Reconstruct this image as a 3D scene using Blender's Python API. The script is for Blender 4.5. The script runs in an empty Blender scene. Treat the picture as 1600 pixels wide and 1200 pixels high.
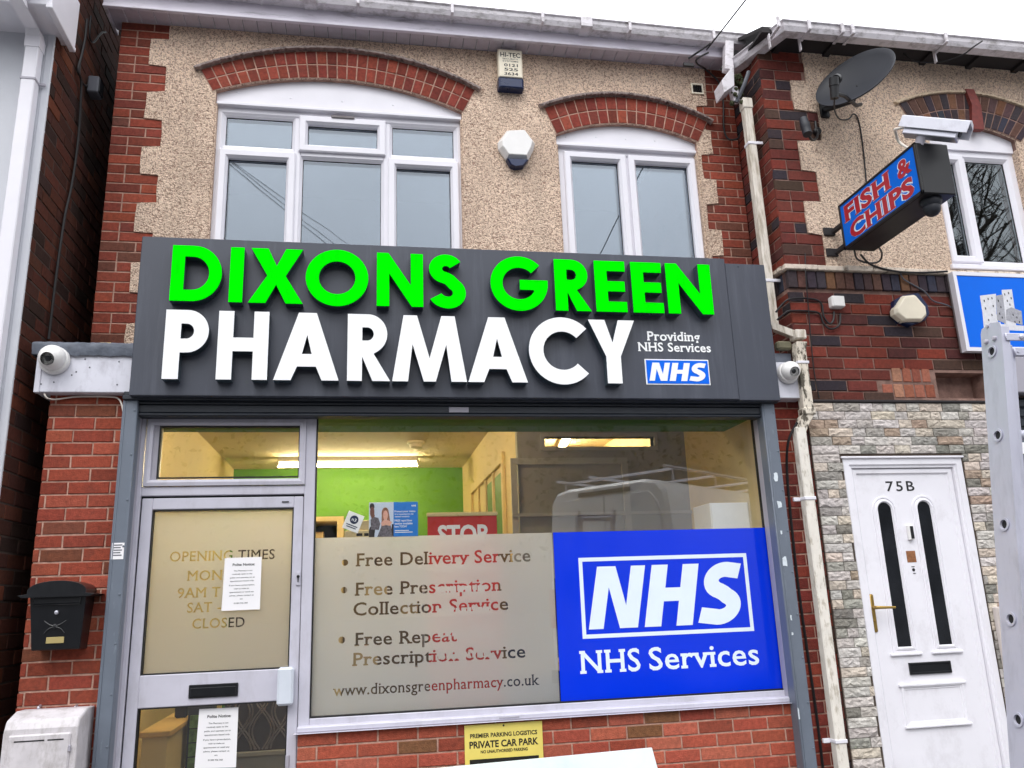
import bpy, bmesh, math, random
from mathutils import Vector, Matrix
from mathutils.geometry import tessellate_polygon, delaunay_2d_cdt
R = math.radians
rnd = random.Random(7)
scene = bpy.context.scene
col = scene.collection

# ---------------------------------------------------------------- camera, world, sun, exposure
EYE = 1.5
YAW, PITCH, ROLL, FPX = R(10.41446), R(14.66793), R(-2.11861), 1279.75
cy, sy = math.cos(YAW), math.sin(YAW)
cp, sp = math.cos(PITCH), math.sin(PITCH)
fwd = Vector((sy*cp, cy*cp, sp)); rt0 = Vector((cy, -sy, 0)); up0 = rt0.cross(fwd)
cr, sr = math.cos(ROLL), math.sin(ROLL)
rt = cr*rt0 + sr*up0; upv = -sr*rt0 + cr*up0
cam = bpy.data.cameras.new('camera'); camo = bpy.data.objects.new('camera', cam); col.objects.link(camo)
cam.sensor_fit = 'HORIZONTAL'; cam.sensor_width = 36; cam.lens = FPX/1600*36
cam.clip_start = .05; cam.clip_end = 600
camo.matrix_world = Matrix(((rt.x, upv.x, -fwd.x, 0), (rt.y, upv.y, -fwd.y, 0), (rt.z, upv.z, -fwd.z, EYE), (0, 0, 0, 1)))
scene.camera = camo

CLOUD = 10.5
SUN_EL, SUN_AZ = R(52), math.atan2(-.38, -.92)
world = bpy.data.worlds.new('World'); scene.world = world; world.use_nodes = True
wn = world.node_tree.nodes; wl = world.node_tree.links
bgn = wn['Background']
skyn = wn.new('ShaderNodeTexSky'); skyn.sky_type = 'NISHITA'; skyn.sun_disc = False
skyn.sun_elevation = SUN_EL; skyn.sun_rotation = SUN_AZ % (2*math.pi)
skyn.air_density = 1.0; skyn.dust_density = 4.0; skyn.ozone_density = 1.0
hsv = wn.new('ShaderNodeHueSaturation'); hsv.inputs['Saturation'].default_value = .16
wl.new(skyn.outputs[0], hsv.inputs['Color'])
# overcast: a white cloud sheet, faintly mottled, laid over the clear sky
tcs = wn.new('ShaderNodeTexCoord'); cln = wn.new('ShaderNodeTexNoise'); cln.inputs['Scale'].default_value = 1.7; cln.inputs['Detail'].default_value = 6
wl.new(tcs.outputs['Generated'], cln.inputs['Vector'])
clr = wn.new('ShaderNodeMapRange'); clr.inputs[1].default_value = .3; clr.inputs[2].default_value = .7; clr.inputs[3].default_value = CLOUD*.74; clr.inputs[4].default_value = CLOUD*1.2
wl.new(cln.outputs['Fac'], clr.inputs[0])
cls = wn.new('ShaderNodeVectorMath'); cls.operation = 'SCALE'; cls.inputs[0].default_value = (.965, .985, 1.03)
# an overcast sky is about three times brighter overhead than at the horizon
sxy = wn.new('ShaderNodeSeparateXYZ'); wl.new(tcs.outputs['Generated'], sxy.inputs[0])
elv = wn.new('ShaderNodeMapRange'); elv.inputs[1].default_value = 0; elv.inputs[2].default_value = 1; elv.inputs[3].default_value = .45; elv.inputs[4].default_value = 1.5
wl.new(sxy.outputs['Z'], elv.inputs[0])
cmu = wn.new('ShaderNodeMath'); cmu.operation = 'MULTIPLY'; wl.new(clr.outputs[0], cmu.inputs[0]); wl.new(elv.outputs[0], cmu.inputs[1])
wl.new(cmu.outputs[0], cls.inputs['Scale'])
cmx = wn.new('ShaderNodeMix'); cmx.data_type = 'RGBA'; cmx.inputs[0].default_value = .8
wl.new(hsv.outputs[0], cmx.inputs[6]); wl.new(cls.outputs[0], cmx.inputs[7])
wl.new(cmx.outputs[2], bgn.inputs['Color']); bgn.inputs['Strength'].default_value = .15
sun = bpy.data.lights.new('sun', 'SUN'); sun.energy = .6; sun.angle = R(24); sun.color = (1, .97, .93)
suno = bpy.data.objects.new('sun', sun); col.objects.link(suno)
sd = Vector((math.sin(SUN_AZ)*math.cos(SUN_EL), math.cos(SUN_AZ)*math.cos(SUN_EL), math.sin(SUN_EL)))
suno.rotation_euler = (-sd).to_track_quat('-Z', 'Y').to_euler(); suno.location = (-6, -8, 14)
scene.view_settings.view_transform = 'Standard'; scene.view_settings.look = 'None'
scene.view_settings.exposure = 0.6; scene.view_settings.gamma = 1
try:
    scene.cycles.use_denoising = True
    scene.cycles.max_bounces = 8; scene.cycles.diffuse_bounces = 4; scene.cycles.transparent_max_bounces = 16
    scene.cycles.sample_clamp_indirect = 6
except Exception:
    pass

# ---------------------------------------------------------------- measuring: a photograph pixel (1600 x 1200) seen on the plane y = Y
def W(px, py, Y):
    d = rt*((px-800)/FPX) - upv*((py-600)/FPX) + fwd
    d = d*(Y/d.y)
    return Vector((d.x, Y, d.z+EYE))
def wx(px, py, Y): return W(px, py, Y).x
def wz(px, py, Y): return W(px, py, Y).z
def pxpoly(pts, Y):
    return [(wx(a, b, Y), wz(a, b, Y)) for a, b in pts]
def lin(c):
    c /= 255
    return c/12.92 if c <= .04045 else ((c+.055)/1.055)**2.4
def rgb(r, g, b): return (lin(r), lin(g), lin(b))

# ---------------------------------------------------------------- materials
def mat(name, c, rough=.5, metal=0., spec=.5, var=.12, vs=6., bump=0., bs=60., tint=False, dirt=None, dirt_amt=.5,
        ds=(7, 7, 2), emit=None, es=0., coat=0., rvar=.1, detail=5., dlo=.5, dhi=.72):
    m = bpy.data.materials.new(name); m.use_nodes = True
    N, L = m.node_tree.nodes, m.node_tree.links
    p = N['Principled BSDF']
    p.inputs['Roughness'].default_value = rough; p.inputs['Metallic'].default_value = metal
    p.inputs['Specular IOR Level'].default_value = spec
    p.inputs['Coat Weight'].default_value = coat; p.inputs['Coat Roughness'].default_value = .08
    geo = N.new('ShaderNodeNewGeometry')
    if tint:
        src = N.new('ShaderNodeAttribute'); src.attribute_name = 'tint'; csock = src.outputs['Color']
    else:
        src = N.new('ShaderNodeRGB'); src.outputs[0].default_value = (*c, 1); csock = src.outputs[0]
    nz = N.new('ShaderNodeTexNoise'); nz.inputs['Scale'].default_value = vs; nz.inputs['Detail'].default_value = detail
    nz.inputs['Roughness'].default_value = .62
    L.new(geo.outputs['Position'], nz.inputs['Vector'])
    mr = N.new('ShaderNodeMapRange'); mr.inputs[1].default_value = .28; mr.inputs[2].default_value = .72
    mr.inputs[3].default_value = 1-var; mr.inputs[4].default_value = 1+var
    L.new(nz.outputs['Fac'], mr.inputs[0])
    mul = N.new('ShaderNodeVectorMath'); mul.operation = 'SCALE'
    L.new(csock, mul.inputs[0]); L.new(mr.outputs[0], mul.inputs['Scale'])
    cout = mul.outputs[0]
    if dirt:
        mp = N.new('ShaderNodeMapping'); mp.inputs['Scale'].default_value = ds
        L.new(geo.outputs['Position'], mp.inputs['Vector'])
        n2 = N.new('ShaderNodeTexNoise'); n2.inputs['Scale'].default_value = 1; n2.inputs['Detail'].default_value = 7
        n2.inputs['Roughness'].default_value = .7
        L.new(mp.outputs[0], n2.inputs['Vector'])
        m2 = N.new('ShaderNodeMapRange'); m2.inputs[1].default_value = dlo; m2.inputs[2].default_value = dhi
        m2.inputs[4].default_value = dirt_amt
        L.new(n2.outputs['Fac'], m2.inputs[0])
        mx = N.new('ShaderNodeMix'); mx.data_type = 'RGBA'
        L.new(m2.outputs[0], mx.inputs[0]); L.new(cout, mx.inputs[6]); mx.inputs[7].default_value = (*dirt, 1)
        cout = mx.outputs[2]
    L.new(cout, p.inputs['Base Color'])
    if rvar:
        m3 = N.new('ShaderNodeMapRange'); m3.inputs[3].default_value = max(0, rough-rvar); m3.inputs[4].default_value = min(1, rough+rvar)
        L.new(nz.outputs['Fac'], m3.inputs[0]); L.new(m3.outputs[0], p.inputs['Roughness'])
    if bump:
        nb = N.new('ShaderNodeTexNoise'); nb.inputs['Scale'].default_value = bs; nb.inputs['Detail'].default_value = 4
        L.new(geo.outputs['Position'], nb.inputs['Vector'])
        b = N.new('ShaderNodeBump'); b.inputs['Strength'].default_value = 1; b.inputs['Distance'].default_value = bump
        L.new(nb.outputs['Fac'], b.inputs['Height']); L.new(b.outputs[0], p.inputs['Normal'])
    if emit:
        p.inputs['Emission Color'].default_value = (*emit, 1); p.inputs['Emission Strength'].default_value = es
    return m

def roughcast_mat(name, c, pit, amt=.75):
    m = bpy.data.materials.new(name); m.use_nodes = True
    N, L = m.node_tree.nodes, m.node_tree.links; p = N['Principled BSDF']
    p.inputs['Roughness'].default_value = .95; p.inputs['Specular IOR Level'].default_value = .2
    geo = N.new('ShaderNodeNewGeometry')
    n1 = N.new('ShaderNodeTexNoise'); n1.inputs['Scale'].default_value = 57; n1.inputs['Detail'].default_value = 3.5
    n1.inputs['Roughness'].default_value = .6; n1.inputs['Distortion'].default_value = .9
    v1 = N.new('ShaderNodeTexVoronoi'); v1.inputs['Scale'].default_value = 105; v1.inputs['Randomness'].default_value = 1
    n3 = N.new('ShaderNodeTexNoise'); n3.inputs['Scale'].default_value = 2.2; n3.inputs['Detail'].default_value = 5
    for n in (n1, v1, n3): L.new(geo.outputs['Position'], n.inputs['Vector'])
    a = N.new('ShaderNodeMath'); a.operation = 'MULTIPLY_ADD'; a.inputs[1].default_value = -.32
    L.new(v1.outputs['Distance'], a.inputs[0]); L.new(n1.outputs['Fac'], a.inputs[2])
    mr = N.new('ShaderNodeMapRange'); mr.inputs[1].default_value = .20; mr.inputs[2].default_value = .38
    mr.inputs[3].default_value = amt; mr.inputs[4].default_value = 0
    L.new(a.outputs[0], mr.inputs[0])
    big = N.new('ShaderNodeMapRange'); big.inputs[1].default_value = .3; big.inputs[2].default_value = .7
    big.inputs[3].default_value = .86; big.inputs[4].default_value = 1.1
    L.new(n3.outputs['Fac'], big.inputs[0])
    sc = N.new('ShaderNodeVectorMath'); sc.operation = 'SCALE'; sc.inputs[0].default_value = c
    L.new(big.outputs[0], sc.inputs['Scale'])
    mx = N.new('ShaderNodeMix'); mx.data_type = 'RGBA'; mx.inputs[7].default_value = (*pit, 1)
    L.new(mr.outputs[0], mx.inputs[0]); L.new(sc.outputs[0], mx.inputs[6]); L.new(mx.outputs[2], p.inputs['Base Color'])
    # damp runs and soot
    mp = N.new('ShaderNodeMapping'); mp.inputs['Scale'].default_value = (5, 5, .9); L.new(geo.outputs['Position'], mp.inputs['Vector'])
    n4 = N.new('ShaderNodeTexNoise'); n4.inputs['Scale'].default_value = 1; n4.inputs['Detail'].default_value = 6; L.new(mp.outputs[0], n4.inputs['Vector'])
    m4 = N.new('ShaderNodeMapRange'); m4.inputs[1].default_value = .5; m4.inputs[2].default_value = .75; m4.inputs[4].default_value = .42; L.new(n4.outputs['Fac'], m4.inputs[0])
    mx2 = N.new('ShaderNodeMix'); mx2.data_type = 'RGBA'; mx2.inputs[7].default_value = (*[v*.55 for v in c], 1)
    L.new(m4.outputs[0], mx2.inputs[0]); L.new(mx.outputs[2], mx2.inputs[6]); L.new(mx2.outputs[2], p.inputs['Base Color'])
    b = N.new('ShaderNodeBump'); b.inputs['Strength'].default_value = 1; b.inputs['Distance'].default_value = .026
    L.new(a.outputs[0], b.inputs['Height']); L.new(b.outputs[0], p.inputs['Normal'])
    return m

def glass_mat(name, tint=(1, 1, 1), refl=1.0, ior=1.5, base=0., gcol=(1, 1, 1), wob=0.):
    m = bpy.data.materials.new(name); m.use_nodes = True
    N, L = m.node_tree.nodes, m.node_tree.links; N.remove(N['Principled BSDF'])
    out = N['Material Output']
    fr = N.new('ShaderNodeFresnel')
    gb = N.new('ShaderNodeNewGeometry'); im = N.new('ShaderNodeMapRange'); im.inputs[3].default_value = ior; im.inputs[4].default_value = 1/ior
    L.new(gb.outputs['Backfacing'], im.inputs[0]); L.new(im.outputs[0], fr.inputs['IOR'])   # a thin pane: the same from both faces
    ma = N.new('ShaderNodeMath'); ma.operation = 'MULTIPLY_ADD'; ma.use_clamp = True
    ma.inputs[1].default_value = refl; ma.inputs[2].default_value = base
    L.new(fr.outputs[0], ma.inputs[0])
    tr = N.new('ShaderNodeBsdfTransparent'); tr.inputs[0].default_value = (*tint, 1)
    gl = N.new('ShaderNodeBsdfGlossy'); gl.inputs['Roughness'].default_value = 0.0; gl.inputs['Color'].default_value = (*gcol, 1)
    if wob:
        geo = N.new('ShaderNodeNewGeometry'); nb = N.new('ShaderNodeTexNoise'); nb.inputs['Scale'].default_value = 1.6
        L.new(geo.outputs['Position'], nb.inputs['Vector'])
        b = N.new('ShaderNodeBump'); b.inputs['Distance'].default_value = wob
        L.new(nb.outputs['Fac'], b.inputs['Height']); L.new(b.outputs[0], gl.inputs['Normal'])
    mx = N.new('ShaderNodeMixShader')
    L.new(ma.outputs[0], mx.inputs[0]); L.new(tr.outputs[0], mx.inputs[1]); L.new(gl.outputs[0], mx.inputs[2])
    L.new(mx.outputs[0], out.inputs['Surface'])
    return m

def film_mat(name, c, diff=.45, trans=.35, rough=.45):
    # etched window vinyl: part scatters, part lets a blurred view through
    m = bpy.data.materials.new(name); m.use_nodes = True
    N, L = m.node_tree.nodes, m.node_tree.links; N.remove(N['Principled BSDF'])
    d = N.new('ShaderNodeBsdfDiffuse'); d.inputs[0].default_value = (*c, 1)
    t = N.new('ShaderNodeBsdfTranslucent'); t.inputs[0].default_value = (.93, .92, .9, 1)
    g = N.new('ShaderNodeBsdfRefraction'); g.inputs['Roughness'].default_value = rough; g.inputs['IOR'].default_value = 1.3
    g.inputs['Color'].default_value = (.95, .95, .93, 1)
    m1 = N.new('ShaderNodeMixShader'); m1.inputs[0].default_value = trans
    m2 = N.new('ShaderNodeMixShader'); m2.inputs[0].default_value = diff
    L.new(g.outputs[0], m1.inputs[1]); L.new(t.outputs[0], m1.inputs[2])
    L.new(m1.outputs[0], m2.inputs[1]); L.new(d.outputs[0], m2.inputs[2])
    L.new(m2.outputs[0], N['Material Output'].inputs['Surface'])
    return m

M = {}
M['brick'] = mat('brick', (0, 0, 0), .9, spec=.2, var=.28, vs=42, bump=.0045, bs=150, tint=True, dirt=rgb(74, 56, 50), dirt_amt=.5, ds=(9, 9, 9), dlo=.52, dhi=.8)
M['mortar'] = mat('mortar', rgb(182, 146, 130), .95, spec=.1, var=.4, vs=18, bump=.004, bs=220)
M['mortar_old'] = mat('mortar_old', rgb(142, 114, 104), .95, spec=.1, var=.4, vs=14, bump=.005, bs=200)
M['stone'] = mat('stone', (0, 0, 0), .85, spec=.3, var=.3, vs=34, bump=.005, bs=80, tint=True, dirt=rgb(112, 100, 86), dirt_amt=.4, ds=(10, 10, 10), dlo=.52, dhi=.75)
M['roughcast'] = roughcast_mat('roughcast', rgb(253, 226, 202), rgb(140, 102, 86), .74)
M['roughcast_old'] = roughcast_mat('roughcast_old', rgb(252, 226, 202), rgb(138, 102, 88), .7)
M['white_render'] = mat('white_render', rgb(206, 208, 214), .8, var=.06, vs=2.5, bump=.001, bs=90)
M['pvc'] = mat('pvc', rgb(230, 228, 235), .32, var=.04, vs=3, rvar=.08)
M['pvc_dirty'] = mat('pvc_dirty', rgb(224, 219, 224), .4, var=.08, vs=5, dirt=rgb(92, 82, 72), dirt_amt=.7, ds=(11, 11, 26), dlo=.48, dhi=.72)
M['pipe_dirty'] = mat('pipe_dirty', rgb(222, 214, 202), .5, var=.1, vs=9, dirt=rgb(140, 126, 100), dirt_amt=.8, ds=(30, 30, 4), dlo=.46, dhi=.66)
M['pipe_pale'] = mat('pipe_pale', rgb(226, 220, 210), .5, var=.08, vs=9, dirt=rgb(150, 136, 112), dirt_amt=.6, ds=(34, 34, 12), dlo=.52, dhi=.64)
M['pipe_peeling'] = mat('pipe_peeling', rgb(216, 206, 190), .6, var=.15, vs=20, dirt=rgb(62, 54, 40), dirt_amt=.95, ds=(26, 26, 9), dlo=.5, dhi=.56)
M['door_white'] = mat('door_white', rgb(234, 232, 238), .3, var=.03, vs=3, rvar=.06, dirt=rgb(178, 172, 176), dirt_amt=.4, ds=(7, 7, 5), dlo=.52, dhi=.8)
M['alu_white'] = mat('alu_white', rgb(196, 194, 206), .38, var=.06, vs=4, dirt=rgb(150, 146, 150), dirt_amt=.35, ds=(8, 8, 3))
M['alu_grey'] = mat('alu_grey', rgb(165, 162, 172), .38, var=.06, vs=4)
M['gasket'] = mat('gasket', rgb(14, 14, 16), .6, var=0.05)
M['charcoal'] = mat('charcoal', rgb(60, 64, 76), .45, var=.05, vs=2, coat=.1, dirt=rgb(98, 102, 114), dirt_amt=.5, ds=(10, 4, .9), dlo=.5, dhi=.8)
M['charcoal_side'] = mat('charcoal_side', rgb(50, 58, 70), .45, var=.06, vs=3)
M['letter_side'] = mat('letter_side', rgb(52, 66, 76), .3, var=.06, vs=5)
M['green_acrylic'] = mat('green_acrylic', (.0012, .93, .0012), .5, var=0.05, vs=5, spec=0, rvar=.0, dirt=(.0012, .72, .0012), dirt_amt=.5, ds=(14, 4, 3))
M['white_acrylic'] = mat('white_acrylic', (.93, .94, .95), .3, var=.01, spec=.3, rvar=.03)
M['shutter_grey'] = mat('shutter_grey', rgb(104, 112, 124), .42, var=.08, vs=5, dirt=rgb(150, 158, 166), dirt_amt=.4, ds=(26, 26, 7), dlo=.6, dhi=.7)
M['shutter_dark'] = mat('shutter_dark', rgb(30, 36, 46), .45, var=.15, vs=6, dirt=rgb(70, 74, 80), dirt_amt=.4, ds=(5, 5, 40))
M['lead'] = mat('lead', rgb(104, 110, 122), .5, var=.25, vs=9, bump=.01, bs=14, dirt=rgb(50, 52, 58), dirt_amt=.5, ds=(4, 9, 9))
M['white_panel'] = mat('white_panel', rgb(212, 212, 222), .4, var=.06, vs=5, dirt=rgb(150, 146, 156), dirt_amt=.5, ds=(10, 10, 5))
M['black_metal'] = mat('black_metal', rgb(11, 13, 18), .35, var=.1, vs=12, coat=.15)
M['black_plastic'] = mat('black_plastic', rgb(15, 15, 19), .45, var=.08)
M['cable'] = mat('cable', rgb(24, 22, 24), .5, var=.1)
M['white_cable'] = mat('white_cable', rgb(214, 206, 196), .5, var=.1)
M['dark_glass'] = mat('dark_glass', rgb(30, 32, 36), .08, var=.05, spec=.6)
M['blue_dark'] = mat('blue_dark', rgb(16, 34, 74), .3, var=.08)
M['cream_plastic'] = mat('cream_plastic', rgb(232, 222, 200), .35, var=.05)
M['white_plastic'] = mat('white_plastic', rgb(232, 230, 228), .35, var=.05)
M['silver'] = mat('silver', rgb(190, 190, 200), .35, metal=.7, var=.06)
M['ladder_alu'] = mat('ladder_alu', rgb(196, 196, 210), .42, metal=.35, var=.07, vs=3, dirt=rgb(150, 150, 162), dirt_amt=.5, ds=(12, 12, 3))
M['brass'] = mat('brass', rgb(168, 138, 74), .35, metal=.8, var=.12, vs=30)
M['dish'] = mat('dish', rgb(28, 31, 40), .55, var=.06, vs=6)
M['nhs_blue'] = mat('nhs_blue', (.0, .033, .70), .12, spec=.35, var=.03, vs=2, rvar=.04)
M['nhs_logo_blue'] = mat('nhs_logo_blue', rgb(0, 104, 230), .5, spec=.15, var=.02)
M['sign_blue'] = mat('sign_blue', (.0, .14, .70), .5, spec=.15, var=.03)
M['chip_blue'] = mat('chip_blue', rgb(0, 104, 226), .5, spec=.15, var=.03)
M['sign_white'] = mat('sign_white', rgb(228, 240, 248), .35, var=.03)
M['sign_red'] = mat('sign_red', rgb(176, 26, 40), .35, var=.04)
M['yellow_sign'] = mat('yellow_sign', rgb(232, 214, 112), .4, var=.06)
M['ink'] = mat('ink', rgb(24, 24, 26), .5, var=0)
M['grey_ink'] = mat('grey_ink', rgb(90, 92, 100), .5, var=0)
M['paper'] = mat('paper', rgb(240, 238, 240), .6, var=.02)
M['meter_grp'] = mat('meter_grp', rgb(205, 200, 203), .55, var=.12, vs=12, dirt=rgb(120, 112, 100), dirt_amt=.5, ds=(16, 16, 8))
M['meter_stone'] = mat('meter_stone', rgb(196, 186, 180), .6, var=.12, vs=8)
M['roof_tile'] = mat('roof_tile', rgb(70, 62, 64), .8, var=.2)
M['dark_wood'] = mat('dark_wood', rgb(40, 36, 38), .8, var=.3)
M['asphalt'] = mat('asphalt', (.055, .055, .06), .9, var=.25, vs=4, bump=.004, bs=120)
M['moss'] = mat('moss', rgb(62, 66, 40), .95, var=.4, vs=40, bump=.02, bs=60)
# interior
M['wall_cream'] = mat('wall_cream', rgb(226, 204, 150), .7, var=.04)
M['ceiling_cream'] = mat('ceiling_cream', rgb(214, 200, 166), .8, var=.05)
M['wall_green'] = mat('wall_green', rgb(76, 130, 4), .6, var=.04)
M['beam_green'] = mat('beam_green', rgb(62, 112, 52), .6, var=.12)
M['wall_grey'] = mat('wall_grey', rgb(160, 158, 152), .7, var=.05)
M['floor_vinyl'] = mat('floor_vinyl', rgb(96, 88, 78), .4, var=.15)
M['tube'] = mat('tube', (1, 1, 1), .5, var=0, emit=(1, .81, .46), es=74)
M['wood_pale'] = mat('wood_pale', rgb(226, 188, 120), .5, var=.1)
M['carton'] = mat('carton', rgb(232, 214, 170), .6, var=.1)
M['red_print'] = mat('red_print', rgb(196, 30, 26), .45, var=.04)
M['dark_room'] = mat('dark_room', rgb(104, 108, 116), .9, var=.1)
M['dark_room2'] = mat('dark_room2', rgb(46, 42, 44), .9, var=.1)
M['glass_up'] = glass_mat('glass_up', (.84, .88, .9), 3.3, 1.5, .02, (.82, .90, 1.0), wob=.0006)
M['glass_chip'] = glass_mat('glass_chip', (.8, .84, .84), 1.5, 1.5, .01, (.9, .96, 1.0), wob=.0012)
M['glass_shop'] = glass_mat('glass_shop', (.97, .98, .97), 1.85, 1.5, .0)
M['film'] = film_mat('film', rgb(226, 228, 232), .47, .66, .5)
M['film_door'] = film_mat('film_door', rgb(226, 219, 212), .38, .78, .45)
M['bark'] = mat('bark', rgb(64, 56, 48), .95, var=.3)
M['foliage'] = mat('foliage', (.035, .05, .02), .8, var=.4)
M['van_white'] = mat('van_white', rgb(240, 242, 245), .25, var=.03, coat=.5)
M['van_dark'] = mat('van_dark', rgb(30, 32, 36), .3, var=.1)
M['rubber'] = mat('rubber', rgb(22, 22, 22), .8, var=.1)
M['tail_red'] = mat('tail_red', rgb(150, 20, 20), .2, var=.05)
# ---------------------------------------------------------------- object helpers
def tag(o, label=None, cat=None, group=None, kind=None):
    if label: o['label'] = label
    if cat: o['category'] = cat
    if group: o['group'] = group
    if kind: o['kind'] = kind
    return o
def thing(name, label, cat, loc, group=None):
    o = bpy.data.objects.new(name, None); col.objects.link(o); o.empty_display_size = .1
    o.location = loc
    return tag(o, label, cat, group)

class MB:
    def __init__(s): s.v = []; s.f = []; s.c = []; s.sm = []
    def add(s, vs, fs, tint=None, smooth=False):
        n = len(s.v); s.v += [tuple(v) for v in vs]
        for f in fs:
            s.f.append([n+i for i in f]); s.c.append(tint); s.sm.append(smooth)
        return s
    def box(s, x0, x1, y0, y1, z0, z1, b=0., tint=None):
        x0, x1 = min(x0, x1), max(x0, x1); y0, y1 = min(y0, y1), max(y0, y1); z0, z1 = min(z0, z1), max(z0, z1)
        if b <= 0:
            vs = [(x, y, z) for x in (x0, x1) for y in (y0, y1) for z in (z0, z1)]
            return s.add(vs, [(0, 1, 3, 2), (4, 6, 7, 5), (0, 4, 5, 1), (2, 3, 7, 6), (0, 2, 6, 4), (1, 5, 7, 3)], tint)
        b = min(b, (x1-x0)*.45, (y1-y0)*.45, (z1-z0)*.45)
        vs = []; idx = {}
        for i, x in enumerate((x0, x1)):
            for j, y in enumerate((y0, y1)):
                for k, z in enumerate((z0, z1)):
                    dx, dy, dz = (b if i == 0 else -b), (b if j == 0 else -b), (b if k == 0 else -b)
                    for a, p in enumerate(((x, y+dy, z+dz), (x+dx, y, z+dz), (x+dx, y+dy, z))):
                        idx[i, j, k, a] = len(vs); vs.append(p)
        fs = []
        for i in (0, 1): fs.append([idx[i, j, k, 0] for j, k in ((0, 0), (1, 0), (1, 1), (0, 1))])
        for j in (0, 1): fs.append([idx[i, j, k, 1] for i, k in ((0, 0), (1, 0), (1, 1), (0, 1))])
        for k in (0, 1): fs.append([idx[i, j, k, 2] for i, j in ((0, 0), (1, 0), (1, 1), (0, 1))])
        for i in (0, 1):
            for j in (0, 1): fs.append([idx[i, j, 0, 0], idx[i, j, 0, 1], idx[i, j, 1, 1], idx[i, j, 1, 0]])
            for k in (0, 1): fs.append([idx[i, 0, k, 0], idx[i, 0, k, 2], idx[i, 1, k, 2], idx[i, 1, k, 0]])
        for j in (0, 1):
            for k in (0, 1): fs.append([idx[0, j, k, 1], idx[0, j, k, 2], idx[1, j, k, 2], idx[1, j, k, 1]])
        for i in (0, 1):
            for j in (0, 1):
                for k in (0, 1): fs.append([idx[i, j, k, 0], idx[i, j, k, 1], idx[i, j, k, 2]])
        return s.add(vs, fs, tint)
    def prism(s, loops, y0, y1, mp=None, tint=None, back=True, caps=True):
        # loops of (u, v); first is the outline, the rest are holes; extruded between depths y0 (front) and y1
        mp = mp or (lambda u, v, y: (u, y, v))
        tris = tessellate_polygon([[Vector((u, v, 0)) for u, v in lp] for lp in loops])
        flat = [p for lp in loops for p in lp]; n = len(flat)
        vs = [mp(u, v, y0) for u, v in flat] + [mp(u, v, y1) for u, v in flat]
        fs = []
        if caps:
            fs += [list(t) for t in tris]
            if back: fs += [[i+n for i in reversed(t)] for t in tris]
        o = 0
        for lp in loops:
            k = len(lp)
            for i in range(k):
                a, b = o+i, o+(i+1) % k
                fs.append([a, b, b+n, a+n])
            o += k
        return s.add(vs, fs, tint)
    def frame(s, x0, x1, z0, z1, prof, smooth=False):
        # mitred frame: prof = [(inset, y)...] swept round the rectangle
        vs = []
        for ins, y in prof:
            vs += [(x0+ins, y, z0+ins), (x1-ins, y, z0+ins), (x1-ins, y, z1-ins), (x0+ins, y, z1-ins)]
        fs = []
        for k in range(len(prof)-1):
            for i in range(4):
                j = (i+1) % 4
                fs.append([4*k+i, 4*k+j, 4*k+4+j, 4*k+4+i])
        return s.add(vs, fs)
    def tube(s, pts, r, n=8, cap=True):
        pts = [Vector(p) for p in pts]; rings = []
        rr = r if isinstance(r, (list, tuple)) else [r]*len(pts)
        prev = None
        for i, p in enumerate(pts):
            t = (pts[min(i+1, len(pts)-1)] - pts[max(i-1, 0)])
            t = t.normalized() if t.length > 1e-9 else Vector((0, 0, 1))
            if prev is None:
                a = t.cross(Vector((0, 0, 1)))
                if a.length < 1e-3: a = t.cross(Vector((1, 0, 0)))
            else:
                a = prev - t*prev.dot(t)
            a.normalize(); b = t.cross(a); prev = a
            rings.append([p + a*(rr[i]*math.cos(2*math.pi*k/n)) + b*(rr[i]*math.sin(2*math.pi*k/n)) for k in range(n)])
        vs = [v for rg in rings for v in rg]; fs = []
        for i in range(len(rings)-1):
            for k in range(n):
                l = (k+1) % n
                fs.append([i*n+k, i*n+l, (i+1)*n+l, (i+1)*n+k])
        if cap: fs += [list(range(n)), [len(vs)-n+k for k in reversed(range(n))]]
        return s.add(vs, fs, None, True)
    def sweep(s, pts, prof, up=(0, 0, 1), caps=True, closed=True):
        # profile (side, up) swept along a path, mitred enough for gutters
        pts = [Vector(p) for p in pts]; up = Vector(up); n = len(prof); vs = []; fs = []
        for i, p in enumerate(pts):
            d0 = (p-pts[i-1]).normalized() if i else None
            d1 = (pts[i+1]-p).normalized() if i < len(pts)-1 else None
            t = ((d0 or d1)+(d1 or d0)).normalized()
            a = t.cross(up).normalized(); k = 1/max(.3, a.dot((d1 or d0).cross(up).normalized()))
            u2 = up
            vs += [p + a*(q[0]*k) + u2*q[1] for q in prof]
        m = n if closed else n-1
        for i in range(len(pts)-1):
            for k in range(m):
                l = (k+1) % n
                fs.append([i*n+k, i*n+l, (i+1)*n+l, (i+1)*n+k])
        if caps: fs += [list(range(n)), [len(vs)-n+k for k in reversed(range(n))]]
        return s.add(vs, fs)
    def lathe(s, prof, c, axis, n=28, cap=True):
        c = Vector(c); ax = Vector(axis).normalized()
        a = ax.cross(Vector((0, 0, 1)))
        if a.length < 1e-3: a = ax.cross(Vector((1, 0, 0)))
        a.normalize(); b = ax.cross(a); vs = []; fs = []
        for r, h in prof:
            vs += [c + ax*h + a*(r*math.cos(2*math.pi*k/n)) + b*(r*math.sin(2*math.pi*k/n)) for k in range(n)]
        for i in range(len(prof)-1):
            for k in range(n):
                l = (k+1) % n
                fs.append([i*n+k, i*n+l, (i+1)*n+l, (i+1)*n+k])
        if cap: fs += [list(range(n)), [len(vs)-n+k for k in reversed(range(n))]]
        return s.add(vs, fs, None, True)
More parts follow.
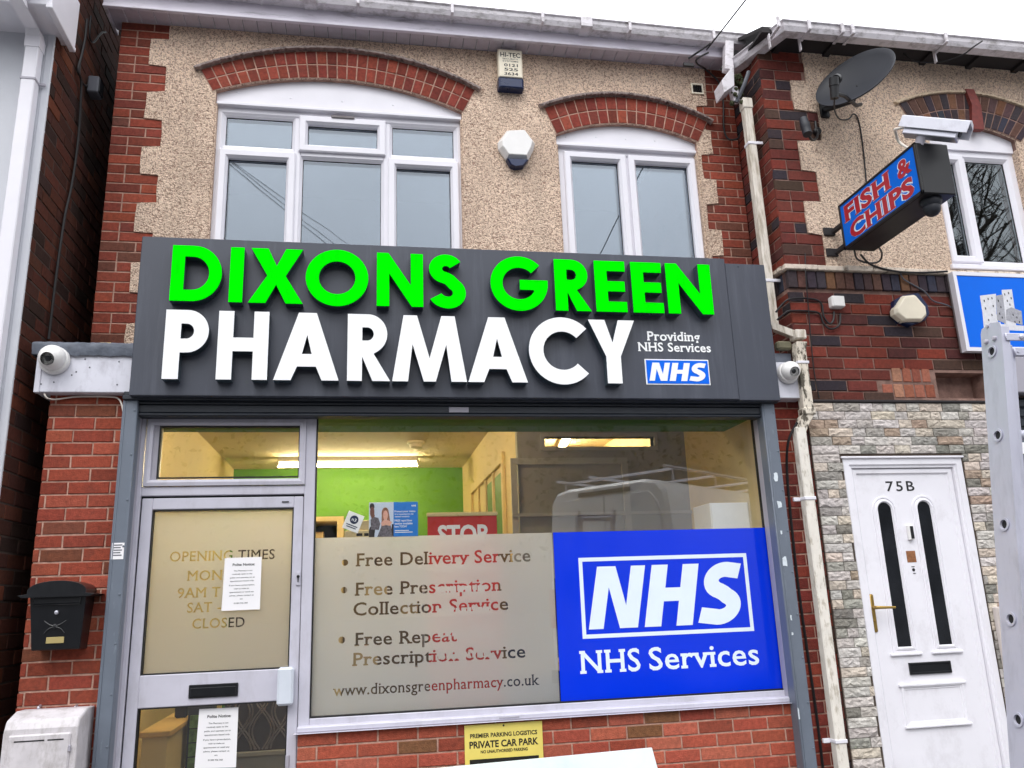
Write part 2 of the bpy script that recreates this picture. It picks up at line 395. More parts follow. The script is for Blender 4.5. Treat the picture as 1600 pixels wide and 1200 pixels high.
    def rings(s, rgs, cap0=False, cap1=True, smooth=False):
        n = len(rgs[0]); vs = [v for r in rgs for v in r]; fs = []
        for i in range(len(rgs)-1):
            for k in range(n):
                l = (k+1) % n
                fs.append([i*n+k, i*n+l, (i+1)*n+l, (i+1)*n+k])
        if cap0: fs.append(list(range(n)))
        if cap1: fs.append([len(vs)-n+k for k in range(n)])
        return s.add(vs, fs, None, smooth)
    def quad(s, a, b, c, d, tint=None): return s.add([a, b, c, d], [(0, 1, 2, 3)], tint)
    def xform(s, mtx, start=0):
        s.v = s.v[:start] + [tuple(mtx @ Vector(v)) for v in s.v[start:]]; return s
    def build(s, name, m, parent=None, bevel=0., recalc=True):
        me = bpy.data.meshes.new(name)
        off = Vector((0, 0, 0)); p = parent
        while p is not None: off += Vector(p.location); p = p.parent
        me.from_pydata([tuple(Vector(v)-off) for v in s.v], [], s.f)
        if any(c is not None for c in s.c):
            at = me.color_attributes.new('tint', 'FLOAT_COLOR', 'CORNER'); k = 0
            for i, f in enumerate(s.f):
                c = s.c[i] or (.5, .5, .5)
                for _ in f:
                    at.data[k].color = (*c, 1); k += 1
        if any(s.sm):
            for i, pg in enumerate(me.polygons): pg.use_smooth = s.sm[i]
        if recalc:
            bm = bmesh.new(); bm.from_mesh(me); bmesh.ops.recalc_face_normals(bm, faces=bm.faces); bm.to_mesh(me); bm.free()
        if any(s.sm):
            try: me.set_sharp_from_angle(angle=R(38))
            except Exception: pass
        me.materials.append(m)
        o = bpy.data.objects.new(name, me); col.objects.link(o)
        if parent is not None: o.parent = parent
        if bevel:
            bv = o.modifiers.new('bevel', 'BEVEL'); bv.width = bevel; bv.segments = 2; bv.limit_method = 'ANGLE'; bv.angle_limit = R(40)
        return o

def copy_tree(o, parent=None):
    c = o.copy(); col.objects.link(c)
    if parent is not None: c.parent = parent
    for ch in list(o.children): copy_tree(ch, c)
    return c

# ---------------------------------------------------------------- lettering
_cap = {}
def text_mesh(body, offset=0., res=3, fill=True, space=1.):
    cu = bpy.data.curves.new('text', 'FONT'); cu.body = body; cu.offset = offset; cu.resolution_u = res; cu.space_character = space
    if not fill: cu.fill_mode = 'HALF'
    ob = bpy.data.objects.new('text', cu); col.objects.link(ob)
    dg = bpy.context.evaluated_depsgraph_get()
    me = bpy.data.meshes.new_from_object(ob.evaluated_get(dg))
    bpy.data.objects.remove(ob); bpy.data.curves.remove(cu)
    return me
def cap_h(offset):
    k = round(offset, 4)
    if k not in _cap:
        me = text_mesh('H', offset); ys = [v.co.y for v in me.vertices]; _cap[k] = (min(ys), max(ys)); bpy.data.meshes.remove(me)
    return _cap[k]
def text_geo(body, x0, x1, zb, h, offset=0., shear=0., space=1., align='fit'):
    me = text_mesh(body, offset, space=space)
    y0, y1 = cap_h(offset); sz = h/(y1-y0)
    xs = [v.co.x for v in me.vertices]; a, b = min(xs), max(xs)
    if align == 'fit': sx = (x1-x0)/(b-a); ox = x0
    else:
        sx = sz; w = (b-a)*sx
        ox = x0 if align == 'left' else (x0+x1-w)/2
    pts = [(ox+(v.co.x-a)*sx+shear*(v.co.y-y0)*sz, zb+(v.co.y-y0)*sz) for v in me.vertices]
    fs = [list(p.vertices) for p in me.polygons]
    bpy.data.meshes.remove(me)
    return pts, fs
def text_flat(mb, body, x0, x1, zb, h, y, offset=0., shear=0., space=1., align='fit', mp=None):
    mp = mp or (lambda u, v, y: (u, y, v))
    pts, fs = text_geo(body, x0, x1, zb, h, offset, shear, space, align)
    return mb.add([mp(u, v, y) for u, v in pts], fs)
def edge_loops(me):
    nb = {}
    for e in me.edges:
        a, b = e.vertices; nb.setdefault(a, []).append(b); nb.setdefault(b, []).append(a)
    seen = set(); out = []
    for st in nb:
        if st in seen: continue
        lp = [st]; seen.add(st); cur = st
        while True:
            nx = [q for q in nb[cur] if q not in seen]
            if not nx: break
            cur = nx[0]; seen.add(cur); lp.append(cur)
        out.append(lp)
    return out
def boundary_loops(me):
    cnt = {}
    for p in me.polygons:
        vs = list(p.vertices)
        for i in range(len(vs)):
            k = tuple(sorted((vs[i], vs[(i+1) % len(vs)]))); cnt[k] = cnt.get(k, 0)+1
    nb = {}
    for (a, b), c in cnt.items():
        if c == 1: nb.setdefault(a, []).append(b); nb.setdefault(b, []).append(a)
    seen = set(); out = []
    for st in nb:
        if st in seen: continue
        lp = [st]; seen.add(st); cur = st
        while True:
            nx = [q for q in nb[cur] if q not in seen]
            if not nx: break
            cur = nx[0]; seen.add(cur); lp.append(cur)
        if len(lp) > 2: out.append([(me.vertices[i].co.x, me.vertices[i].co.y) for i in lp])
    return out
def slab_loops(body, x0, x1, zb, h, offset=.012, serif=.075, thick=.07, space=1.05, shear=0.):
    # the font's outlines plus a slab on the end of every stem -> (outline loops, serif rectangles)
    me = text_mesh(body, offset, space=space); lps = boundary_loops(me); bpy.data.meshes.remove(me)
    y0, y1 = cap_h(offset); ch = y1-y0
    xs = [p[0] for lp in lps for p in lp]; a, b = min(xs), max(xs); sx = (x1-x0)/(b-a); sz = h/ch
    me = text_mesh('x', offset); xh = max(v.co.y for v in me.vertices); bpy.data.meshes.remove(me)
    levels = [(y0, 1), (xh, -1), (y1, -1)]
    rects = []
    for lp in lps:
        for i in range(len(lp)):
            p, q = lp[i], lp[(i+1) % len(lp)]
            if abs(p[1]-q[1]) < .012 and .05 < abs(p[0]-q[0]) < .19:
                for lv, s in levels:
                    if abs(p[1]-lv) < .035:
                        u0, u1 = min(p[0], q[0])-serif, max(p[0], q[0])+serif
                        rects.append((u0, u1, min(p[1], p[1]+s*thick), max(p[1], p[1]+s*thick)))
    T = lambda u, v: (x0+(u-a)*sx+shear*(v-y0)*sz, zb+(v-y0)*sz)
    return [[T(*p) for p in lp] for lp in lps], [[T(u0, v0), T(u1, v0), T(u1, v1), T(u0, v1)] for u0, u1, v0, v1 in rects]
def inside_eo(pt, loops):
    x, y = pt; c = False
    for lp in loops:
        j = len(lp)-1
        for i in range(len(lp)):
            xi, yi = lp[i]; xj, yj = lp[j]
            if (yi > y) != (yj > y) and x < (xj-xi)*(y-yi)/(yj-yi)+xi: c = not c
            j = i
    return c
def cdt_regions(all_loops, keep):
    vs = []; es = []
    for lp in all_loops:
        n = len(vs); k = len(lp)
        vs += [Vector(p) for p in lp]; es += [(n+i, n+(i+1) % k) for i in range(k)]
    ov, oe, of, *_ = delaunay_2d_cdt(vs, es, [], 0, 1e-6)
    fs = []
    for f in of:
        cx = sum(ov[i].x for i in f)/len(f); cz = sum(ov[i].y for i in f)/len(f)
        if keep((cx, cz)): fs.append(list(f))
    return [(v.x, v.y) for v in ov], fs
class TextSet:
    def __init__(s): s.items = []
    def add(s, loops, rects=()):
        pts = [p for lp in list(loops)+list(rects) for p in lp]
        bb = (min(p[0] for p in pts), max(p[0] for p in pts), min(p[1] for p in pts), max(p[1] for p in pts))
        s.items.append((bb, loops, rects))
    def hit(s, p):
        for bb, lo, re in s.items:
            if bb[0] <= p[0] <= bb[1] and bb[2] <= p[1] <= bb[3]:
                near = [lp for lp in lo]
                if inside_eo(p, near): return True
                for r in re:
                    if r[0][0] <= p[0] <= r[1][0] and r[0][1] <= p[1] <= r[2][1]: return True
        return False
    def loops(s): return [lp for _, lo, re in s.items for lp in list(lo)+list(re)]
def slab_flat(mb, body, x0, x1, zb, h, y, mp=None, **k):
    mp = mp or (lambda u, v, y: (u, y, v))
    lo, re = slab_loops(body, x0, x1, zb, h, **k)
    sh = k.get('shear', 0)
    def keep(p):
        if inside_eo(p, lo): return True
        for r in re:
            if inside_eo(p, [r]): return True
        return False
    ov, fs = cdt_regions(lo+re, keep)
    return mb.add([mp(u, v, y) for u, v in ov], fs)
def arc(cx, cy_, r, a0, a1, n=18, ry=None):
    ry = ry or r
    return [(cx+r*math.cos(R(a0+(a1-a0)*i/n)), cy_+ry*math.sin(R(a0+(a1-a0)*i/n))) for i in range(n+1)]
def stroke(path, w):
    L_, R_ = [], []
    for i, p in enumerate(path):
        a = path[max(0, i-1)]; b = path[min(len(path)-1, i+1)]
        dx, dy = b[0]-a[0], b[1]-a[1]; l = math.hypot(dx, dy) or 1
        L_.append((p[0]-dy/l*w/2, p[1]+dx/l*w/2)); R_.append((p[0]+dy/l*w/2, p[1]-dx/l*w/2))
    return L_ + R_[::-1]
T_ = .225
def geo_glyph(ch, t=T_):
    # geometric sans capitals, cap height 1; returns loops (outline, holes) and natural width
    if ch == 'I': return [[(0, 0), (t, 0), (t, 1), (0, 1)]], t
    if ch == 'D':
        w = .88; r = .5; c = w-r
        return [[(0, 0), (c, 0)]+arc(c, .5, .5, -90, 90, 24)+[(0, 1)], [(t, .2), (c-.02, .2)]+arc(c-.02, .5, .3, -90, 90, 20)+[(t, .8)]], w
    if ch == 'O':
        return [arc(.54, .5, .54, 0, 359, 48, .525), arc(.54, .5, .315, 0, 359, 40, .305)], 1.08
    if ch == 'C':
        return [arc(.54, .5, .54, 42, 318, 40, .525)+arc(.54, .5, .31, 318, 42, 36, .3)], .945
    if ch == 'G':
        o = arc(.54, .5, .54, 43, 352, 44, .525)
        i = arc(.54, .5, .315, 333, 43, 36, .305)
        return [o+[(1.08, .43), (1.08, .57), (.55, .57), (.55, .38), (.80, .38)]+i], 1.08
    if ch == 'X':
        a = .3
        return [[(0, 0), (a, 0), (.475, .335), (.95-a, 0), (.95, 0), (.635, .5), (.93, 1), (.93-a, 1), (.475, .68), (.02+a, 1), (.02, 1), (.315, .5)]], .95
    if ch == 'N':
        w = .84
        return [[(0, 0), (t, 0), (t, .61), (w-t*.93, 0), (w, 0), (w, 1), (w-t, 1), (w-t, .4), (t*.93, 1), (0, 1)]], w
    if ch == 'S':
        p = arc(.345, .735, .175, 28, 180, 16, .165)[:-1] + arc(.345, .735, .175, 180, 258, 8, .17) + [(.345, .555), (.40, .525)] + arc(.375, .28, .19, 62, -90, 20, .185)[1:] + arc(.375, .28, .22, -90, -158, 8, .185)[1:]
        return [stroke(p, t*.98)], .68
    if ch == 'R' or ch == 'P':
        w = .62; c = .31; r = .30 if ch == 'R' else .31; cz = 1-r; bt = t*.93
        outl = [(0, 0), (t, 0), (t, .36 if ch == 'R' else cz-r)]
        if ch == 'R':
            outl += [(.385, 0), (.655, 0), (.40, .405)]
            o2 = arc(c, cz, r, -62, 90, 22)
        else:
            o2 = [(c, cz-r)]+arc(c, cz, r, -90, 90, 24)
        ri = r-.2
        return [outl+o2+[(0, 1)], [(t, cz-ri), (c-.01, cz-ri)]+arc(c-.01, cz, ri, -90, 90, 16)+[(t, cz+ri)]], w
    if ch == 'E':
        w = .56; b = .2
        return [[(0, 0), (w, 0), (w, b), (t, b), (t, .4), (w-.02, .4), (w-.02, .6), (t, .6), (t, 1-b), (w, 1-b), (w, 1), (0, 1)]], w
    if ch == 'H':
        w = .75
        return [[(0, 0), (t, 0), (t, .41), (w-t, .41), (w-t, 0), (w, 0), (w, 1), (w-t, 1), (w-t, .61), (t, .61), (t, 1), (0, 1)]], w
    if ch == 'A':
        w = .93; a = .245
        return [[(0, 0), (a, 0), (.33, .2), (w-.33, .2), (w-a, 0), (w, 0), (w/2+.13, 1), (w/2-.13, 1)], [(.395, .385), (w/2, .67), (w-.395, .385)]], w
    if ch == 'M':
        w = 1.12; a = .235
        return [[(0, 0), (a, 0), (.305, .56), (.47, 0), (w-.47, 0), (w-.305, .56), (w-a, 0), (w, 0), (w-.17, 1), (w-.375, 1), (w/2, .35), (.375, 1), (.17, 1)]], w
    if ch == 'Y':
        w = .72
        return [[(w/2-t/2, 0), (w/2+t/2, 0), (w/2+t/2, .42), (w, 1), (w-.255, 1), (w/2, .64), (.255, 1), (0, 1), (w/2-t/2, .42)]], w
def nhs_glyphs():
    # heavy italic N H S in a 1-high box; letters sheared by .18
    t = .27
    N = [[(0, 0), (.235, 0), (.235, .66), (.50, 0), (.79, 0), (.79, 1), (.555, 1), (.555, .36), (.30, 1), (0, 1)]]
    H = [[(0, 0), (t, 0), (t, .40), (.52, .40), (.52, 0), (.79, 0), (.79, 1), (.52, 1), (.52, .62), (t, .62), (t, 1), (0, 1)]]
    p = [(.60, .855)] + arc(.36, .71, .225, 75, 180, 14, .18) + arc(.36, .71, .225, 180, 250, 6, .18)[1:] + [(.36, .5)] + arc(.31, .29, .24, 60, -90, 18, .18) + [(.0, .155)]
    S = [stroke(p, .25)]
    sh = lambda l, dx: [[(x+dx+.19*z, z) for x, z in lp] for lp in l]
    return [sh(N, 0), sh(H, .90), sh(S, 1.80)], 1.80+.62+.19
def nhs_mark(mb, x0, x1, zb, zt, y0, y1=None):
    gl, w = nhs_glyphs(); sx = (x1-x0)/w; sz = zt-zb
    for g in gl:
        lps = [[(x0+x*sx, zb+z*sz) for x, z in lp] for lp in g]
        if y1 is None:
            tr = tessellate_polygon([[Vector((u, v, 0)) for u, v in lp] for lp in lps]); fl = [p for lp in lps for p in lp]
            mb.add([(u, y0, v) for u, v in fl], [list(t) for t in tr])
        else: mb.prism(lps, y0, y1)
    return mb

# ---------------------------------------------------------------- brickwork: every brick a chamfered block in its wall's mesh
def front(Y): return lambda u, v, d: (u, Y-d, v)
def facing_left(X): return lambda u, v, d: (X-d, u, v)
def facing_right(X): return lambda u, v, d: (X+d, u, v)
def brick_block(mb, f, a, b, c, d, proud, tint, ch=.003, back=-.012, jit=.0012):
    j = lambda: rnd.uniform(-jit, jit)
    A = [(a+j(), c+j()), (b+j(), c+j()), (b+j(), d+j()), (a+j(), d+j())]
    mx, mz = (a+b)/2, (c+d)/2
    I = [(u+(ch if u < mx else -ch), v+(ch if v < mz else -ch)) for u, v in A]
    vs = [f(u, v, proud) for u, v in I]+[f(u, v, proud-ch) for u, v in A]+[f(u, v, back) for u, v in A]
    fs = [(0, 1, 2, 3)]
    for k in range(4):
        l = (k+1) % 4
        fs += [(k, l, 4+l, 4+k), (4+k, 4+l, 8+l, 8+k)]
    mb.add(vs, fs, tint)
def jitter_col(c, s=.12, hs=.05):
    k = 1+rnd.uniform(-s, s)
    return tuple(max(.004, x*k*(1+rnd.uniform(-hs, hs))) for x in c)
def pick(pal):
    t = rnd.random()*sum(w for w, _ in pal)
    for w, c in pal:
        t -= w
        if t <= 0: return c
    return pal[-1][1]
def bricks(mb, f, u0, u1, v0, v1, pal, L=.225, H=.075, m=.010, off=0., proud=.004, alt=True, skip=None, row0=0, rough=.0015):
    rows = max(1, round((v1-v0)/H)); H = (v1-v0)/rows
    for r in range(rows):
        x = u0-((off+(L/2 if (alt and (r+row0) % 2) else 0)) % L)
        while x < u1:
            a, b = max(x, u0), min(x+L, u1); x += L
            if b-a < .03: continue
            aa = a+(m/2 if a > u0+1e-6 else 0); bb = b-(m/2 if b < u1-1e-6 else 0)
            c, d = v0+r*H+m/2, v0+(r+1)*H-m/2
            if skip and skip((aa+bb)/2, (c+d)/2, aa, bb): continue
            brick_block(mb, f, aa, bb, c, d, proud+rnd.uniform(-rough, rough), jitter_col(pick(pal)))
PAL_PIER = [(6, rgb(146, 70, 54)), (3, rgb(132, 62, 48)), (2, rgb(158, 82, 62)), (1.4, rgb(118, 68, 52))]
PAL_QUOIN = [(6, rgb(138, 69, 55)), (3, rgb(124, 64, 53)), (2, rgb(152, 76, 58)), (1.8, rgb(110, 68, 56))]
PAL_RISER = [(6, rgb(164, 82, 64)), (3, rgb(150, 74, 58)), (2, rgb(174, 96, 76)), (1, rgb(130, 88, 62))]
PAL_ARCH = [(6, rgb(134, 64, 53)), (3, rgb(120, 58, 49)), (2, rgb(147, 72, 57))]
PAL_OLD = [(5, rgb(106, 53, 46)), (3, rgb(120, 56, 46)), (2.5, rgb(84, 47, 45)), (1.6, rgb(56, 50, 55)), (.5, rgb(122, 56, 43)), (1.6, rgb(78, 58, 50))]
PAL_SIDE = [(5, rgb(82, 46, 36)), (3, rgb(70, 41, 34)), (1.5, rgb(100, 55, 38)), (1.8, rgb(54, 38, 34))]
PAL_BLUE = [(3, rgb(64, 56, 62)), (2, rgb(86, 66, 66)), (2, rgb(96, 70, 62)), (1, rgb(56, 58, 70)), (1, rgb(120, 86, 66))]

def circle3(p, q, r):
    ax, ay = p; bx, by = q; cx, cy_ = r
    d = 2*(ax*(by-cy_)+bx*(cy_-ay)+cx*(ay-by))
    ux = ((ax*ax+ay*ay)*(by-cy_)+(bx*bx+by*by)*(cy_-ay)+(cx*cx+cy_*cy_)*(ay-by))/d
    uy = ((ax*ax+ay*ay)*(cx-bx)+(bx*bx+by*by)*(ax-cx)+(cx*cx+cy_*cy_)*(bx-ax))/d
    return ux, uy, math.hypot(ax-ux, ay-uy)
def curve_pts(n, f): return [f(i/n) for i in range(n+1)]
def spline(pts, k=8):
    pts = [Vector(p) for p in pts]; out = []
    for i in range(len(pts)-1):
        p0 = pts[max(0, i-1)]; p1 = pts[i]; p2 = pts[i+1]; p3 = pts[min(len(pts)-1, i+2)]
        for j in range(k):
            t = j/k
            out.append(.5*((2*p1)+(p2-p0)*t+(2*p0-5*p1+4*p2-p3)*t*t+(3*p1-p0-3*p2+p3)*t**3))
    out.append(pts[-1]); return out
# ================================================================ the setting: ground
YW, YP, YS, YG, YR, YL = 5.5, 5.05, 4.90, 5.13, 5.05, 4.92
# ground: level in front of the shops, then an added bank blocking sky reflections
mb = MB(); xs = [-60, -20, -8, 8, 20, 60]; prof = [(40, 0.0), (-1.5, 0.0), (-4, .25), (-9, .5), (-13, 1.1), (-17, 5.4), (-21, 8.7), (-34, 10.5), (-60, 12.0)]
prof_g = prof; vs = [(x, y, z) for y, z in prof for x in xs]; fs = []
for i in range(len(prof)-1):
    for k in range(len(xs)-1): fs.append((i*6+k, i*6+k+1, (i+1)*6+k+1, (i+1)*6+k))
mb.add(vs, fs); tag(mb.build('ground', M['asphalt']), kind='structure')
mb = MB(); mb.box(-9, 14, 2.2, 4.9, .004, .12, .01); tag(mb.build('pavement', mat('paving', rgb(108, 106, 104), .9, var=.25, vs=3, bump=.003, bs=90)), kind='structure')

# ================================================================ the pharmacy
ph = thing('pharmacy_building', 'two storey pharmacy building of red brick and cream roughcast with a lit glazed shopfront below', 'building', (.6, YW, 0))
XL, XR = -1.78, 2.945
ZE = EYE + .7585*YW                                  # eaves: underside of the soffit
ZB = 2.76
# ---- openings of the upper floor
def px3(pts, Y): return [(wx(a, b, Y), wz(a, b, Y)) for a, b in pts]
A1i = circle3(*px3([(332.8, 143.8), (503, 124.2), (723.4, 176.6)], YW))
A1o = circle3(*px3([(314, 111), (472, 82.5), (742, 142.5)], YW))
A2i = circle3(*px3([(868.8, 211), (965, 194.4), (1090, 223.5)], YW))
A2o = circle3(*px3([(849.4, 170.3), (946, 153), (1104, 192.2)], YW))
w1x0, w1x1 = wx(334.5, 200, YW), wx(722, 200, YW)
w2x0, w2x1 = wx(869.7, 240, YW), wx(1089.5, 240, YW)
w1zs = (wz(341, 157, YW)+wz(722, 187, YW))/2+.005
w2zs = (wz(871, 222, YW)+wz(1089, 239, YW))/2+.005
wz0 = wz(600, 440, YW)
def on_circle(c, x): return c[1]+math.sqrt(max(0, c[2]**2-(x-c[0])**2))
def opening(x0, x1, z0, c, n=20):
    return [(x0, z0), (x1, z0)]+[(x1+(x0-x1)*i/n, on_circle(c, x1+(x0-x1)*i/n)) for i in range(n+1)]
op1, op2 = opening(w1x0, w1x1, wz0, A1i), opening(w2x0, w2x1, wz0, A2i)
mb = MB(); mb.prism([[(XL, ZB), (XR, ZB), (XR, ZE), (XL, ZE)], op1, op2], YW+.0012, YW+.22)
upper = mb.build('upper_wall', M['mortar'], ph)
# ---- brick quoins, notched every three courses
q_h = (.73505-.45627)*YW/7
zq = wz(240, 61.7, YW)                               # a step on the left quoin
wide_l, nar_l = wx(260, 123, YW), wx(234.5, 90, YW)
mb = MB(); left_steps = []
z = zq; k = 0
z_list = [ZE]+[zq-q_h*i for i in range(0, 14)]
for i in range(len(z_list)-1):
    zt, zb = z_list[i], z_list[i+1]
    if zb < ZB: zb = ZB
    xe = wide_l if i % 2 == 0 else nar_l
    left_steps.append((zt, zb, xe))
    if zt > zb+.02:
        bricks(mb, front(YW), XL, xe, zb, zt, PAL_QUOIN, H=q_h/3, off=(.0 if i % 2 else .1125), row0=i*3)
mb.build('brick_quoin', M['brick'], upper); mb = MB()
zr = wz(1113, 204.7, YW); wide_r, nar_r = wx(1090, 195, YW), wx(1116, 265, YW)
zr += q_h*1.0
right_steps = []
zl2 = [ZE]+[zr-q_h*i for i in range(0, 14)]
for i in range(len(zl2)-1):
    zt, zb = zl2[i], max(ZB, zl2[i+1])
    xe = nar_r if i % 2 == 0 else wide_r
    right_steps.append((zt, zb, xe))
    if zt > zb+.02:
        bricks(mb, front(YW), xe, XR, zb, zt, PAL_QUOIN, H=q_h/3, off=(.05 if i % 2 else .16), row0=i*3)
mb.build('brick_quoin', M['brick'], upper)
# ---- roughcast panel with the same notches (corners softened)
def notch_line(steps, inward):
    pts = []
    for zt, zb, xe in steps:
        if zt <= zb+.01: continue
        e = .012
        pts += [(xe+rnd.uniform(-.006, .006), zt-rnd.uniform(0, .01)), (xe+rnd.uniform(-.005, .005), (zt+zb)/2), (xe+rnd.uniform(-.006, .006), zb+rnd.uniform(0, .01))]
    return pts
lp = notch_line(left_steps, 1); rp = notch_line(right_steps, -1)
outline = [(x, min(z, ZE-.002)) for x, z in lp] + [(x, min(z, ZE-.002)) for x, z in rp[::-1]]
mb = MB(); mb.prism([outline, op1, op2], YW-.012, YW+.001, back=False)
mb.build('roughcast_panel', M['roughcast'], upper)
# ---- segmental brick arches with a dripstone
def brick_arch(name, ci, co, xl, xr, xlo, xro, n, Y, pal, parent, proud=.02, split=2, mort='mortar', drip='lead', drip_w=.032, drip_out=.06, wav=.006):
    a0, a1 = math.asin((xl-ci[0])/ci[2]), math.asin((xr-ci[0])/ci[2])
    b0, b1 = math.asin((xlo-co[0])/co[2]), math.asin((xro-co[0])/co[2])
    P = lambda t, r: tuple((1-r)*p+r*q for p, q in zip((ci[0]+ci[2]*math.sin(a0+(a1-a0)*t), ci[1]+ci[2]*math.cos(a0+(a1-a0)*t)),
                                                       (co[0]+co[2]*math.sin(b0+(b1-b0)*t), co[1]+co[2]*math.cos(b0+(b1-b0)*t))))
    mb = MB(); ring = [P(i/40, 0) for i in range(41)]+[P(1-i/40, 1) for i in range(41)]
    mb.prism([ring], Y-proud+.0042, Y+.1)
    base = mb.build(name, M[mort], parent)
    mb = MB(); f = front(Y)
    for ri in range(split):
        for i in range(n):
            g = .0045
            t0, t1 = i/n, (i+1)/n; r0, r1 = ri/split, (ri+1)/split
            q = [P(t0, r0), P(t1, r0), P(t1, r1), P(t0, r1)]
            cx, cz = sum(p[0] for p in q)/4, sum(p[1] for p in q)/4
            ins = lambda p, k: (p[0]+(cx-p[0])*k, p[1]+(cz-p[1])*k)
            k = g/max(.03, math.dist(q[0], q[1])/2)
            kr = g/max(.03, math.dist(q[0], q[3])/2)
            A = []
            for s_, t_ in ((k, kr), (1-k, kr), (1-k, 1-kr), (k, 1-kr)):
                s2 = s_/1 if s_ < .5 else s_
                e = [(1-s2/2 if s_ < .5 else 1-(1-(1-s_)/2)) for _ in (0,)][0]
                u = k/2 if s_ < .5 else 1-k/2; v = kr/2 if t_ < .5 else 1-kr/2
                lo_ = tuple(q[0][j]*(1-u)+q[1][j]*u for j in (0, 1)); hi_ = tuple(q[3][j]*(1-u)+q[2][j]*u for j in (0, 1))
                A.append(tuple(lo_[j]*(1-v)+hi_[j]*v for j in (0, 1)))
            I = [ins(p, .06) for p in A]; pr = proud+rnd.uniform(-.0015, .0015)
            vs = [f(u, v, pr) for u, v in I]+[f(u, v, pr-.003) for u, v in A]+[f(u, v, 0) for u, v in A]
            fs = [(0, 1, 2, 3)]
            for kk in range(4):
                l = (kk+1) % 4; fs += [(kk, l, 4+l, 4+kk), (4+kk, 4+l, 8+l, 8+kk)]
            mb.add(vs, fs, jitter_col(pick(pal)))
    mb.build('voussoirs', M['brick'], base)
    # dripstone following the back of the arch
    mb = MB(); N_ = 120; vs = []; fs = []
    ext = .035/max(.1, co[2]*(b1-b0))
    for i in range(N_+1):
        t = -ext+(1+2*ext)*i/N_; an = b0+(b1-b0)*t
        s_, c_ = math.sin(an), math.cos(an); wv = wav*(math.sin(i*2.4)*.6+rnd.uniform(-.5, .5))
        r1, r2 = co[2]+.001+wv, co[2]+drip_w
        for r, y in ((r1, Y-drip_out), (r1+.012, Y-drip_out-.004), (r2, Y-drip_out+.02), (r2+.012, Y+.01), (r1, Y+.01)):
            vs.append((co[0]+r*s_, y, co[1]+r*c_))
    for i in range(N_):
        for k in range(5):
            l = (k+1) % 5; fs.append((i*5+k, i*5+l, (i+1)*5+l, (i+1)*5+k))
    fs += [(0, 1, 2, 3, 4), tuple(N_*5+k for k in (4, 3, 2, 1, 0))]
    mb.add(vs, fs); mb.build('drip_mould', M[drip], base)
    return base
M['drip'] = mat('drip', rgb(158, 142, 136), .7, var=.3, vs=20, dirt=rgb(58, 48, 50), dirt_amt=.85, ds=(22, 22, 22), dlo=.5, dhi=.66)
e1 = px3([(332.8, 143.8), (723.4, 176.6), (314, 111), (742, 142.5)], YW)
brick_arch('window_arch', A1i, A1o, e1[0][0], e1[1][0], e1[2][0], e1[3][0], 27, YW, PAL_ARCH, upper, drip='drip')
e2 = px3([(868.8, 211), (1090, 223.5), (849.4, 170.3), (1104, 192.2)], YW)
brick_arch('window_arch', A2i, A2o, e2[0][0], e2[1][0], e2[2][0], e2[3][0], 16, YW, PAL_ARCH, upper, drip='drip')

# ---- white plastic windows
def upvc(parent, x0, x1, z0, z1, Y, xm, zt, sashes, glass, fw=.055, name='window', m='pvc', depth=.07):
    # xm: centre lines of mullions, zt: {column: transom height}, sashes: set of (column, row) that open
    F = MB()
    F.frame(x0, x1, z0, z1, [(0, Y+depth), (0, Y), (fw-.014, Y), (fw, Y+.012), (fw, Y+depth)])
    mw = .05
    cols = [x0+fw]+[v for c in xm for v in (c-mw/2, c+mw/2)]+[x1-fw]
    for c in xm: F.box(c-mw/2, c+mw/2, Y+.001, Y+depth, z0+fw-.002, z1-fw+.002, .006)
    cells = []
    for i in range(len(cols)//2):
        a, b = cols[2*i], cols[2*i+1]
        if i in zt:
            t = zt[i]; F.box(a-.002, b+.002, Y+.002, Y+depth, t-mw/2, t+mw/2, .006)
            cells += [(i, 0, a, b, z0+fw, t-mw/2), (i, 1, a, b, t+mw/2, z1-fw)]
        else: cells.append((i, 0, a, b, z0+fw, z1-fw))
    fr = F.build(name, M[m], parent)
    for i, r, a, b, c, d in cells:
        if (i, r) in sashes:
            S = MB(); e = .016
            S.frame(a-e, b+e, c-e, d+e, [(0, Y+.02), (0, Y-.016), (.008, Y-.022), (.045, Y-.022), (.062, Y-.002), (.062, Y+.05)])
            S.build('sash', M[m], fr); k = .046
        else:
            S = MB(); S.frame(a, b, c, d, [(0, Y+.01), (.002, Y+.010), (.016, Y+.024), (.016, Y+.05)]); S.build('glazing_bead', M[m], fr); k = .016
        G = MB(); G.frame(a+k-.002, b-k+.002, c+k-.002, d-k+.002, [(0, Y+.028), (.006, Y+.028), (.006, Y+.034)]); G.build('gasket', M['gasket'], fr)
        Pn = MB(); Pn.box(a+k, b-k, Y+.032, Y+.056, c+k, d-k); Pn.build('pane', glass, fr)
    return fr
YU = YW+.045
m1a, m1b = wx(465.3, 212, YU), wx(604.5, 225, YU)
t1 = (wz(400, 238, YU)+wz(660, 249, YU)+wz(535, 241, YU))/3
ux0, ux1 = wx(340, 157.8, YU)-.004, wx(721.5, 190, YU)+.006
win1 = upvc(ph, ux0, ux1, wz0+.02, w1zs-.012, YU, [m1a, m1b], {0: t1, 1: t1, 2: t1}, {(1, 1), (0, 0), (2, 0)}, M['glass_up'])
mb = MB(); vx = wx(536, 184, YU); mb.box(vx-.085, vx+.085, YU-.032, YU-.02, w1zs-.062, w1zs-.04, .004)
mb.build('trickle_vent', mat('vent_grey', rgb(112, 106, 108), .5), win1)
m2 = wx(978, 240, YU)
win2 = upvc(ph, wx(871.5, 223, YU), wx(1089.5, 239, YU)+.004, wz0+.02, w2zs-.012, YU, [m2], {}, {(0, 0), (1, 0)}, M['glass_up'])
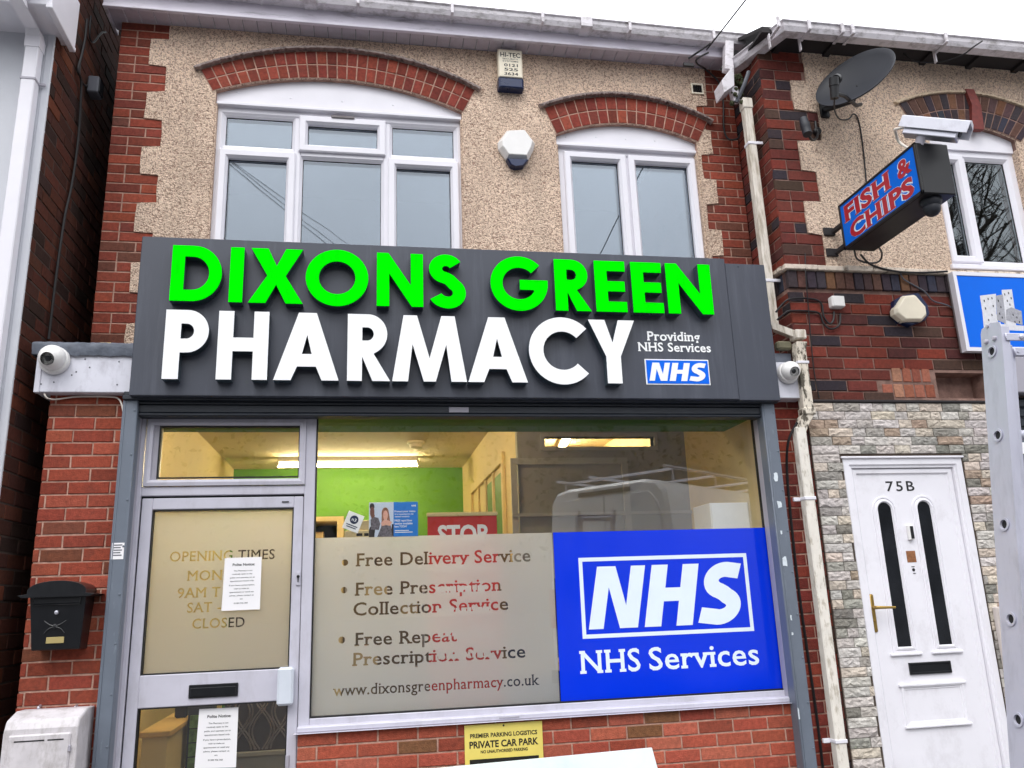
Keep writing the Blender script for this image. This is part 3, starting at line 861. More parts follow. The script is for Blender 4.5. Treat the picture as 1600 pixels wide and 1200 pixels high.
for (x0, x1, zs, c) in ((w1x0, w1x1, w1zs, A1i), (w2x0, w2x1, w2zs, A2i)):
    n = 24; pts = [(x0, zs-.012), (x1, zs-.012)]+[(x1+(x0-x1)*i/n, max(zs-.01, on_circle(c, x1+(x0-x1)*i/n)-.001)) for i in range(n+1)]
    mb = MB(); mb.prism([pts], YW+.03, YW+.06)
    mb.box(x0+.002, x1-.002, YW+.006, YW+.03, zs-.014, zs+.012, .004)
    for k in range(5):
        xx = x0+(x1-x0)*(.08+.21*k); zz = on_circle(c, xx)-.03 if k in (0, 4) else zs+.09
        mb.lathe([(.008, 0), (.006, -.003)], (xx, YW+.03, min(zz, on_circle(c, xx)-.03)), (0, 1, 0), 8)
    mb.build('arch_infill_panel', M['pvc'], ph)
# reveals' cream render and rooms behind the panes
for (x0, x1, zs) in ((w1x0, w1x1, w1zs), (w2x0, w2x1, w2zs)):
    for a, b in ((x0-.001, x0+.012), (x1-.012, x1+.001)):
        mb = MB(); mb.box(a, b, YW-.004, YW+.1, wz0, zs-.02); mb.build('window_reveal', M['roughcast'], upper)
for (x0, x1) in ((w1x0-.3, w1x1+.3), (w2x0-.3, w2x1+.2)):
    mb = MB()
    y0, y1, z0, z1 = YW+.225, YW+2.4, wz0-.6, ZE-.1
    mb.add([(x0, y0, z0), (x1, y0, z0), (x1, y0, z1), (x0, y0, z1), (x0, y1, z0), (x1, y1, z0), (x1, y1, z1), (x0, y1, z1)],
           [(4, 5, 6, 7), (0, 1, 5, 4), (3, 7, 6, 2), (0, 4, 7, 3), (1, 2, 6, 5)])
    mb.build('upstairs_room', M['dark_room'], ph)
# air brick
ax, az = wx(1088, 141, YW), wz(1088, 141, YW)
mb = MB(); mb.frame(ax-.052, ax+.052, az-.048, az+.048, [(0, YW), (0, YW-.024), (.012, YW-.024), (.014, YW-.006)]); 
va = mb.build('air_vent', M['cream_plastic'], upper)
mb = MB(); mb.box(ax-.042, ax+.042, YW-.012, YW-.004, az-.038, az+.038)
for k in range(5): mb.box(ax-.04+k*.02-.003, ax-.04+k*.02+.003, YW-.018, YW-.01, az-.036, az+.036)
mb.build('grille', M['dark_wood'], va)

# ---- eaves: soffit boards, fascia, gutter, roof
YF = 5.5-.15
xe0, xe1 = -1.845, 2.86
mb = MB(); n = 46
for i in range(n):
    a, b = xe0+(xe1-xe0)*i/n, xe0+(xe1-xe0)*(i+1)/n
    mb.box(a+.003, b-.003, YF+.001, YW+.1, ZE, ZE+.02, .003)
mb.build('soffit', mat('soffit_pvc', rgb(198, 190, 202), .4, var=.06, dirt=rgb(140, 130, 130), dirt_amt=.35, ds=(9, 9, 9)), ph)
mb = MB(); mb.box(xe0-.02, xe1+.01, YF-.022, YF, ZE-.012, ZE+.2, .004); mb.box(xe0-.02, xe0, YF, YW+.15, ZE-.012, ZE+.25, .003)
mb.box(xe0-.02, xe1+.01, YF-.03, YF+.002, ZE-.014, ZE+.004, .003)
mb.build('fascia_board', mat('fascia_pvc', rgb(222, 216, 228), .38, var=.06, dirt=rgb(84, 78, 82), dirt_amt=.75, ds=(1.6, 6, 11), dlo=.54, dhi=.7), ph)
gz = [ZE+.165, ZE+.11]
def gutter_prof(w=.112, h=.075, t=.004):
    return [(0, 0), (-.004, h), (-.010, h), (-w*.30, .0+.006), (-w*.78, .006), (-w*.93, h*.5), (-w-.004, h), (-w+.004, h+.004)][:0] or \
        [(0, h), (0, 0), (w*.74, -.004), (w*.90, h*.42), (w*.94, h*.8), (w+.006, h*.92), (w+.006, h), (w-.006, h), (w*.84, h*.45), (w*.7, .006), (.006, .008), (.006, h)]
mb = MB(); g0, g1 = Vector((xe0-.05, YF-.024, ZE+.126)), Vector((xe1+.11, YF-.024, ZE+.068))
mb.sweep([g0, g1], gutter_prof())
for k in range(7):
    p = g0.lerp(g1, (k+.6)/7); 
    mb.box(p.x-.011, p.x+.011, p.y-.122, p.y+.001, p.z-.009, p.z-.003, .001); mb.box(p.x-.011, p.x+.011, p.y-.125, p.y-.117, p.z-.007, p.z+.083, .002)
for k in (2, 5):
    p = g0.lerp(g1, (k+.1)/7); mb.box(p.x-.045, p.x+.045, p.y-.120, p.y, p.z-.01, p.z-.002, .002); mb.box(p.x-.045, p.x+.045, p.y-.123, p.y-.113, p.z-.008, p.z+.08, .003)
mb.build('gutter', M['pvc_dirty'], ph)
mb = MB(); y0, z0 = YF-.06, ZE+.16
mb.add([(xe0-.02, y0, z0), (xe1+.06, y0, z0), (xe1+.06, YW+4.5, z0+3.0), (xe0-.02, YW+4.5, z0+3.0), (xe0-.02, y0, z0+.03), (xe1+.06, y0, z0+.03), (xe1+.06, YW+4.5, z0+3.03), (xe0-.02, YW+4.5, z0+3.03)],
       [(0, 1, 2, 3), (4, 5, 6, 7), (0, 1, 5, 4), (1, 2, 6, 5), (2, 3, 7, 6), (3, 0, 4, 7)])
mb.build('roof', M['roof_tile'], ph)
# gable walls and the back, so that the building is solid
M['party'] = mat('party_wall', rgb(96, 60, 52), .95, var=.3)
for bx in ((XL, XL+.2, YW+.22, YW+4.9, 0, ZE), (XR-.2, XR, YW+.22, YW+4.9, 0, ZE), (XL, XR, YW+4.9, YW+5.1, 0, ZE), (XL, XL+.2, YP+.09, YW+.21, 0, ZB), (2.68, XR, YP+.09, YW+.21, 0, ZB)):
    mb = MB(); mb.box(*bx); mb.build('outer_wall', M['party'], ph)

# ---- the projecting shopfront: piers, riser, flat lead roof
zbox0 = (wz(57, 612, 4.97)+wz(194, 614, 4.97))/2
zbox1 = (wz(57, 548, 4.95)+wz(198, 556, 4.95))/2
xp0 = (-.3629-.359)/2*YP
xg0 = -.2805*YP
mb = MB(); mb.box(xp0+.004, xg0+.045, YP+.0012, YP+.09, 0, zbox0+.2)
pier = mb.build('pier', M['mortar'], ph)
mb = MB()
bricks(mb, front(YP), xp0, xg0+.04, .05, zbox0+.02, PAL_PIER, H=.0755, off=.08)
bricks(mb, facing_left(xp0), YP+.0, YP+.1, .05, zbox0+.02, PAL_PIER, H=.0755, off=.02, proud=.0)
PAL_RP = [(5, rgb(128, 58, 50)), (3, rgb(112, 54, 48)), (2, rgb(142, 66, 52))]
mb.build('pier_bricks', M['brick'], pier)
mb = MB(); mb.box(2.62, 2.952, YP+.0412, YP+.09, 0, 2.9); pier = mb.build('pier', M['mortar'], ph)
mb = MB(); bricks(mb, front(YP+.04), 2.62, 2.95, .05, 2.85, PAL_RP, H=.0755, off=.1)
mb.build('pier_bricks', M['brick'], pier)
# frame plane and riser
YFR = 5.095
gx0 = (wx(492.5, 842, YG)+wx(485, 1117, YG))/2; gx1 = (wx(1193.4, 824, YG)+wx(1225, 1078.5, YG))/2
gz0 = (wz(486, 1117, YG)+wz(1225, 1078.5, YG))/2; gz1 = (wz(540, 651, YG)+wz(1180, 651, YG))/2
zs1 = (wz(479, 1131, YFR-.03)+wz(1232, 1086, YFR-.03))/2; zs0 = (wz(479, 1146.6, YP-.03)+wz(1232.7, 1099.4, YP-.03))/2
mb = MB(); mb.box(gx0-.062, gx1+.12, YP+.0012, YP+.16, 0, zs0+.01); riser = mb.build('stall_riser', M['mortar'], ph)
mb = MB(); bricks(mb, front(YP), gx0-.064, gx1+.1, zs0+.004-.075*12, zs0+.004, PAL_RISER, H=.075, off=.12)
mb.build('riser_bricks', M['brick'], riser)
# ---- shop window
F = MB(); dz = .018
F.box(gx0-.068, gx0-.006, YFR, YG+.05, .08, gz1+.12, .004)                     # mullion beside the door
F.box(gx1+.006, gx1+.075, YFR, YG+.05, zs1, gz1+.12, .004)
F.box(gx0-.006, gx1+.006, YFR+.004, YG+.05, gz0-.052, gz0-.006, .004)
F.box(gx0-.006, gx1+.006, YFR+.004, YG+.05, gz1+.006, gz1+.12, .004)
F.box(gx0-.07, gx1+.075, YP-.005, YFR+.02, gz0-.075, gz0-.040, .008)
F.box(gx0-.085, gx1+.08, YP-.035, YFR+.03, zs0, gz0-.074, .006)
shopwin = F.build('shop_window', M['alu_white'], ph)
G = MB(); G.frame(gx0-.008, gx1+.008, gz0-.008, gz1+.008, [(0, YFR+.012), (.010, YFR+.012), (.010, YG+.03)]); G.build('gasket', M['gasket'], shopwin)
Pn = MB(); Pn.box(gx0+.001, gx1-.001, YG, YG+.006, gz0+.001, gz1-.001); Pn.build('pane', M['glass_shop'], shopwin)
mb = MB(); xv = wx(797, 1109, YP-.04); zv = gz0-.056; mb.box(xv-.06, xv+.06, YP-.009, YP-.004, zv-.006, zv+.004, .002); mb.build('drain_cap', M['alu_grey'], shopwin)

# ---- frosted vinyl with the cut-out lettering, behind the glass
YV = YG+.012
fx1 = (wx(862, 832, YV)+wx(875, 1097, YV))/2; fz1 = (wz(490, 842, YV)+wz(862, 832, YV)+wz(1193, 824, YV))/3
TS = TextSet()
def film_line(ts, body, pa, pb, capx, y=YV, light=False, **k):
    xa, xb = wx(*pa, y), wx(*pb, y); zb = (wz(*pa, y)+wz(*pb, y))/2
    h = wz(pa[0], pa[1]-capx, y)-wz(pa[0], pa[1], y)
    lo, re = slab_loops(body, xa, xb, zb, h, **k)
    ts.add(lo, re)
SL = dict(offset=.013, serif=.055, thick=.085)
film_line(TS, 'Free Delivery Service', (557.5, 886.5), (829, 876), 20.5, **SL)
film_line(TS, 'Free Prescription', (556, 931.5), (782, 922.5), 20.5, **SL)
film_line(TS, 'Collection Service', (552, 963), (794, 952), 20.5, **SL)
film_line(TS, 'Free Repeat', (555.5, 1009.5), (714, 1002), 20.5, **SL)
film_line(TS, 'Prescription Service', (552, 1041), (821, 1027), 20.5, **SL)
film_line(TS, 'www.dixonsgreenpharmacy.co.uk', (521, 1087), (842, 1071), 17.5, offset=.008, serif=.03, thick=.06)
for bx, by, r in ((539, 879, 4.6), (537.5, 922, 4.6), (534, 1000, 4.8)):
    c = W(bx, by, YV); rr = r*.0041; TS.add([arc(c.x, c.z, rr, 0, 350, 18)])
rect = [(gx0+.002, gz0+.002), (fx1, gz0+.002), (fx1, fz1), (gx0+.002, fz1)]
ov, fs = cdt_regions([rect]+TS.loops(), lambda p: rect[0][0] < p[0] < rect[1][0] and rect[0][1] < p[1] < rect[2][1] and not TS.hit(p))
mb = MB(); mb.add([(x, YV, z) for x, z in ov], fs); mb.build('frosted_vinyl', M['film'], shopwin, recalc=False)
# ---- the blue panel
YV = YG-.0035
nb = thing('window_vinyl', 'bright blue window vinyl with white NHS logo at the lower right of the shop window', 'vinyl', ((fx1+gx1)/2, YV, gz0))
mb = MB(); mb.box(fx1+.004, gx1-.002, YV, YV+.0015, gz0+.003, fz1, 0); mb.build('blue_panel', M['nhs_blue'], nb)
lx0 = (wx(903, 872, YV)+wx(911, 998, YV))/2; lx1 = (wx(1166, 864, YV)+wx(1178, 986, YV))/2
lz0 = (wz(911, 998, YV)+wz(1178, 986, YV))/2; lz1 = (wz(903, 872, YV)+wz(1166, 864, YV))/2
mb = MB(); mb.frame(lx0, lx1, lz0, lz1, [(0, YV-.001), (.024, YV-.001)]); mb.build('logo_border', M['sign_white'], nb)
nx0, nx1 = wx(920, 983, YV), wx(1157, 872, YV)
mb = MB(); nhs_mark(mb, nx0, nx1, (wz(920, 983, YV)+wz(1083, 977, YV))/2, (wz(932, 885, YV)+wz(1093, 881, YV))/2, YV-.001); mb.build('logo_letters', M['sign_white'], nb)
zt_b = (wz(908.5, 1052, YV)+wz(1187, 1039, YV))/2; zt_h = wz(911, 1016, YV)-wz(909, 1052, YV)
for word, a, b in (('NHS', 908.5, 1001), ('Services', 1015, 1187)):
    mb = MB(); slab_flat(mb, word, wx(a, 1046, YV), wx(b, 1040, YV), zt_b, zt_h, YV-.001, offset=.012, serif=.045, thick=.09)
    mb.build('lettering', M['sign_white'], nb)

YV = YG+.012
# ---- shop door with its top light
def vx(p, q, Y): return (wx(*p, Y)+wx(*q, Y))/2
dxl = vx((222, 780), (190, 1190), YFR); dxr = vx((479, 780), (459, 1130), YFR)
dgl = vx((241, 796), (217, 1057.5), YFR); dgr = vx((460, 795), (448, 1041), YFR)
dzt = (wz(222, 777, YFR)+wz(479, 777, YFR))/2; dg1 = (wz(241, 796, YFR)+wz(460, 795, YFR))/2
dg0 = (wz(217, 1057.5, YFR)+wz(448, 1041, YFR))/2; dl1 = (wz(211, 1108, YFR)+wz(445, 1097, YFR))/2
zft = wz(300, 640, YFR)
F = MB(); xf0 = wx(219, 690, YFR)-.05
F.box(xf0, dxl-.008, YFR-.004, YG+.05, .08, zft+.1, .004)
ztr0, ztr1 = (wz(222, 774, YFR)+wz(480, 773, YFR))/2, (wz(222, 760, YFR)+wz(480, 759, YFR))/2
F.box(dxl-.009, gx0-.067, YFR, YG+.05, ztr0, ztr1, .004)
F.box(dxl-.009, gx0-.067, YFR, YG+.05, wz(300, 655, YFR), zft+.1, .004)
dfr = F.build('door_frame', M['alu_white'], ph)
tl0, tl1 = vx((251, 668), (246.5, 746), YFR), vx((468, 668), (466, 745), YFR); tz0, tz1 = wz(350, 745.5, YFR), wz(350, 667, YFR)
S = MB(); S.frame(tl0-.075, tl1+.04, tz0-.05, tz1+.045, [(0, YFR+.03), (0, YFR-.012), (.02, YFR-.016), (.036, YFR-.012), (.04, YFR+.02)])
ts = S.build('top_light', M['alu_white'], ph)
S = MB(); S.box(tl0-.04, tl0, YFR+.005, YG+.03, tz0-.02, tz1+.02); S.build('side_bead', M['alu_grey'], ts)
G = MB(); G.frame(tl0-.007, tl1+.007, tz0-.007, tz1+.007, [(0, YFR+.002), (.010, YFR+.002), (.010, YFR+.03)]); G.build('gasket', M['gasket'], ts)
Pn = MB(); Pn.box(tl0, tl1, YG, YG+.006, tz0, tz1); Pn.build('pane', M['glass_shop'], ts)
D = MB()
D.box(dxl, dgl-.004, YFR+.002, YG+.03, .1, dzt, .004); D.box(dgr+.004, dxr, YFR+.002, YG+.03, .1, dzt, .004)
D.box(dgl-.005, dgr+.005, YFR+.004, YG+.03, dg1+.004, dzt, .004); D.box(dgl-.005, dgr+.005, YFR+.003, YG+.03, dl1+.004, dg0-.004, .004)
D.box(dgl-.005, dgr+.005, YFR+.004, YG+.03, .1, .3, .004)
door = D.build('shop_door', M['alu_white'], ph)
G = MB()
for a, b in ((dg0, dg1), (.31, dl1)): G.frame(dgl-.006, dgr+.006, a-.006, b+.006, [(0, YFR+.008), (.009, YFR+.008), (.009, YG+.02)])
G.box(dxl-.008, dxl-.0005, YFR+.02, YG+.03, .1, dzt+.006); G.box(dxr+.0005, gx0-.0685, YFR+.02, YG+.03, .1, dzt+.006); G.box(dxl-.008, dxr, YFR+.02, YG+.03, dzt+.0005, dzt+.012)
G.build('gasket', M['gasket'], door)
for a, b in ((dg0, dg1), (.31, dl1)):
    Pn = MB(); Pn.box(dgl, dgr, YG, YG+.006, a, b); Pn.build('pane', M['glass_shop'], door)
TD = TextSet()
def door_line(body, x0, x1, y0, y1): 
    xa, xb = wx(x0, y0, YV), wx(x1, y1, YV); lo, re = slab_loops(body, xa, xb, (wz(x0, y0, YV)+wz(x1, y1, YV))/2, wz(x0, y0-15.5, YV)-wz(x0, y0, YV), offset=.008, serif=.04, thick=.07); TD.add(lo, re)
door_line('OPENING TIMES', 265, 429, 877, 874)
door_line('MON -', 293, 362, 907, 906); door_line('9AM T', 277, 344, 934, 933); door_line('SAT -', 292, 345, 957, 956); door_line('CLOSED', 300, 382, 983, 979)
rect2 = [(dgl+.002, dg0+.002), (dgr-.002, dg0+.002), (dgr-.002, dg1-.002), (dgl+.002, dg1-.002)]
ov, fs = cdt_regions([rect2]+TD.loops(), lambda p: rect2[0][0] < p[0] < rect2[1][0] and rect2[0][1] < p[1] < rect2[2][1] and not TD.hit(p))
mb = MB(); mb.add([(x, YV, z) for x, z in ov], fs); mb.build('frosted_vinyl', M['film_door'], door, recalc=False)
hx0, hx1 = vx((434, 1045), (431, 1104), 5.03), vx((460, 1043), (456, 1100), 5.03); hz0, hz1 = wz(445, 1103, 5.03), wz(447, 1043, 5.03)
mb = MB(); mb.box(hx0, hx1, 5.03, YFR+.004, hz0, hz1, .012); mb.build('handle', mat('handle_white', rgb(206, 212, 222), .35, var=.05), door)
lb0, lb1 = wx(295, 1080, YFR), wx(372, 1078, YFR); lz_0, lz_1 = (wz(293, 1092, YFR)+wz(371, 1087, YFR))/2, (wz(295, 1071, YFR)+wz(372, 1066, YFR))/2
mb = MB(); mb.box(lb0, lb1, YFR-.008, YFR+.004, lz_0, lz_1, .003); mb.box(lb0+.008, lb1-.008, YFR-.013, YFR-.006, lz_0+.008, lz_1-.016, .003); lbx = mb.build('letterbox', M['black_metal'], door)
mb = MB(); lk = W(466, 904, YFR); mb.box(lk.x-.012, lk.x+.012, YFR-.008, YFR+.003, lk.z-.04, lk.z+.04, .004); lo_ = mb.build('lock', M['alu_white'], door)
mb = MB(); mb.lathe([(.009, 0), (.009, -.008), (.004, -.010)], (lk.x, YFR-.008, lk.z+.012), (0, 1, 0), 12); mb.box(lk.x-.003, lk.x+.003, YFR-.012, YFR-.007, lk.z-.02, lk.z+.004); mb.build('keyhole', M['black_metal'], lo_)
mb = MB(); lk2 = W(449, 1190, YFR); mb.box(lk2.x-.011, lk2.x+.011, YFR-.007, YFR+.003, lk2.z-.035, lk2.z+.035, .004); mb.build('lock', M['alu_grey'], door)
mb = MB(); cl = W(446, 784, YFR); mb.box(cl.x-.02, cl.x+.02, YFR-.002, YFR+.003, cl.z-.003, cl.z+.003); mb.build('maker_plate', M['ink'], door)

# ---- roller shutter: housing behind the sign, bottom bar, guide rails
zsh0 = (wz(230, 650, 4.985)+wz(1180, 651, 4.985))/2
mb = MB(); gl0 = -.2815*4.97; gr1 = (wx(1211, 645, 4.97)+wx(1275, 1180, 4.97))/2
mb.box(gl0+.06, gr1-.04, 4.985, 5.08, zsh0, zsh0+.018, .005)
mb.box(gl0+.06, gr1-.04, 4.992, 5.02, zsh0+.019, zsh0+.068, .005); mb.box(gl0+.06, gr1-.04, 4.978, 5.03, zsh0+.069, zsh0+.083, .004)
mb.box(gl0+.05, gr1-.02, 4.98, 5.09, zsh0+.084, zsh0+.6, .004)
mb.box(gl0+.0, gr1+.02, 4.945, 4.979, zsh0+.088, zsh0+.115, .004); mb.box(gl0+.0, gr1+.02, 4.962, 4.979, zsh0+.116, zsh0+.14, .004)
sh = mb.build('roller_shutter', M['shutter_dark'], ph)
mb = MB(); sx_ = wx(717, 642, 4.99); mb.box(sx_-.062, sx_+.062, 4.9885, 4.9915, zsh0+.026, zsh0+.06, .001); mb.build('maker_label', M['alu_grey'], sh)
gw = .083
def guide(x0, x1, name):
    mb = MB(); mb.box(x0, x1, 4.965, YFR+.02, .03, zsh0+.09, .005)
    xm = (x0+x1)/2
    mb.box(x0+.012, x0+.018, 4.961, 4.966, .03, zsh0+.09, .002)
    for k in range(10): mb.lathe([(.006, 0), (.006, -.003), (.003, -.005)], (x1-.014, 4.965, .3+.26*k), (0, 1, 0), 8)
    return mb.build(name, M['shutter_grey'], ph)
gl = guide(gl0, gl0+gw, 'shutter_guide')
gr_ = guide(gr1-.092, gr1, 'shutter_guide')
mb = MB(); mb.box(gl0+gw+.001, xf0+.02, YFR-.05, YFR+.02, .03, zsh0, .004); mb.build('guide_channel', M['alu_grey'], ph); mb = MB(); mb.box(gx1+.076, gr1-.093, YFR-.045, YFR+.02, .03, zsh0, .004)
mb.build('guide_channel', M['alu_grey'], ph)
# torn remains of stickers on the right-hand rail, a label on the left one
mb = MB()
for px, py, w, h in ((1212, 745, .035, .07), (1218, 788, .04, .05), (1226, 878, .04, .075), (1236, 965, .012, .04), (1247, 1115, .03, .07), (1221, 832, .014, .03), (1238, 990, .016, .02)):
    c = W(px, py, 4.964); n = 9
    pts = [(c.x+w*(.5+.1*rnd.uniform(-1, 1))*math.copysign(min(1, abs(math.cos(a))*1.5), math.cos(a))*rnd.uniform(.55, 1), c.z+h*.5*math.copysign(min(1, abs(math.sin(a))*1.4), math.sin(a))*rnd.uniform(.6, 1)) for a in [2*math.pi*k/n for k in range(n)]]
    pts = [(max(gr1-.088, min(gr1-.004, x)), z) for x, z in pts]
    mb.prism([pts], 4.9635, 4.9655)
mb.build('sticker_remains', mat('torn_paper', rgb(208, 216, 222), .7, var=.15, vs=30), gr_)
mb = MB(); c = W(184, 861, 4.964); mb.box(c.x-.032, c.x+.032, 4.9632, 4.965, c.z-.045, c.z+.045); lbl = mb.build('rail_label', M['paper'], gl)
mb = MB()
for k in range(5): mb.box(c.x-.022, c.x+.022-.008*(k % 2), 4.9622, 4.9633, c.z+.03-.014*k, c.z+.036-.014*k)
mb.build('label_print', M['grey_ink'], lbl)

# ---- white boxed ends of the shutter housing, lead roof
xb0 = (wx(57, 548, 4.97)+wx(57, 612, 4.97))/2
mb = MB(); mb.box(xb0, -1.28, 4.97, 5.3, zbox0, zbox1, .004); mb.box(xb0-.003, xb0+.028, 4.963, 5.0, zbox0-.003, zbox1, .003)
bxl = mb.build('boxed_end', M['white_panel'], ph)
mb = MB()
for px, py in ((64, 600), (84, 597), (112, 586), (133, 561), (119, 581), (140, 574), (183, 601), (186, 565)):
    c = W(px, py, 4.969); mb.lathe([(.005, 0), (.004, -.003)], (c.x, 4.97, c.z), (0, 1, 0), 8)
mb.build('screws', M['grey_ink'], bxl)
bz0 = wz(1235, 622, 4.97); bz1 = wz(1225, 566, 4.97)
mb = MB(); mb.box(2.55, wx(1254, 600, 4.97), 4.97, 5.2, bz0, bz1, .004); mb.build('boxed_end', M['white_panel'], ph)
zl1 = (wz(57, 531, 4.94)+wz(205, 537, 4.94))/2
mb = MB(); n = 40; vs = []; fs = []
for i in range(n+1):
    x = xb0-.03+(-1.2-xb0+.03)*i/n; w_ = lambda s: rnd.uniform(-s, s)
    zz = zl1
    for y, z in ((4.955+w_(.003), zbox1-.012+w_(.006)), (4.94+w_(.004), zl1-.035+w_(.003)), (4.942+w_(.003), zl1-.008), (4.965, zl1+.004+w_(.002)), (5.2, zl1+.03), (YW+.0, zl1+.07)):
        vs.append((x, y, z))
for i in range(n):
    for k in range(5): fs.append((i*6+k, i*6+k+1, i*6+7+k, i*6+6+k))
mb.add(vs, fs, None, True)
mb.add([vs[k] for k in range(6)]+[(vs[5][0], YW, zbox1), (vs[0][0], 4.955, zbox1-.012)], [tuple(range(8))])
mb.box(-1.2, 2.9, 5.03, YW+.01, zl1-.06, zl1+.03)
mb.build('lead_roof', M['lead'], ph)
# ================================================================ the pharmacy's sign
sgx0 = (wx(222.7, 369, YS)+wx(200.5, 618, YS))/2; sgx1 = (wx(1130.5, 403.8, YS)+wx(1156.7, 623.3, YS))/2
sgz0 = (wz(200, 618.4, YS)+wz(1156.8, 623.3, YS))/2; sgz1 = (wz(222.7, 369, YS)+wz(1130.5, 403.8, YS))/2
sg = thing('shop_sign', 'long charcoal fascia sign with raised green DIXONS GREEN and white PHARMACY lettering over the shopfront', 'sign', ((sgx0+sgx1)/2, YS, sgz0))
mb = MB(); mb.box(sgx0, sgx1, YS, YS+.07, sgz0, sgz1, .004); mb.box(sgx0+.002, sgx1, YS+.07, YS+.13, sgz0+.002, sgz1-.003)
panel = mb.build('sign_panel', M['charcoal'], sg)
ex1 = (wx(1191.8, 414, YS+.01)+wx(1221.5, 625, YS+.01))/2
mb = MB(); mb.box(sgx1+.0005, ex1, YS+.006, YS+.12, sgz0-.005, wz(1165, 412, YS), .004)
c = W(1154, 414, YS); mb.box(c.x-.004, c.x+.004, YS+.001, YS+.008, c.z-.012, c.z-.004)
mb.build('side_panel', M['charcoal'], sg)
YLT = YS-.075
d_zb = (wz(264, 470.3, YLT)+wz(1115.8, 490.5, YLT))/2; d_zt = (wz(270, 383, YLT)+wz(1108, 413.5, YLT))/2
p_zb = (wz(252, 592.5, YLT)+wz(974, 598.5, YLT))/2; p_zt = (wz(261, 483.5, YLT)+wz(990, 501, YLT))/2
def letter(ch, x0, x1, zb, zt, facem):
    lps, w = geo_glyph(ch)
    xs_ = [p[0] for p in lps[0]]; a, b = min(xs_), max(xs_)
    lps = [[(x0+(p[0]-a)*(x1-x0)/(b-a), zb+p[1]*(zt-zb)) for p in lp] for lp in lps]
    mb = MB(); mb.prism(lps, YLT+.004, YS+.0005, caps=False)
    big = mb.build('letter', M['letter_side'], sg)
    mb = MB(); mb.prism(lps, YLT, YLT+.004, back=True); mb.build('letter_face', facem, big)
X_ = lambda px, py: wx(px, py, YLT)
for ch, a, ay, b, by in (('D', 264, 470, 346.5, 430), ('I', 356.5, 473, 378, 473), ('X', 387, 474, 473, 474), ('O', 477.5, 434, 575.5, 434), ('N', 588.5, 479, 661.5, 480),
                         ('S', 671, 470, 728, 460), ('G', 766.5, 440, 856, 450), ('R', 869, 484, 925, 486), ('E', 932.5, 487, 981, 488), ('E', 990.5, 489, 1038.5, 490), ('N', 1045.5, 490, 1116, 490.5)):
    letter(ch, X_(a, ay), X_(b, by), d_zb, d_zt, M['green_acrylic'])
for ch, a, ay, b, by in (('P', 252, 592, 326.5, 515), ('H', 336.5, 594, 416.8, 594), ('A', 426.5, 594, 529, 594.5), ('R', 542, 595, 609.5, 595), ('M', 612.7, 596, 729.8, 597),
                         ('A', 732, 597, 825, 597.5), ('C', 826.7, 550, 920, 580), ('Y', 918.8, 501, 990.5, 501)):
    letter(ch, X_(a, ay), X_(b, by), p_zb, p_zt, M['white_acrylic'])
YT = YS-.004
mb = MB(); 
slab_flat(mb, 'Providing', wx(1012, 532, YT), wx(1094, 532, YT), wz(1012, 532, YT), wz(1012, 517.5, YT)-wz(1012, 532, YT), YT, offset=.02, serif=.04, thick=.09)
slab_flat(mb, 'NHS Services', wx(998, 549, YT), wx(1111, 550, YT), wz(1050, 549.5, YT), wz(1012, 536, YT)-wz(1012, 550, YT), YT, offset=.02, serif=.04, thick=.09)
mb.build('small_lettering', M['white_acrylic'], sg)
bx0, bx1 = (wx(1007, 562, YT)+wx(1010, 601, YT))/2, (wx(1107.5, 563, YT)+wx(1110, 602, YT))/2
bz0_, bz1_ = wz(1060, 601.5, YT), wz(1060, 561.5, YT)
mb = MB(); mb.box(bx0, bx1, YT, YS+.001, bz0_, bz1_, .002); lgo = mb.build('logo_plate', M['white_acrylic'], sg)
mb = MB(); mb.box(bx0+.009, bx1-.009, YT-.003, YT-.0005, bz0_+.009, bz1_-.009); mb.build('logo_field', M['nhs_logo_blue'], lgo)
mb = MB(); nhs_mark(mb, bx0+.022, bx1-.022, bz0_+.026, bz1_-.026, YT-.005, YT-.0032); mb.build('logo_letters', M['white_acrylic'], lgo)

# ================================================================ alarm boxes, cameras on the pharmacy
Ya = YW-.012
a1 = thing('alarm_box', 'tall white alarm box with blue foot and printed phone number under the eaves', 'alarm box', W(797, 145, Ya))
x0, x1 = wx(777, 130, Ya), wx(815, 130, Ya); zt, zb = wz(796, 86, Ya), wz(796, 130, Ya); zbb = wz(796, 146, Ya)
Yb = Ya-.075
def tbox(mb, x0, x1, z0, z1, y0, y1, tp):
    # box that narrows towards the front by tp
    A = [(x0, z0), (x1, z0), (x1, z1), (x0, z1)]; I = [(x0+tp, z0+tp*.4), (x1-tp, z0+tp*.4), (x1-tp, z1-tp), (x0+tp, z1-tp)]
    mb.rings([[(u, y1, v) for u, v in A], [(u, y0+.012, v) for u, v in A], [(u, y0, v) for u, v in I]], True, True)
mb = MB(); tbox(mb, x0, x1, zb+.001, zt, Yb, Ya, .010); cov = mb.build('cover', M['cream_plastic'], a1, bevel=.005)
mb = MB(); tbox(mb, x0-.002, x1+.002, zbb, zb, Yb-.004, Ya, .016); mb.build('strobe_foot', M['blue_dark'], a1, bevel=.004)
mb = MB(); H_ = zt-zb
text_flat(mb, 'HI-TEC', x0+.018, x1-.018, zb+H_*.70, H_*.16, Yb-.0008, offset=.02)
for s, k in (('SECURITY', .61), ('SYSTEMS', .53)): text_flat(mb, s, x0+.035, x1-.035, zb+H_*k, H_*.05, Yb-.0008, offset=.01)
for s, k in (('0121', .37), ('525', .22), ('3634', .07)): text_flat(mb, s, x0+.045, x1-.040, zb+H_*k, H_*.10, Yb-.0008, offset=.022)
mb.build('print', M['ink'], cov)

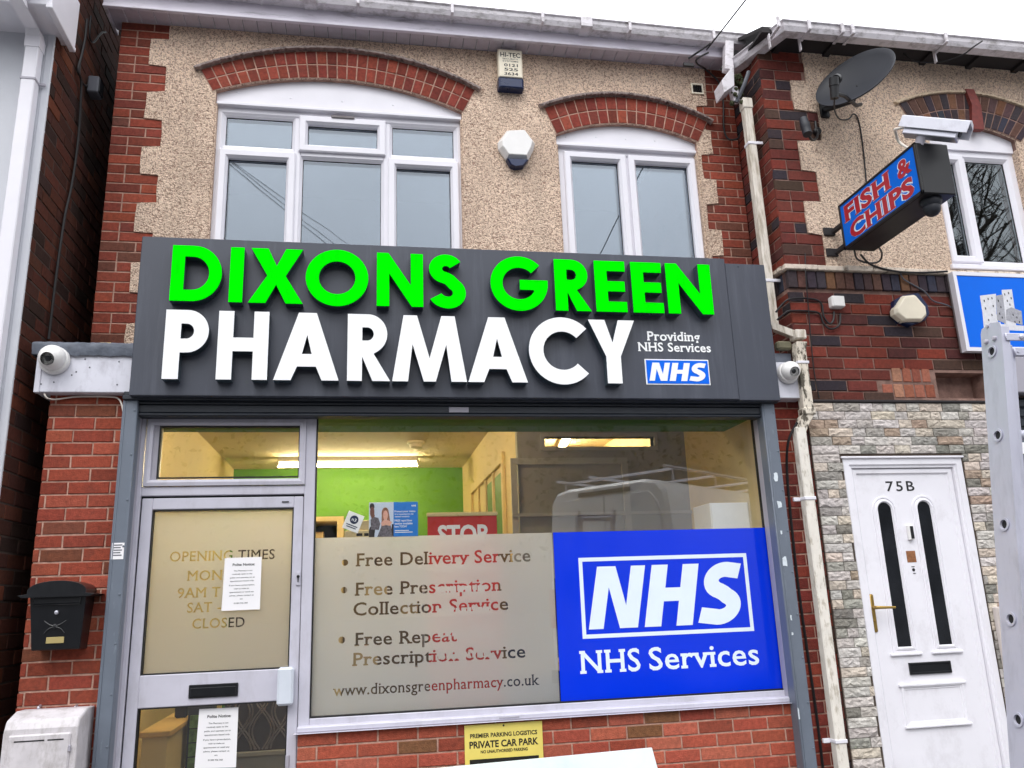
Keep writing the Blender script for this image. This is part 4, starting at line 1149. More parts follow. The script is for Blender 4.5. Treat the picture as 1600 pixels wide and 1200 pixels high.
def hexbox(t, P, Y, depth, facem, basem, inset, base_rows=None, foot=None):
    c = (sum(p[0] for p in P)/len(P), sum(p[1] for p in P)/len(P))
    S = lambda k: [(c[0]+(p[0]-c[0])*k, c[1]+(p[1]-c[1])*k) for p in P]
    rg = [[(u, Y, v) for u, v in S(1)], [(u, Y-depth*.35, v) for u, v in S(1)], [(u, Y-depth*.85, v) for u, v in S(1-inset*.75)], [(u, Y-depth, v) for u, v in S(1-inset)]]
    mb = MB(); mb.rings(rg, True, True); return mb.build('cover', facem, t, bevel=.004)
a2 = thing('alarm_box', 'shield shaped white alarm box with dark blue tip between the two upper windows', 'alarm box', W(806, 265, Ya))
P = pxpoly([(791, 207), (819, 206), (835, 227), (832, 238), (824, 254), (790, 252), (778, 236), (777, 226)], Ya)
hexbox(a2, P, Ya, .07, M['white_plastic'], None, .2)
P = pxpoly([(790, 252.8), (824, 254.8), (816, 265), (803, 266.5), (796, 263)], Ya)
mb = MB(); c = (sum(p[0] for p in P)/5, sum(p[1] for p in P)/5)
mb.rings([[(u, Ya, v) for u, v in P], [(u, Ya-.05, v) for u, v in P], [(c[0]+(u-c[0])*.85, Ya-.062, c[1]+(v-c[1])*.85) for u, v in P]], True, True); mb.build('strobe_tip', M['blue_dark'], a2)

def dome_cam(px, py, Y, r, look, label):
    c = W(px, py, Y); t = thing('security_camera', label, 'camera', c)
    n = Vector((0, -1, 0)); lk = Vector(look).normalized()
    mb = MB(); mb.lathe([(r*1.0, 0), (r*1.0, .012), (r*.93, .028), (r*.8, .034)], c+Vector((0, 0, -.006)), n, 32); mb.build('base', M['white_plastic'], t)
    cc = c+n*(.045); mb = MB()
    mb.lathe([(r*.12, -r*.85)]+[(r*.86*math.sin(a), -r*.86*math.cos(a)) for a in [R(20+8*k) for k in range(17)]]+[(r*.60, r*.62), (r*.56, r*.60)], cc, lk, 32); mb.build('ball', M['white_plastic'], t)
    mb = MB(); mb.lathe([(r*.57, r*.60), (r*.50, r*.605), (r*.47, r*.57), (r*.26, r*.56)], cc, lk, 28); ln = mb.build('lens_ring', M['black_plastic'], t)
    mb = MB(); mb.lathe([(r*.27, r*.565), (r*.2, r*.61), (r*.08, r*.63), (.0005, r*.635)], cc, lk, 20); mb.build('lens', M['dark_glass'], ln)
dome_cam(86, 562, 4.963, .085, (-.08, -.85, -.35), 'white turret camera on the white boxed end at the left of the sign')
dome_cam(1230, 582, 4.963, .075, (.02, -.9, -.35), 'white turret camera beside the peeling downpipe at the right of the sign')

# ================================================================ the chip shop next door
cs = thing('chip_shop_building', 'neighbouring chip shop building of dark red brick and roughcast above a stone clad doorway', 'building', (4.4, YR, 0))
Xc = 2.954; XE = 6.6
def Ysolve(px, py, z): return (z-EYE)/((wz(px, py, 1.)-EYE))
gzb = wz(1420, 78, 4.86)                              # underside of the gutter
CZE = gzb+.035
zled = wz(1400, 424, YR)
mb = MB()
o3x0, o3x1 = wx(1470, 380, YR), wx(1594, 360, YR)
A3i = circle3(*px3([(1436, 214), (1513, 198.5), (1602, 229)], YR))
A3o = circle3(*px3([(1402, 164), (1515, 150), (1623, 184)], YR))
w3cx = A3o[0]
w3z0 = (wz(1480, 412, YR)+wz(1542, 421, YR))/2
w3x1 = wx(1587, 228, YR); w3x0 = 2*w3cx-w3x1-.02
w3zs = wz(1578, 230, YR)
op3 = opening(w3x0, w3x1, w3z0, A3i)
mb.prism([[(Xc+.004, zled), (XE, zled), (XE, CZE), (Xc+.004, CZE)], op3], YR+.002, YR+.22); 
mb.box(Xc+.006, Xc+.2, YR+.22, YW+.3, 0.1, CZE); mb.box(Xc+.006, Xc+.2, YR+.012, YR+.22, .1, zled-.05)
cw = mb.build('upper_wall', M['mortar_old'], cs)
qh = (.663-.4611)*YR/(8.1*.5)/3*.5                    # old bricks
cq = (wz(1199, 202, YR)-wz(1224, 398, YR))/13.2
mb = MB(); steps3 = []
z1 = wz(1237, 128, YR); hq = cq*3
edges = [1255, 1237, 1280, 1248, 1278, 1258, 1287]; pxy = [105, 150, 196, 243, 291, 340, 390]
tops = [CZE]+[wz(1250, y, YR) for y in (128, 174, 220, 267, 315, 365)]+[zled+.012]
for i in range(7):
    xe = wx(edges[i], pxy[i], YR); zt, zb = tops[i], tops[i+1]; steps3.append((zt, zb, xe))
    bricks(mb, front(YR), Xc, xe, zb, zt, PAL_OLD, L=.232, H=cq, m=.009, off=(.0 if i % 2 else .116), row0=i, rough=.003)
bricks(mb, facing_left(Xc), YR, YW+.1, zled+.012, CZE, PAL_OLD, L=.232, H=cq, m=.009, off=.116, proud=.0, rough=.0025)
mb.build('brick_quoin', M['brick'], cw)
lp3 = notch_line(steps3, 1)
mb = MB(); mb.prism([[(x, z) for x, z in lp3]+[(XE-.01, zled+.01), (XE-.01, CZE)], op3], YR-.014, YR+.0015, back=False); mb.build('roughcast_panel', M['roughcast_old'], cw)
# arch over its window
M['drip_cream'] = mat('drip_cream', rgb(206, 186, 160), .85, var=.2, vs=30)
e3 = px3([(1436, 214), (1593, 226), (1402, 164), (1623, 184)], YR)
arch3 = brick_arch('window_arch', A3i, A3o, e3[0][0], e3[1][0], e3[2][0], e3[3][0], 17, YR, PAL_BLUE, cw, proud=.024, mort='mortar_old', drip='drip_cream', drip_w=.03, drip_out=.04)
mb = MB(); k0, k1 = W(1510, 150, YR), W(1520, 206, YR); 
mb.rings([[(k0.x-.04, YR-.05, k0.z+.03), (k0.x+.035, YR-.05, k0.z+.03), (k0.x+.035, YR, k0.z+.03), (k0.x-.04, YR, k0.z+.03)], [(k0.x-.02, YR-.06, k0.z-.12), (k0.x+.06, YR-.06, k0.z-.12), (k0.x+.06, YR, k0.z-.12), (k0.x-.02, YR, k0.z-.12)], [(k0.x-.05, YR-.045, k1.z), (k0.x+.06, YR-.045, k1.z), (k0.x+.06, YR, k1.z), (k0.x-.05, YR, k1.z)]], True, True)
mb.build('keystone', mat('keystone_paint', rgb(120, 52, 46), .7, var=.3, vs=30), arch3)
Y3 = YR+.05
m3 = wx(1513, 300, Y3)
win3 = upvc(cs, w3x0+.005, w3x1-.005, w3z0+.005, w3zs-.035, Y3, [m3], {}, {(0, 0)}, M['glass_chip'], fw=.06)
n = 24; pts = [(w3x0+.006, w3zs-.034), (w3x1-.006, w3zs-.034)]+[(w3x1-.006+(w3x0-w3x1+.012)*i/n, max(w3zs-.03, on_circle(A3i, w3x1-.006+(w3x0-w3x1+.012)*i/n)-.002)) for i in range(n+1)]
mb = MB(); mb.prism([pts], YR+.03, YR+.06); mb.build('arch_infill_panel', M['pvc'], cs)
mb = MB(); mb.box(w3x0-.02, w3x1+.02, YR-.04, Y3, w3z0-.035, w3z0+.004, .006); mb.build('window_sill', M['pvc'], cs)
for a, b in ((w3x0-.001, w3x0+.005), (w3x1-.005, w3x1+.001)):
    mb = MB(); mb.box(a, b, YR-.004, YR+.1, w3z0, w3zs-.02); mb.build('window_reveal', M['roughcast_old'], cs)
mb = MB(); x0, x1, y0, y1, z0, z1 = w3x0-.3, w3x1+.3, YR+.225, YR+2, w3z0-.6, CZE-.02
mb.add([(x0, y0, z0), (x1, y0, z0), (x1, y0, z1), (x0, y0, z1), (x0, y1, z0), (x1, y1, z0), (x1, y1, z1), (x0, y1, z1)], [(4, 5, 6, 7), (0, 1, 5, 4), (3, 7, 6, 2), (0, 4, 7, 3), (1, 2, 6, 5)])
mb.build('upstairs_room', M['dark_room2'], cs)
# ledge of pale tiles and a course of dark soldier bricks, then the brick band
z_l0 = wz(1400, 431, YR-.03); zso = wz(1300, 454, YR-.02)
mb = MB(); x = Xc-.03
while x < 5.3:
    w_ = rnd.uniform(.2, .27); mb.box(x+.002, x+w_-.002, YR-.045+rnd.uniform(-.004, .004), YR+.05, zled-.026+rnd.uniform(-.003, .003), zled+.010+rnd.uniform(-.004, .003), .004); x += w_
y = YR-.03
while y < YW+.1:
    mb.box(Xc-.04, Xc+.03, y+.03, y+.22, zled-.024+rnd.uniform(-.003, .003), zled+.008, .004); y += .2
mb.build('tile_ledge', mat('ledge_paint', rgb(214, 200, 184), .8, var=.2, vs=24, dirt=rgb(96, 80, 70), dirt_amt=.8, ds=(14, 14, 14), dlo=.52, dhi=.64), cw)
zst = wz(1420, 628, YR)                                # top of the stone cladding
mb = MB(); mb.prism([[(Xc+.004, zst-.1), (XE, zst-.1), (XE, zled-.02), (Xc+.004, zled-.02)], [(wx(1462, 588, YR), wz(1462, 622, YR)), (wx(1538, 588, YR), wz(1462, 622, YR)), (wx(1538, 588, YR), wz(1462, 582, YR)), (wx(1462, 588, YR), wz(1462, 582, YR))]], YR+.003, YR+.2)
mb.box(wx(1462, 600, YR)-.05, wx(1540, 600, YR)+.2, YR+.14, YR+.19, wz(1462, 626, YR), wz(1462, 575, YR))
band = mb.build('brick_band', M['mortar_old'], cs)
zs_t, zs_b = zled-.028, wz(1300, 453, YR)
mb = MB()
bricks(mb, front(YR), Xc, 5.4, zs_b, zs_t, PAL_BLUE, L=.074, H=zs_t-zs_b, m=.008, alt=False, proud=.022, rough=.003)
bricks(mb, facing_left(Xc), YR-.02, YW+.05, zs_b, zs_t, PAL_BLUE, L=.074, H=zs_t-zs_b, m=.008, alt=False, proud=.0, rough=.003)
hxl, hxr = wx(1396, 600, YR), wx(1464, 600, YR); hz = wz(1430, 573, YR)
bricks(mb, front(YR), Xc, 5.4, zst-.01, zs_b-.02, PAL_OLD, L=.235, H=cq*1.02, m=.011, rough=.004, proud=.005,
       skip=lambda u, v, a, b: v < hz and hxl-.04 < u)
bricks(mb, facing_left(Xc), YR-.003, YW+.05, .3, zs_b-.02, PAL_OLD, L=.235, H=cq*1.02, m=.011, rough=.003, proud=.001)
PAL_SP = [(3, rgb(160, 100, 80)), (2, rgb(138, 80, 64)), (1, rgb(178, 128, 104))]
z_a, z_b2, z_c = wz(1430, 574, YR), wz(1430, 600, YR), wz(1430, 622, YR)
bricks(mb, front(YR), hxl, hxr-.01, z_b2+.008, z_a, PAL_SP, L=.077, H=z_a-z_b2, m=.014, alt=False, proud=.003)
bricks(mb, front(YR), hxl-.09, hxr, z_c, z_b2, PAL_SP+[(2, rgb(92, 78, 72))], L=.083, H=z_b2-z_c, m=.010, alt=False, proud=.001)
mb.build('band_bricks', M['brick'], band)
mb = MB(); mb.box(Xc+.02, 5.4, YR-.035, YR+.02, zst-.012, zst+.006, .004); mb.build('cladding_trim', M['dark_wood'], cs)
# stone cladding around the door
dxL = (wx(1315.3, 716.7, YR)+wx(1380.6, 1200, YR))/2; dxR = (wx(1501.4, 714, YR)+wx(1583.6, 1200, YR))/2; dzT = (wz(1315, 717, YR)+wz(1501, 714, YR))/2
mb = MB(); mb.box(Xc+.01, dxL-.002, YR-.012, YR+.2, 0.1, zst-.012); mb.box(dxR+.002, XE, YR-.012, YR+.2, .1, zst-.012); mb.box(dxL-.002, dxR+.002, YR-.012, YR+.2, dzT+.002, zst-.012)
clad = mb.build('stone_cladding', mat('clad_joint', rgb(74, 62, 54), .95, var=.2), cs)
PAL_ST = [(5, rgb(194, 188, 182)), (3, rgb(196, 184, 170)), (1.6, rgb(156, 152, 145)), (1.1, rgb(128, 125, 117)), (2.5, rgb(184, 176, 172)), (1, rgb(166, 146, 130))]
mb = MB(); hs_ = .0595; z = zst-.014; r = 0
def stone(a, b, c_, d_):
    tint = jitter_col(pick(PAL_ST), .12, .025); nx, nz = max(4, int((b-a)/.022)), 4; pr = .012+rnd.uniform(-.003, .004); vs = []; fs = []
    tilt = rnd.uniform(-.06, .06)
    for j in range(nz+1):
        for i in range(nx+1):
            u, v = a+(b-a)*i/nx, c_+(d_-c_)*j/nz
            e = i in (0, nx) or j in (0, nz)
            dd = pr+(u-(a+b)/2)*tilt+rnd.uniform(-.0052, .0052) if not e else pr-.0035+rnd.uniform(-.002, .002)
            vs.append((u+(0 if e else rnd.uniform(-.004, .004)), YR-.012-dd, v+(0 if e else rnd.uniform(-.003, .003))))
    for j in range(nz):
        for i in range(nx):
            q = j*(nx+1)+i
            fs += [(q, q+1, q+nx+2), (q, q+nx+2, q+nx+1)] if rnd.random() < .5 else [(q, q+1, q+nx+1), (q+1, q+nx+2, q+nx+1)]
    ring = [j for j in range(nx+1)]+[(j+1)*(nx+1)+nx for j in range(nz)]+[nz*(nx+1)+nx-1-i for i in range(nx)]+[(nz-1-j)*(nx+1) for j in range(nz-1)]
    n0 = len(vs); vs += [(vs[k][0], YR-.010, vs[k][2]) for k in ring]
    for k in range(len(ring)): l = (k+1) % len(ring); fs.append((ring[k], ring[l], n0+l, n0+k))
    mb.add(vs, fs, tint)
while z-hs_ > .25:
    x = Xc+.012; c_, d_ = z-hs_+.0020, z-.0020
    while x < 5.5:
        L_ = rnd.choice((.08, .10, .12, .14, .16, .18, .2))
        a, b = x, x+L_; x += L_
        if c_ < dzT+.01:
            if a < dxL-.004 < b: b = dxL-.004
            if a < dxR+.004 < b: a = dxR+.004
            if a >= dxL-.005 and b <= dxR+.005: continue
        if b-a > .025: stone(a+.0022, b-.0022, c_, d_)
    z -= hs_
mb.build('stone_tiles', M['stone'], clad)
# its white front door, number 75B
YD = YR+.012
F = MB(); F.frame(dxL, dxR, 0.1, dzT, [(0, YD+.07), (0, YD-.02), (.004, YD-.024), (.045, YD-.024), (.052, YD-.012), (.066, YD-.012), (.072, YD+.02), (.072, YD+.07)])
F.box(dxL-.012, dxR+.012, YD-.038, YD-.01, dzT-.004, dzT+.010, .003)
d75 = F.build('front_door', M['door_white'], cs)
lx_0, lx_1 = dxL+.072, dxR-.072; lzT = dzT-.072
L_ = MB(); L_.box(lx_0+.003, lx_1-.003, YD+.012, YD+.06, .3, lzT-.003, .003)
L_.frame(lx_0+.002, lx_1-.002, .2, lzT-.002, [(0, YD+.03), (0, YD+.004), (.004, YD), (.028, YD), (.036, YD+.0125)])
def slot_outline(x0, x1, z0, zt, n=14):
    r = (x1-x0)/2; return [(x0, z0), (x1, z0)]+arc((x0+x1)/2, zt-r, r, 0, 180, n)
slots = []
for (tl, tr, bl, br, ty, by) in ((1372.5, 1393.5, 1406, 1426.5, 785, 1010.5), (1435.5, 1455.5, 1470, 1489.5, 783, 1007)):
    x0 = (wx(tl, 800, YD)+wx(bl, by, YD))/2; x1 = (wx(tr, 800, YD)+wx(br, by, YD))/2; zt = wz((tl+tr)/2, ty, YD); zb = wz((bl+br)/2, by, YD); slots.append((x0, x1, zb, zt))
leaf = L_.build('door_leaf', M['door_white'], d75)
mo = MB(); gs = MB()
for x0, x1, zb, zt in slots:
    ol = lambda e: slot_outline(x0-e, x1+e, zb-e, zt+e)
    mo.rings([[(u, YD+.013, v) for u, v in ol(.044)], [(u, YD+.004, v) for u, v in ol(.04)], [(u, YD+.004, v) for u, v in ol(.03)], [(u, YD+.010, v) for u, v in ol(.026)], [(u, YD+.002, v) for u, v in ol(.018)], [(u, YD+.0, v) for u, v in ol(.008)], [(u, YD+.0105, v) for u, v in ol(.0)]], False, False)
    mo.box(x0-.065, x1+.065, YD-.004, YD+.013, zb-.055, zb-.038, .004)
    gs.prism([ol(-.0005)], YD+.0095, YD+.0125)
mo.build('glazing_moulding', M['door_white'], d75)
gs.build('pane', mat('leaded_glass', rgb(30, 32, 36), .12, var=.5, vs=3.5, spec=.6), d75)
pz1, pz0 = wz(1455, 1068, YD), wz(1470, 1134, YD); px0, px1 = (wx(1407, 1066, YD)+wx(1418, 1138, YD))/2, (wx(1506, 1062, YD)+wx(1517, 1126, YD))/2
mo = MB(); mo.frame(px0, px1, pz0, pz1, [(0, YD+.013), (.004, YD+.002), (.016, YD+.000), (.022, YD+.008), (.03, YD+.008), (.034, YD+.013)])
mo.box(px0-.012, px1+.012, YD-.006, YD+.013, pz1-.012, pz1+.006, .004); mo.box(px0-.008, px1+.008, YD-.006, YD+.013, pz0-.006, pz0+.010, .004)
mo.build('panel_moulding', M['door_white'], d75)
lb = [(wx(1422, 1045, YD)), wx(1487, 1042, YD), wz(1455, 1053, YD), wz(1455, 1034, YD)]
mb = MB(); mb.frame(lb[0], lb[1], lb[2], lb[3], [(0, YD+.013), (0, YD+.002), (.003, YD-.001), (.012, YD-.001), (.015, YD+.004), (.015, YD+.013)]); mb.box(lb[0]+.014, lb[1]-.014, YD+.004, YD+.013, lb[2]+.014, lb[3]-.014)
mb.build('letterbox', M['black_metal'], d75)
hc = W(1366, 958, YD-.012)
mb = MB(); mb.box(hc.x-.016, hc.x+.016, YD-.010, YD+.006, hc.z-.12, hc.z+.12, .007)
mb.tube([(hc.x+.001, YD-.008, hc.z+.035), (hc.x+.001, YD-.055, hc.z+.035), (hc.x+.02, YD-.06, hc.z+.035), (hc.x+.125, YD-.058, hc.z+.032)], [.012, .011, .010, .008], 10)
mb.lathe([(.009, 0), (.008, -.004)], (hc.x, YD-.010, hc.z-.05), (0, 1, 0), 12); mb.build('handle', M['brass'], d75)
mb = MB(); text_flat(mb, '75B', wx(1387, 767, YD), wx(1431, 766, YD), wz(1409, 767, YD), wz(1409, 751.5, YD)-wz(1409, 767, YD), YD+.0108, offset=.012, space=1.25); 
mb.build('house_number', M['ink'], d75)
c = W(1423, 832, YD); mb = MB(); mb.box(c.x-.022, c.x+.016, YD-.012, YD+.013, c.z-.05, c.z+.05, .005); bell = mb.build('doorbell', M['white_plastic'], d75)
mb = MB(); mb.box(c.x-.010, c.x+.014, YD-.016, YD-.011, c.z-.042, c.z+.042, .003); mb.lathe([(.006, 0), (.005, -.003)], (c.x+.002, YD-.016, c.z+.02), (0, 1, 0), 12); mb.build('bell_plate', M['black_plastic'], bell)
c = W(1425.5, 869.5, YD); mb = MB(); mb.box(c.x-.034, c.x+.034, YD+.010, YD+.013, c.z-.038, c.z+.038, .001); nt = mb.build('flat_sign', mat('copper_plate', rgb(150, 100, 66), .5, metal=.3, var=.4, vs=60), d75)
c = W(1429, 890, YD); mb = MB(); mb.lathe([(.010, 0), (.010, -.004), (.006, -.006)], (c.x, YD+.012, c.z), (0, 1, 0), 14); mb.box(c.x-.012, c.x+.01, YD+.009, YD+.013, c.z+.018, c.z+.022); mb.box(c.x-.006, c.x+.012, YD+.009, YD+.013, c.z-.026, c.z-.022); mb.build('spyhole', M['black_plastic'], d75)
# eaves, rainwater goods
mb = MB(); mb.box(Xc-.06, XE, 4.85, YR+.3, CZE, CZE+.02); 
x = Xc+.12
while x < XE: mb.box(x, x+.05, 4.81, YR+.2, CZE-.025, CZE); x += .42
mb.add([(Xc-.05, 4.85, CZE+.022), (XE, 4.85, CZE+.022), (XE, 9.5, CZE+2.3), (Xc-.05, 9.5, CZE+2.3), (Xc-.05, 4.85, CZE+.05), (XE, 4.85, CZE+.05), (XE, 9.5, CZE+2.34), (Xc-.05, 9.5, CZE+2.34)], [(0, 1, 2, 3), (4, 5, 6, 7), (0, 1, 5, 4), (1, 2, 6, 5), (2, 3, 7, 6), (3, 0, 4, 7)])
mb.box(XE-.2, XE, YR+.2, 9.4, 0, CZE); mb.box(Xc, XE, 9.4, 9.6, 0, CZE)
mb.build('roof', M['dark_wood'], cs)
YGt = 4.85
pc = W(1225, 62, YGt); zc = gzb
Y2 = min(5.42, Ysolve(1146, 118, zc)); p2 = W(1146, 118, Y2)
gpath = [(XE, YGt, zc), (pc.x+.02, YGt, zc), (p2.x+.02, Y2, zc)]
gpath = gpath[::-1]
mb = MB(); mb.sweep(gpath, gutter_prof(.11, .072))
cbr = [(wx(1221, 45, 4.7), 0), (wx(1270, 52, 4.7), 0), (wx(1322, 55, 4.7), 1), (wx(1338, 55, 4.7), 1), (wx(1485, 70, 4.7), 0), (5.6, 0)]
for xx, w_ in cbr:
    mb.box(xx-.012, xx+.012, YGt-.128, YGt+.01, zc-.012, zc-.004, .002); mb.box(xx-.012, xx+.012, YGt-.132, YGt-.114, zc-.009, zc+.078, .003)
    if not w_: mb.box(xx-.02, xx-.012, YGt-.01, YGt+.02, zc-.10, zc+.02, .002)
mb.build('gutter', M['pvc_dirty'], cs)
def sq(mb, a, b, w, d=None, up=(0, 1, 0)):
    d = d or w; mb.sweep([a, b], [(-w/2, -d/2), (w/2, -d/2), (w/2, d/2), (-w/2, d/2)], up)
Yp = 5.17
# outlet of the pharmacy's gutter, the dirty pipe down the return wall
mb = MB(); o1 = W(1138, 60, 5.27); o2 = W(1137, 112, 5.24); sq(mb, o1, o2, .07, .062)
b1 = W(1136, 104, 5.16); b2 = W(1138, 148, 5.2)
mb.rings([[(W(1126, 128, 5.15).x, 5.13, W(1126, 128, 5.15).z), (W(1145, 103, 5.15).x, 5.13, W(1145, 103, 5.15).z), (W(1146, 136, 5.15).x, 5.13, W(1146, 136, 5.15).z), (W(1130, 147, 5.15).x, 5.13, W(1130, 147, 5.15).z)],
          [(W(1126, 128, 5.15).x, 5.28, W(1126, 128, 5.15).z), (W(1145, 103, 5.15).x, 5.28, W(1145, 103, 5.15).z), (W(1146, 136, 5.15).x, 5.28, W(1146, 136, 5.15).z), (W(1130, 147, 5.15).x, 5.28, W(1130, 147, 5.15).z)]], True, True)
sq(mb, W(1145, 138, 5.2), W(1150, 160, 5.2), .055)
mb.build('rainwater_outlet', M['pvc_dirty'], ph, bevel=.004)
pxx = (wx(1165, 165, Yp)+wx(1199, 430, Yp))/2
mb = MB(); zt = wz(1164, 158, Yp); zb = wz(1208, 512, Yp)
mb.box(pxx-.033, pxx+.033, Yp-.033, Yp+.033, zb, zt, .007); mb.box(pxx-.039, pxx+.039, Yp-.039, Yp+.039, zt-.08, zt+.01, .006)
dp = mb.build('downpipe', M['pipe_dirty'], cs)
for py in (227, 440):
    mb = MB(); z = wz(1180, py, Yp); mb.box(pxx-.038, pxx+.038, Yp-.038, Yp+.036, z-.012, z+.012, .003); mb.box(pxx+.03, Xc+.0, Yp-.04, Yp-.028, z-.012, z+.012, .003)
    mb.build('bracket', M['pvc'], dp)
mb = MB(); 
for _ in range(60):
    c = W(1152+rnd.uniform(-9, 9), 140+rnd.uniform(-22, 22), 5.2+rnd.uniform(-.05, .05)); s = rnd.uniform(.008, .022)
    mb.lathe([(.002, -s), (s*.8, -s*.5), (s, 0), (s*.7, s*.6), (.002, s)], c, (rnd.uniform(-1, 1), rnd.uniform(-1, 1), 1), 7)
mb.build('moss', M['moss'], dp)
mb = MB(); mb.tube(spline([W(1170, 112, 5.1), W(1163, 132, 5.12), W(1155, 150, 5.16), W(1150, 160, 5.18)], 5), .016, 8); mb.build('branch_pipe', M['grey_ink'], dp)
# lower pipe: short gutter from behind the sign, hopper, peeling length, shoe, pale length
Yq = 4.965
mb = MB(); mb.sweep([W(1207, 512, 5.06), W(1244, 526, 4.985)], [(-.045, -.02), (.045, -.02), (.05, .03), (-.05, .03)]); h0 = W(1248, 525, Yq); mb.box(h0.x-.045, h0.x+.035, Yq-.045, Yq+.05, h0.z-.03, h0.z+.035, .006); 
lp_ = mb.build('downpipe', M['pipe_dirty'], cs)
q0 = W(1250, 536, Yq); q1 = W(1257, 640, Yq); 
mb = MB(); xq = (q0.x+q1.x)/2
mb.rings([[(q0.x-.045, Yq-.04, q0.z), (q0.x+.035, Yq-.04, q0.z), (q0.x+.035, Yq+.04, q0.z), (q0.x-.045, Yq+.04, q0.z)], [(xq-.035, Yq-.035, q0.z-.06), (xq+.035, Yq-.035, q0.z-.06), (xq+.035, Yq+.035, q0.z-.06), (xq-.035, Yq+.035, q0.z-.06)],
          [(xq-.036, Yq-.035, q1.z), (xq+.036, Yq-.035, q1.z), (xq+.036, Yq+.035, q1.z), (xq-.036, Yq+.035, q1.z)]], True, True)
mb.build('peeling_length', M['pipe_peeling'], lp_, bevel=.005)
s0 = W(1257, 645, Yq); s1 = W(1248, 668, Yq)
pxl = (wx(1263, 779.5, Yq)+wx(1314, 1200, Yq))/2
mb = MB(); mb.box(xq-.044, xq+.044, Yq-.044, Yq+.044, s0.z-.02, s0.z+.03, .006)
mb.sweep([(xq, Yq, s0.z-.01), ((xq+pxl)/2, Yq+.0, (s0.z+s1.z)/2-.01), (pxl, Yq, s1.z-.03)], [(-.033, -.033), (.033, -.033), (.033, .033), (-.033, .033)], (0, 1, 0))
mb.build('pipe_bend', M['pipe_peeling'], lp_, bevel=.004)
mb = MB(); mb.box(pxl-.036, pxl+.036, Yq-.034, Yq+.034, .05, s1.z-.0, .007); mb.build('pale_length', M['pipe_pale'], lp_)
for py in (779, 1160):
    mb = MB(); z = wz(1270, py, Yq); mb.box(pxl-.04, pxl+.04, Yq-.04, Yq+.05, z-.011, z+.011, .003); mb.box(pxl-.085, pxl-.04, Yq+.02, Yq+.04, z-.014, z+.012, .003)
    mb.build('bracket', M['pvc'], lp_)
mb = MB(); z = wz(1257, 568, Yq); mb.box(xq-.042, xq+.042, Yq-.041, Yq+.05, z-.009, z+.009, .002)
mb.build('bracket', M['pvc'], lp_)
mb = MB(); t0 = W(1211, 547, 5.03); mb.box(t0.x, t0.x+.11, 4.985, 5.045, t0.z-.005, t0.z+.055, .012); mb.build('timber_end', mat('timber_green', rgb(108, 104, 84), .9, var=.3, vs=20), cs)
# pale panel door of a recessed meter beside the front door
mx0 = (wx(1550, 948, YR-.03)+wx(1575, 1090, YR-.03))/2; mz1 = wz(1560, 948, YR-.03); mz0 = wz(1585, 1098, YR-.03)
mt = thing('meter_box', 'pale stone coloured meter box set low on the stone wall behind the ladder', 'meter box', (mx0+.2, YR-.03, mz0))
mb = MB(); mb.box(mx0, mx0+.42, YR-.06, YR-.024, mz0, mz1, .006); bd = mb.build('casing', M['meter_stone'], mt)
mb = MB(); mb.box(mx0+.012, mx0+.41, YR-.064, YR-.058, mz0+.012, mz1-.012, .004); mb.build('lid', M['meter_stone'], mt)
# ================================================================ things fixed to the chip shop
Yh = YR-.014
# satellite dish
dc = W(1336, 122, 4.72)
view = dc.copy(); view.z -= EYE; view.normalize()
ri = rt - view*rt.dot(view); ri.normalize(); ui = ri.cross(view)
nrm = (-view*math.cos(R(62)) + math.sin(R(62))*(-.56*ri+.83*ui)).normalized()
sdh = thing('satellite_dish', 'dark grey satellite dish fixed to the roughcast under the chip shop gutter', 'satellite dish', W(1300, 165, Yh))
mb = MB(); rr = .29
mb.lathe([(.004, -.062), (rr*.35, -.055), (rr*.65, -.034), (rr*.88, -.008), (rr*.99, .012), (rr*1.01, .013), (rr*1.01, .006), (rr*.9, -.016), (rr*.65, -.044), (rr*.35, -.064), (.004, -.072)], dc, nrm, 56); 
dsh = mb.build('reflector', M['dish'], sdh)
lnb = W(1302, 135, 4.52); base = W(1338, 165, 4.75)
mb = MB(); mb.tube([W(1345, 163, 4.82), base, W(1320, 150, 4.60), W(1306, 146, 4.53)], .014, 8); mb.build('feed_arm', M['black_plastic'], sdh)
ld = (dc-lnb).normalized()
mb = MB(); l0, l1 = W(1303, 122, 4.52), W(1304, 154, 4.55)
mb.tube([l0, l0.lerp(l1, .4), l0.lerp(l1, .42), l1], [.034, .034, .030, .028], 14); mb.lathe([(.032, 0), (.036, .03), (.03, .045)], l0+Vector((.012, 0, -.01)), ld, 16); mb.build('receiver', M['black_plastic'], sdh)
mb = MB(); mb.tube([dc-nrm*.07, dc-nrm*.1+Vector((-.02, .08, -.05)), W(1288, 172, Yh-.02)], .022, 8); c = W(1287, 172, Yh); mb.box(c.x-.035, c.x+.035, Yh-.02, Yh+.01, c.z-.07, c.z+.07, .004); mb.build('wall_mount', M['black_plastic'], sdh)
def cable(name, pts, r, label, m='cable', cat='cable', k=6):
    mb = MB(); mb.tube(spline(pts, k), r, 7); o = mb.build(name, M[m]); tag(o, label, cat); return o
cable('cable', [W(1304, 154, 4.55), W(1304, 172, 4.72), W(1312, 186, 4.95), W(1326, 186, Yh-.02), W(1334, 178, Yh-.02), W(1342, 190, Yh-.005), W(1349, 235, Yh-.005), W(1354, 290, Yh-.005)], .0055, 'black cable dropping from the satellite dish to the fish and chips sign')
cable('cable', [W(1410, 82, 4.95), W(1425, 94, 4.93), W(1448, 98, 4.92), W(1475, 96, 4.88), W(1505, 85, 4.8), W(1520, 74, 4.74), W(1535, 64, 4.72)], .006, 'slack black cable hanging below the chip shop gutter at upper right')
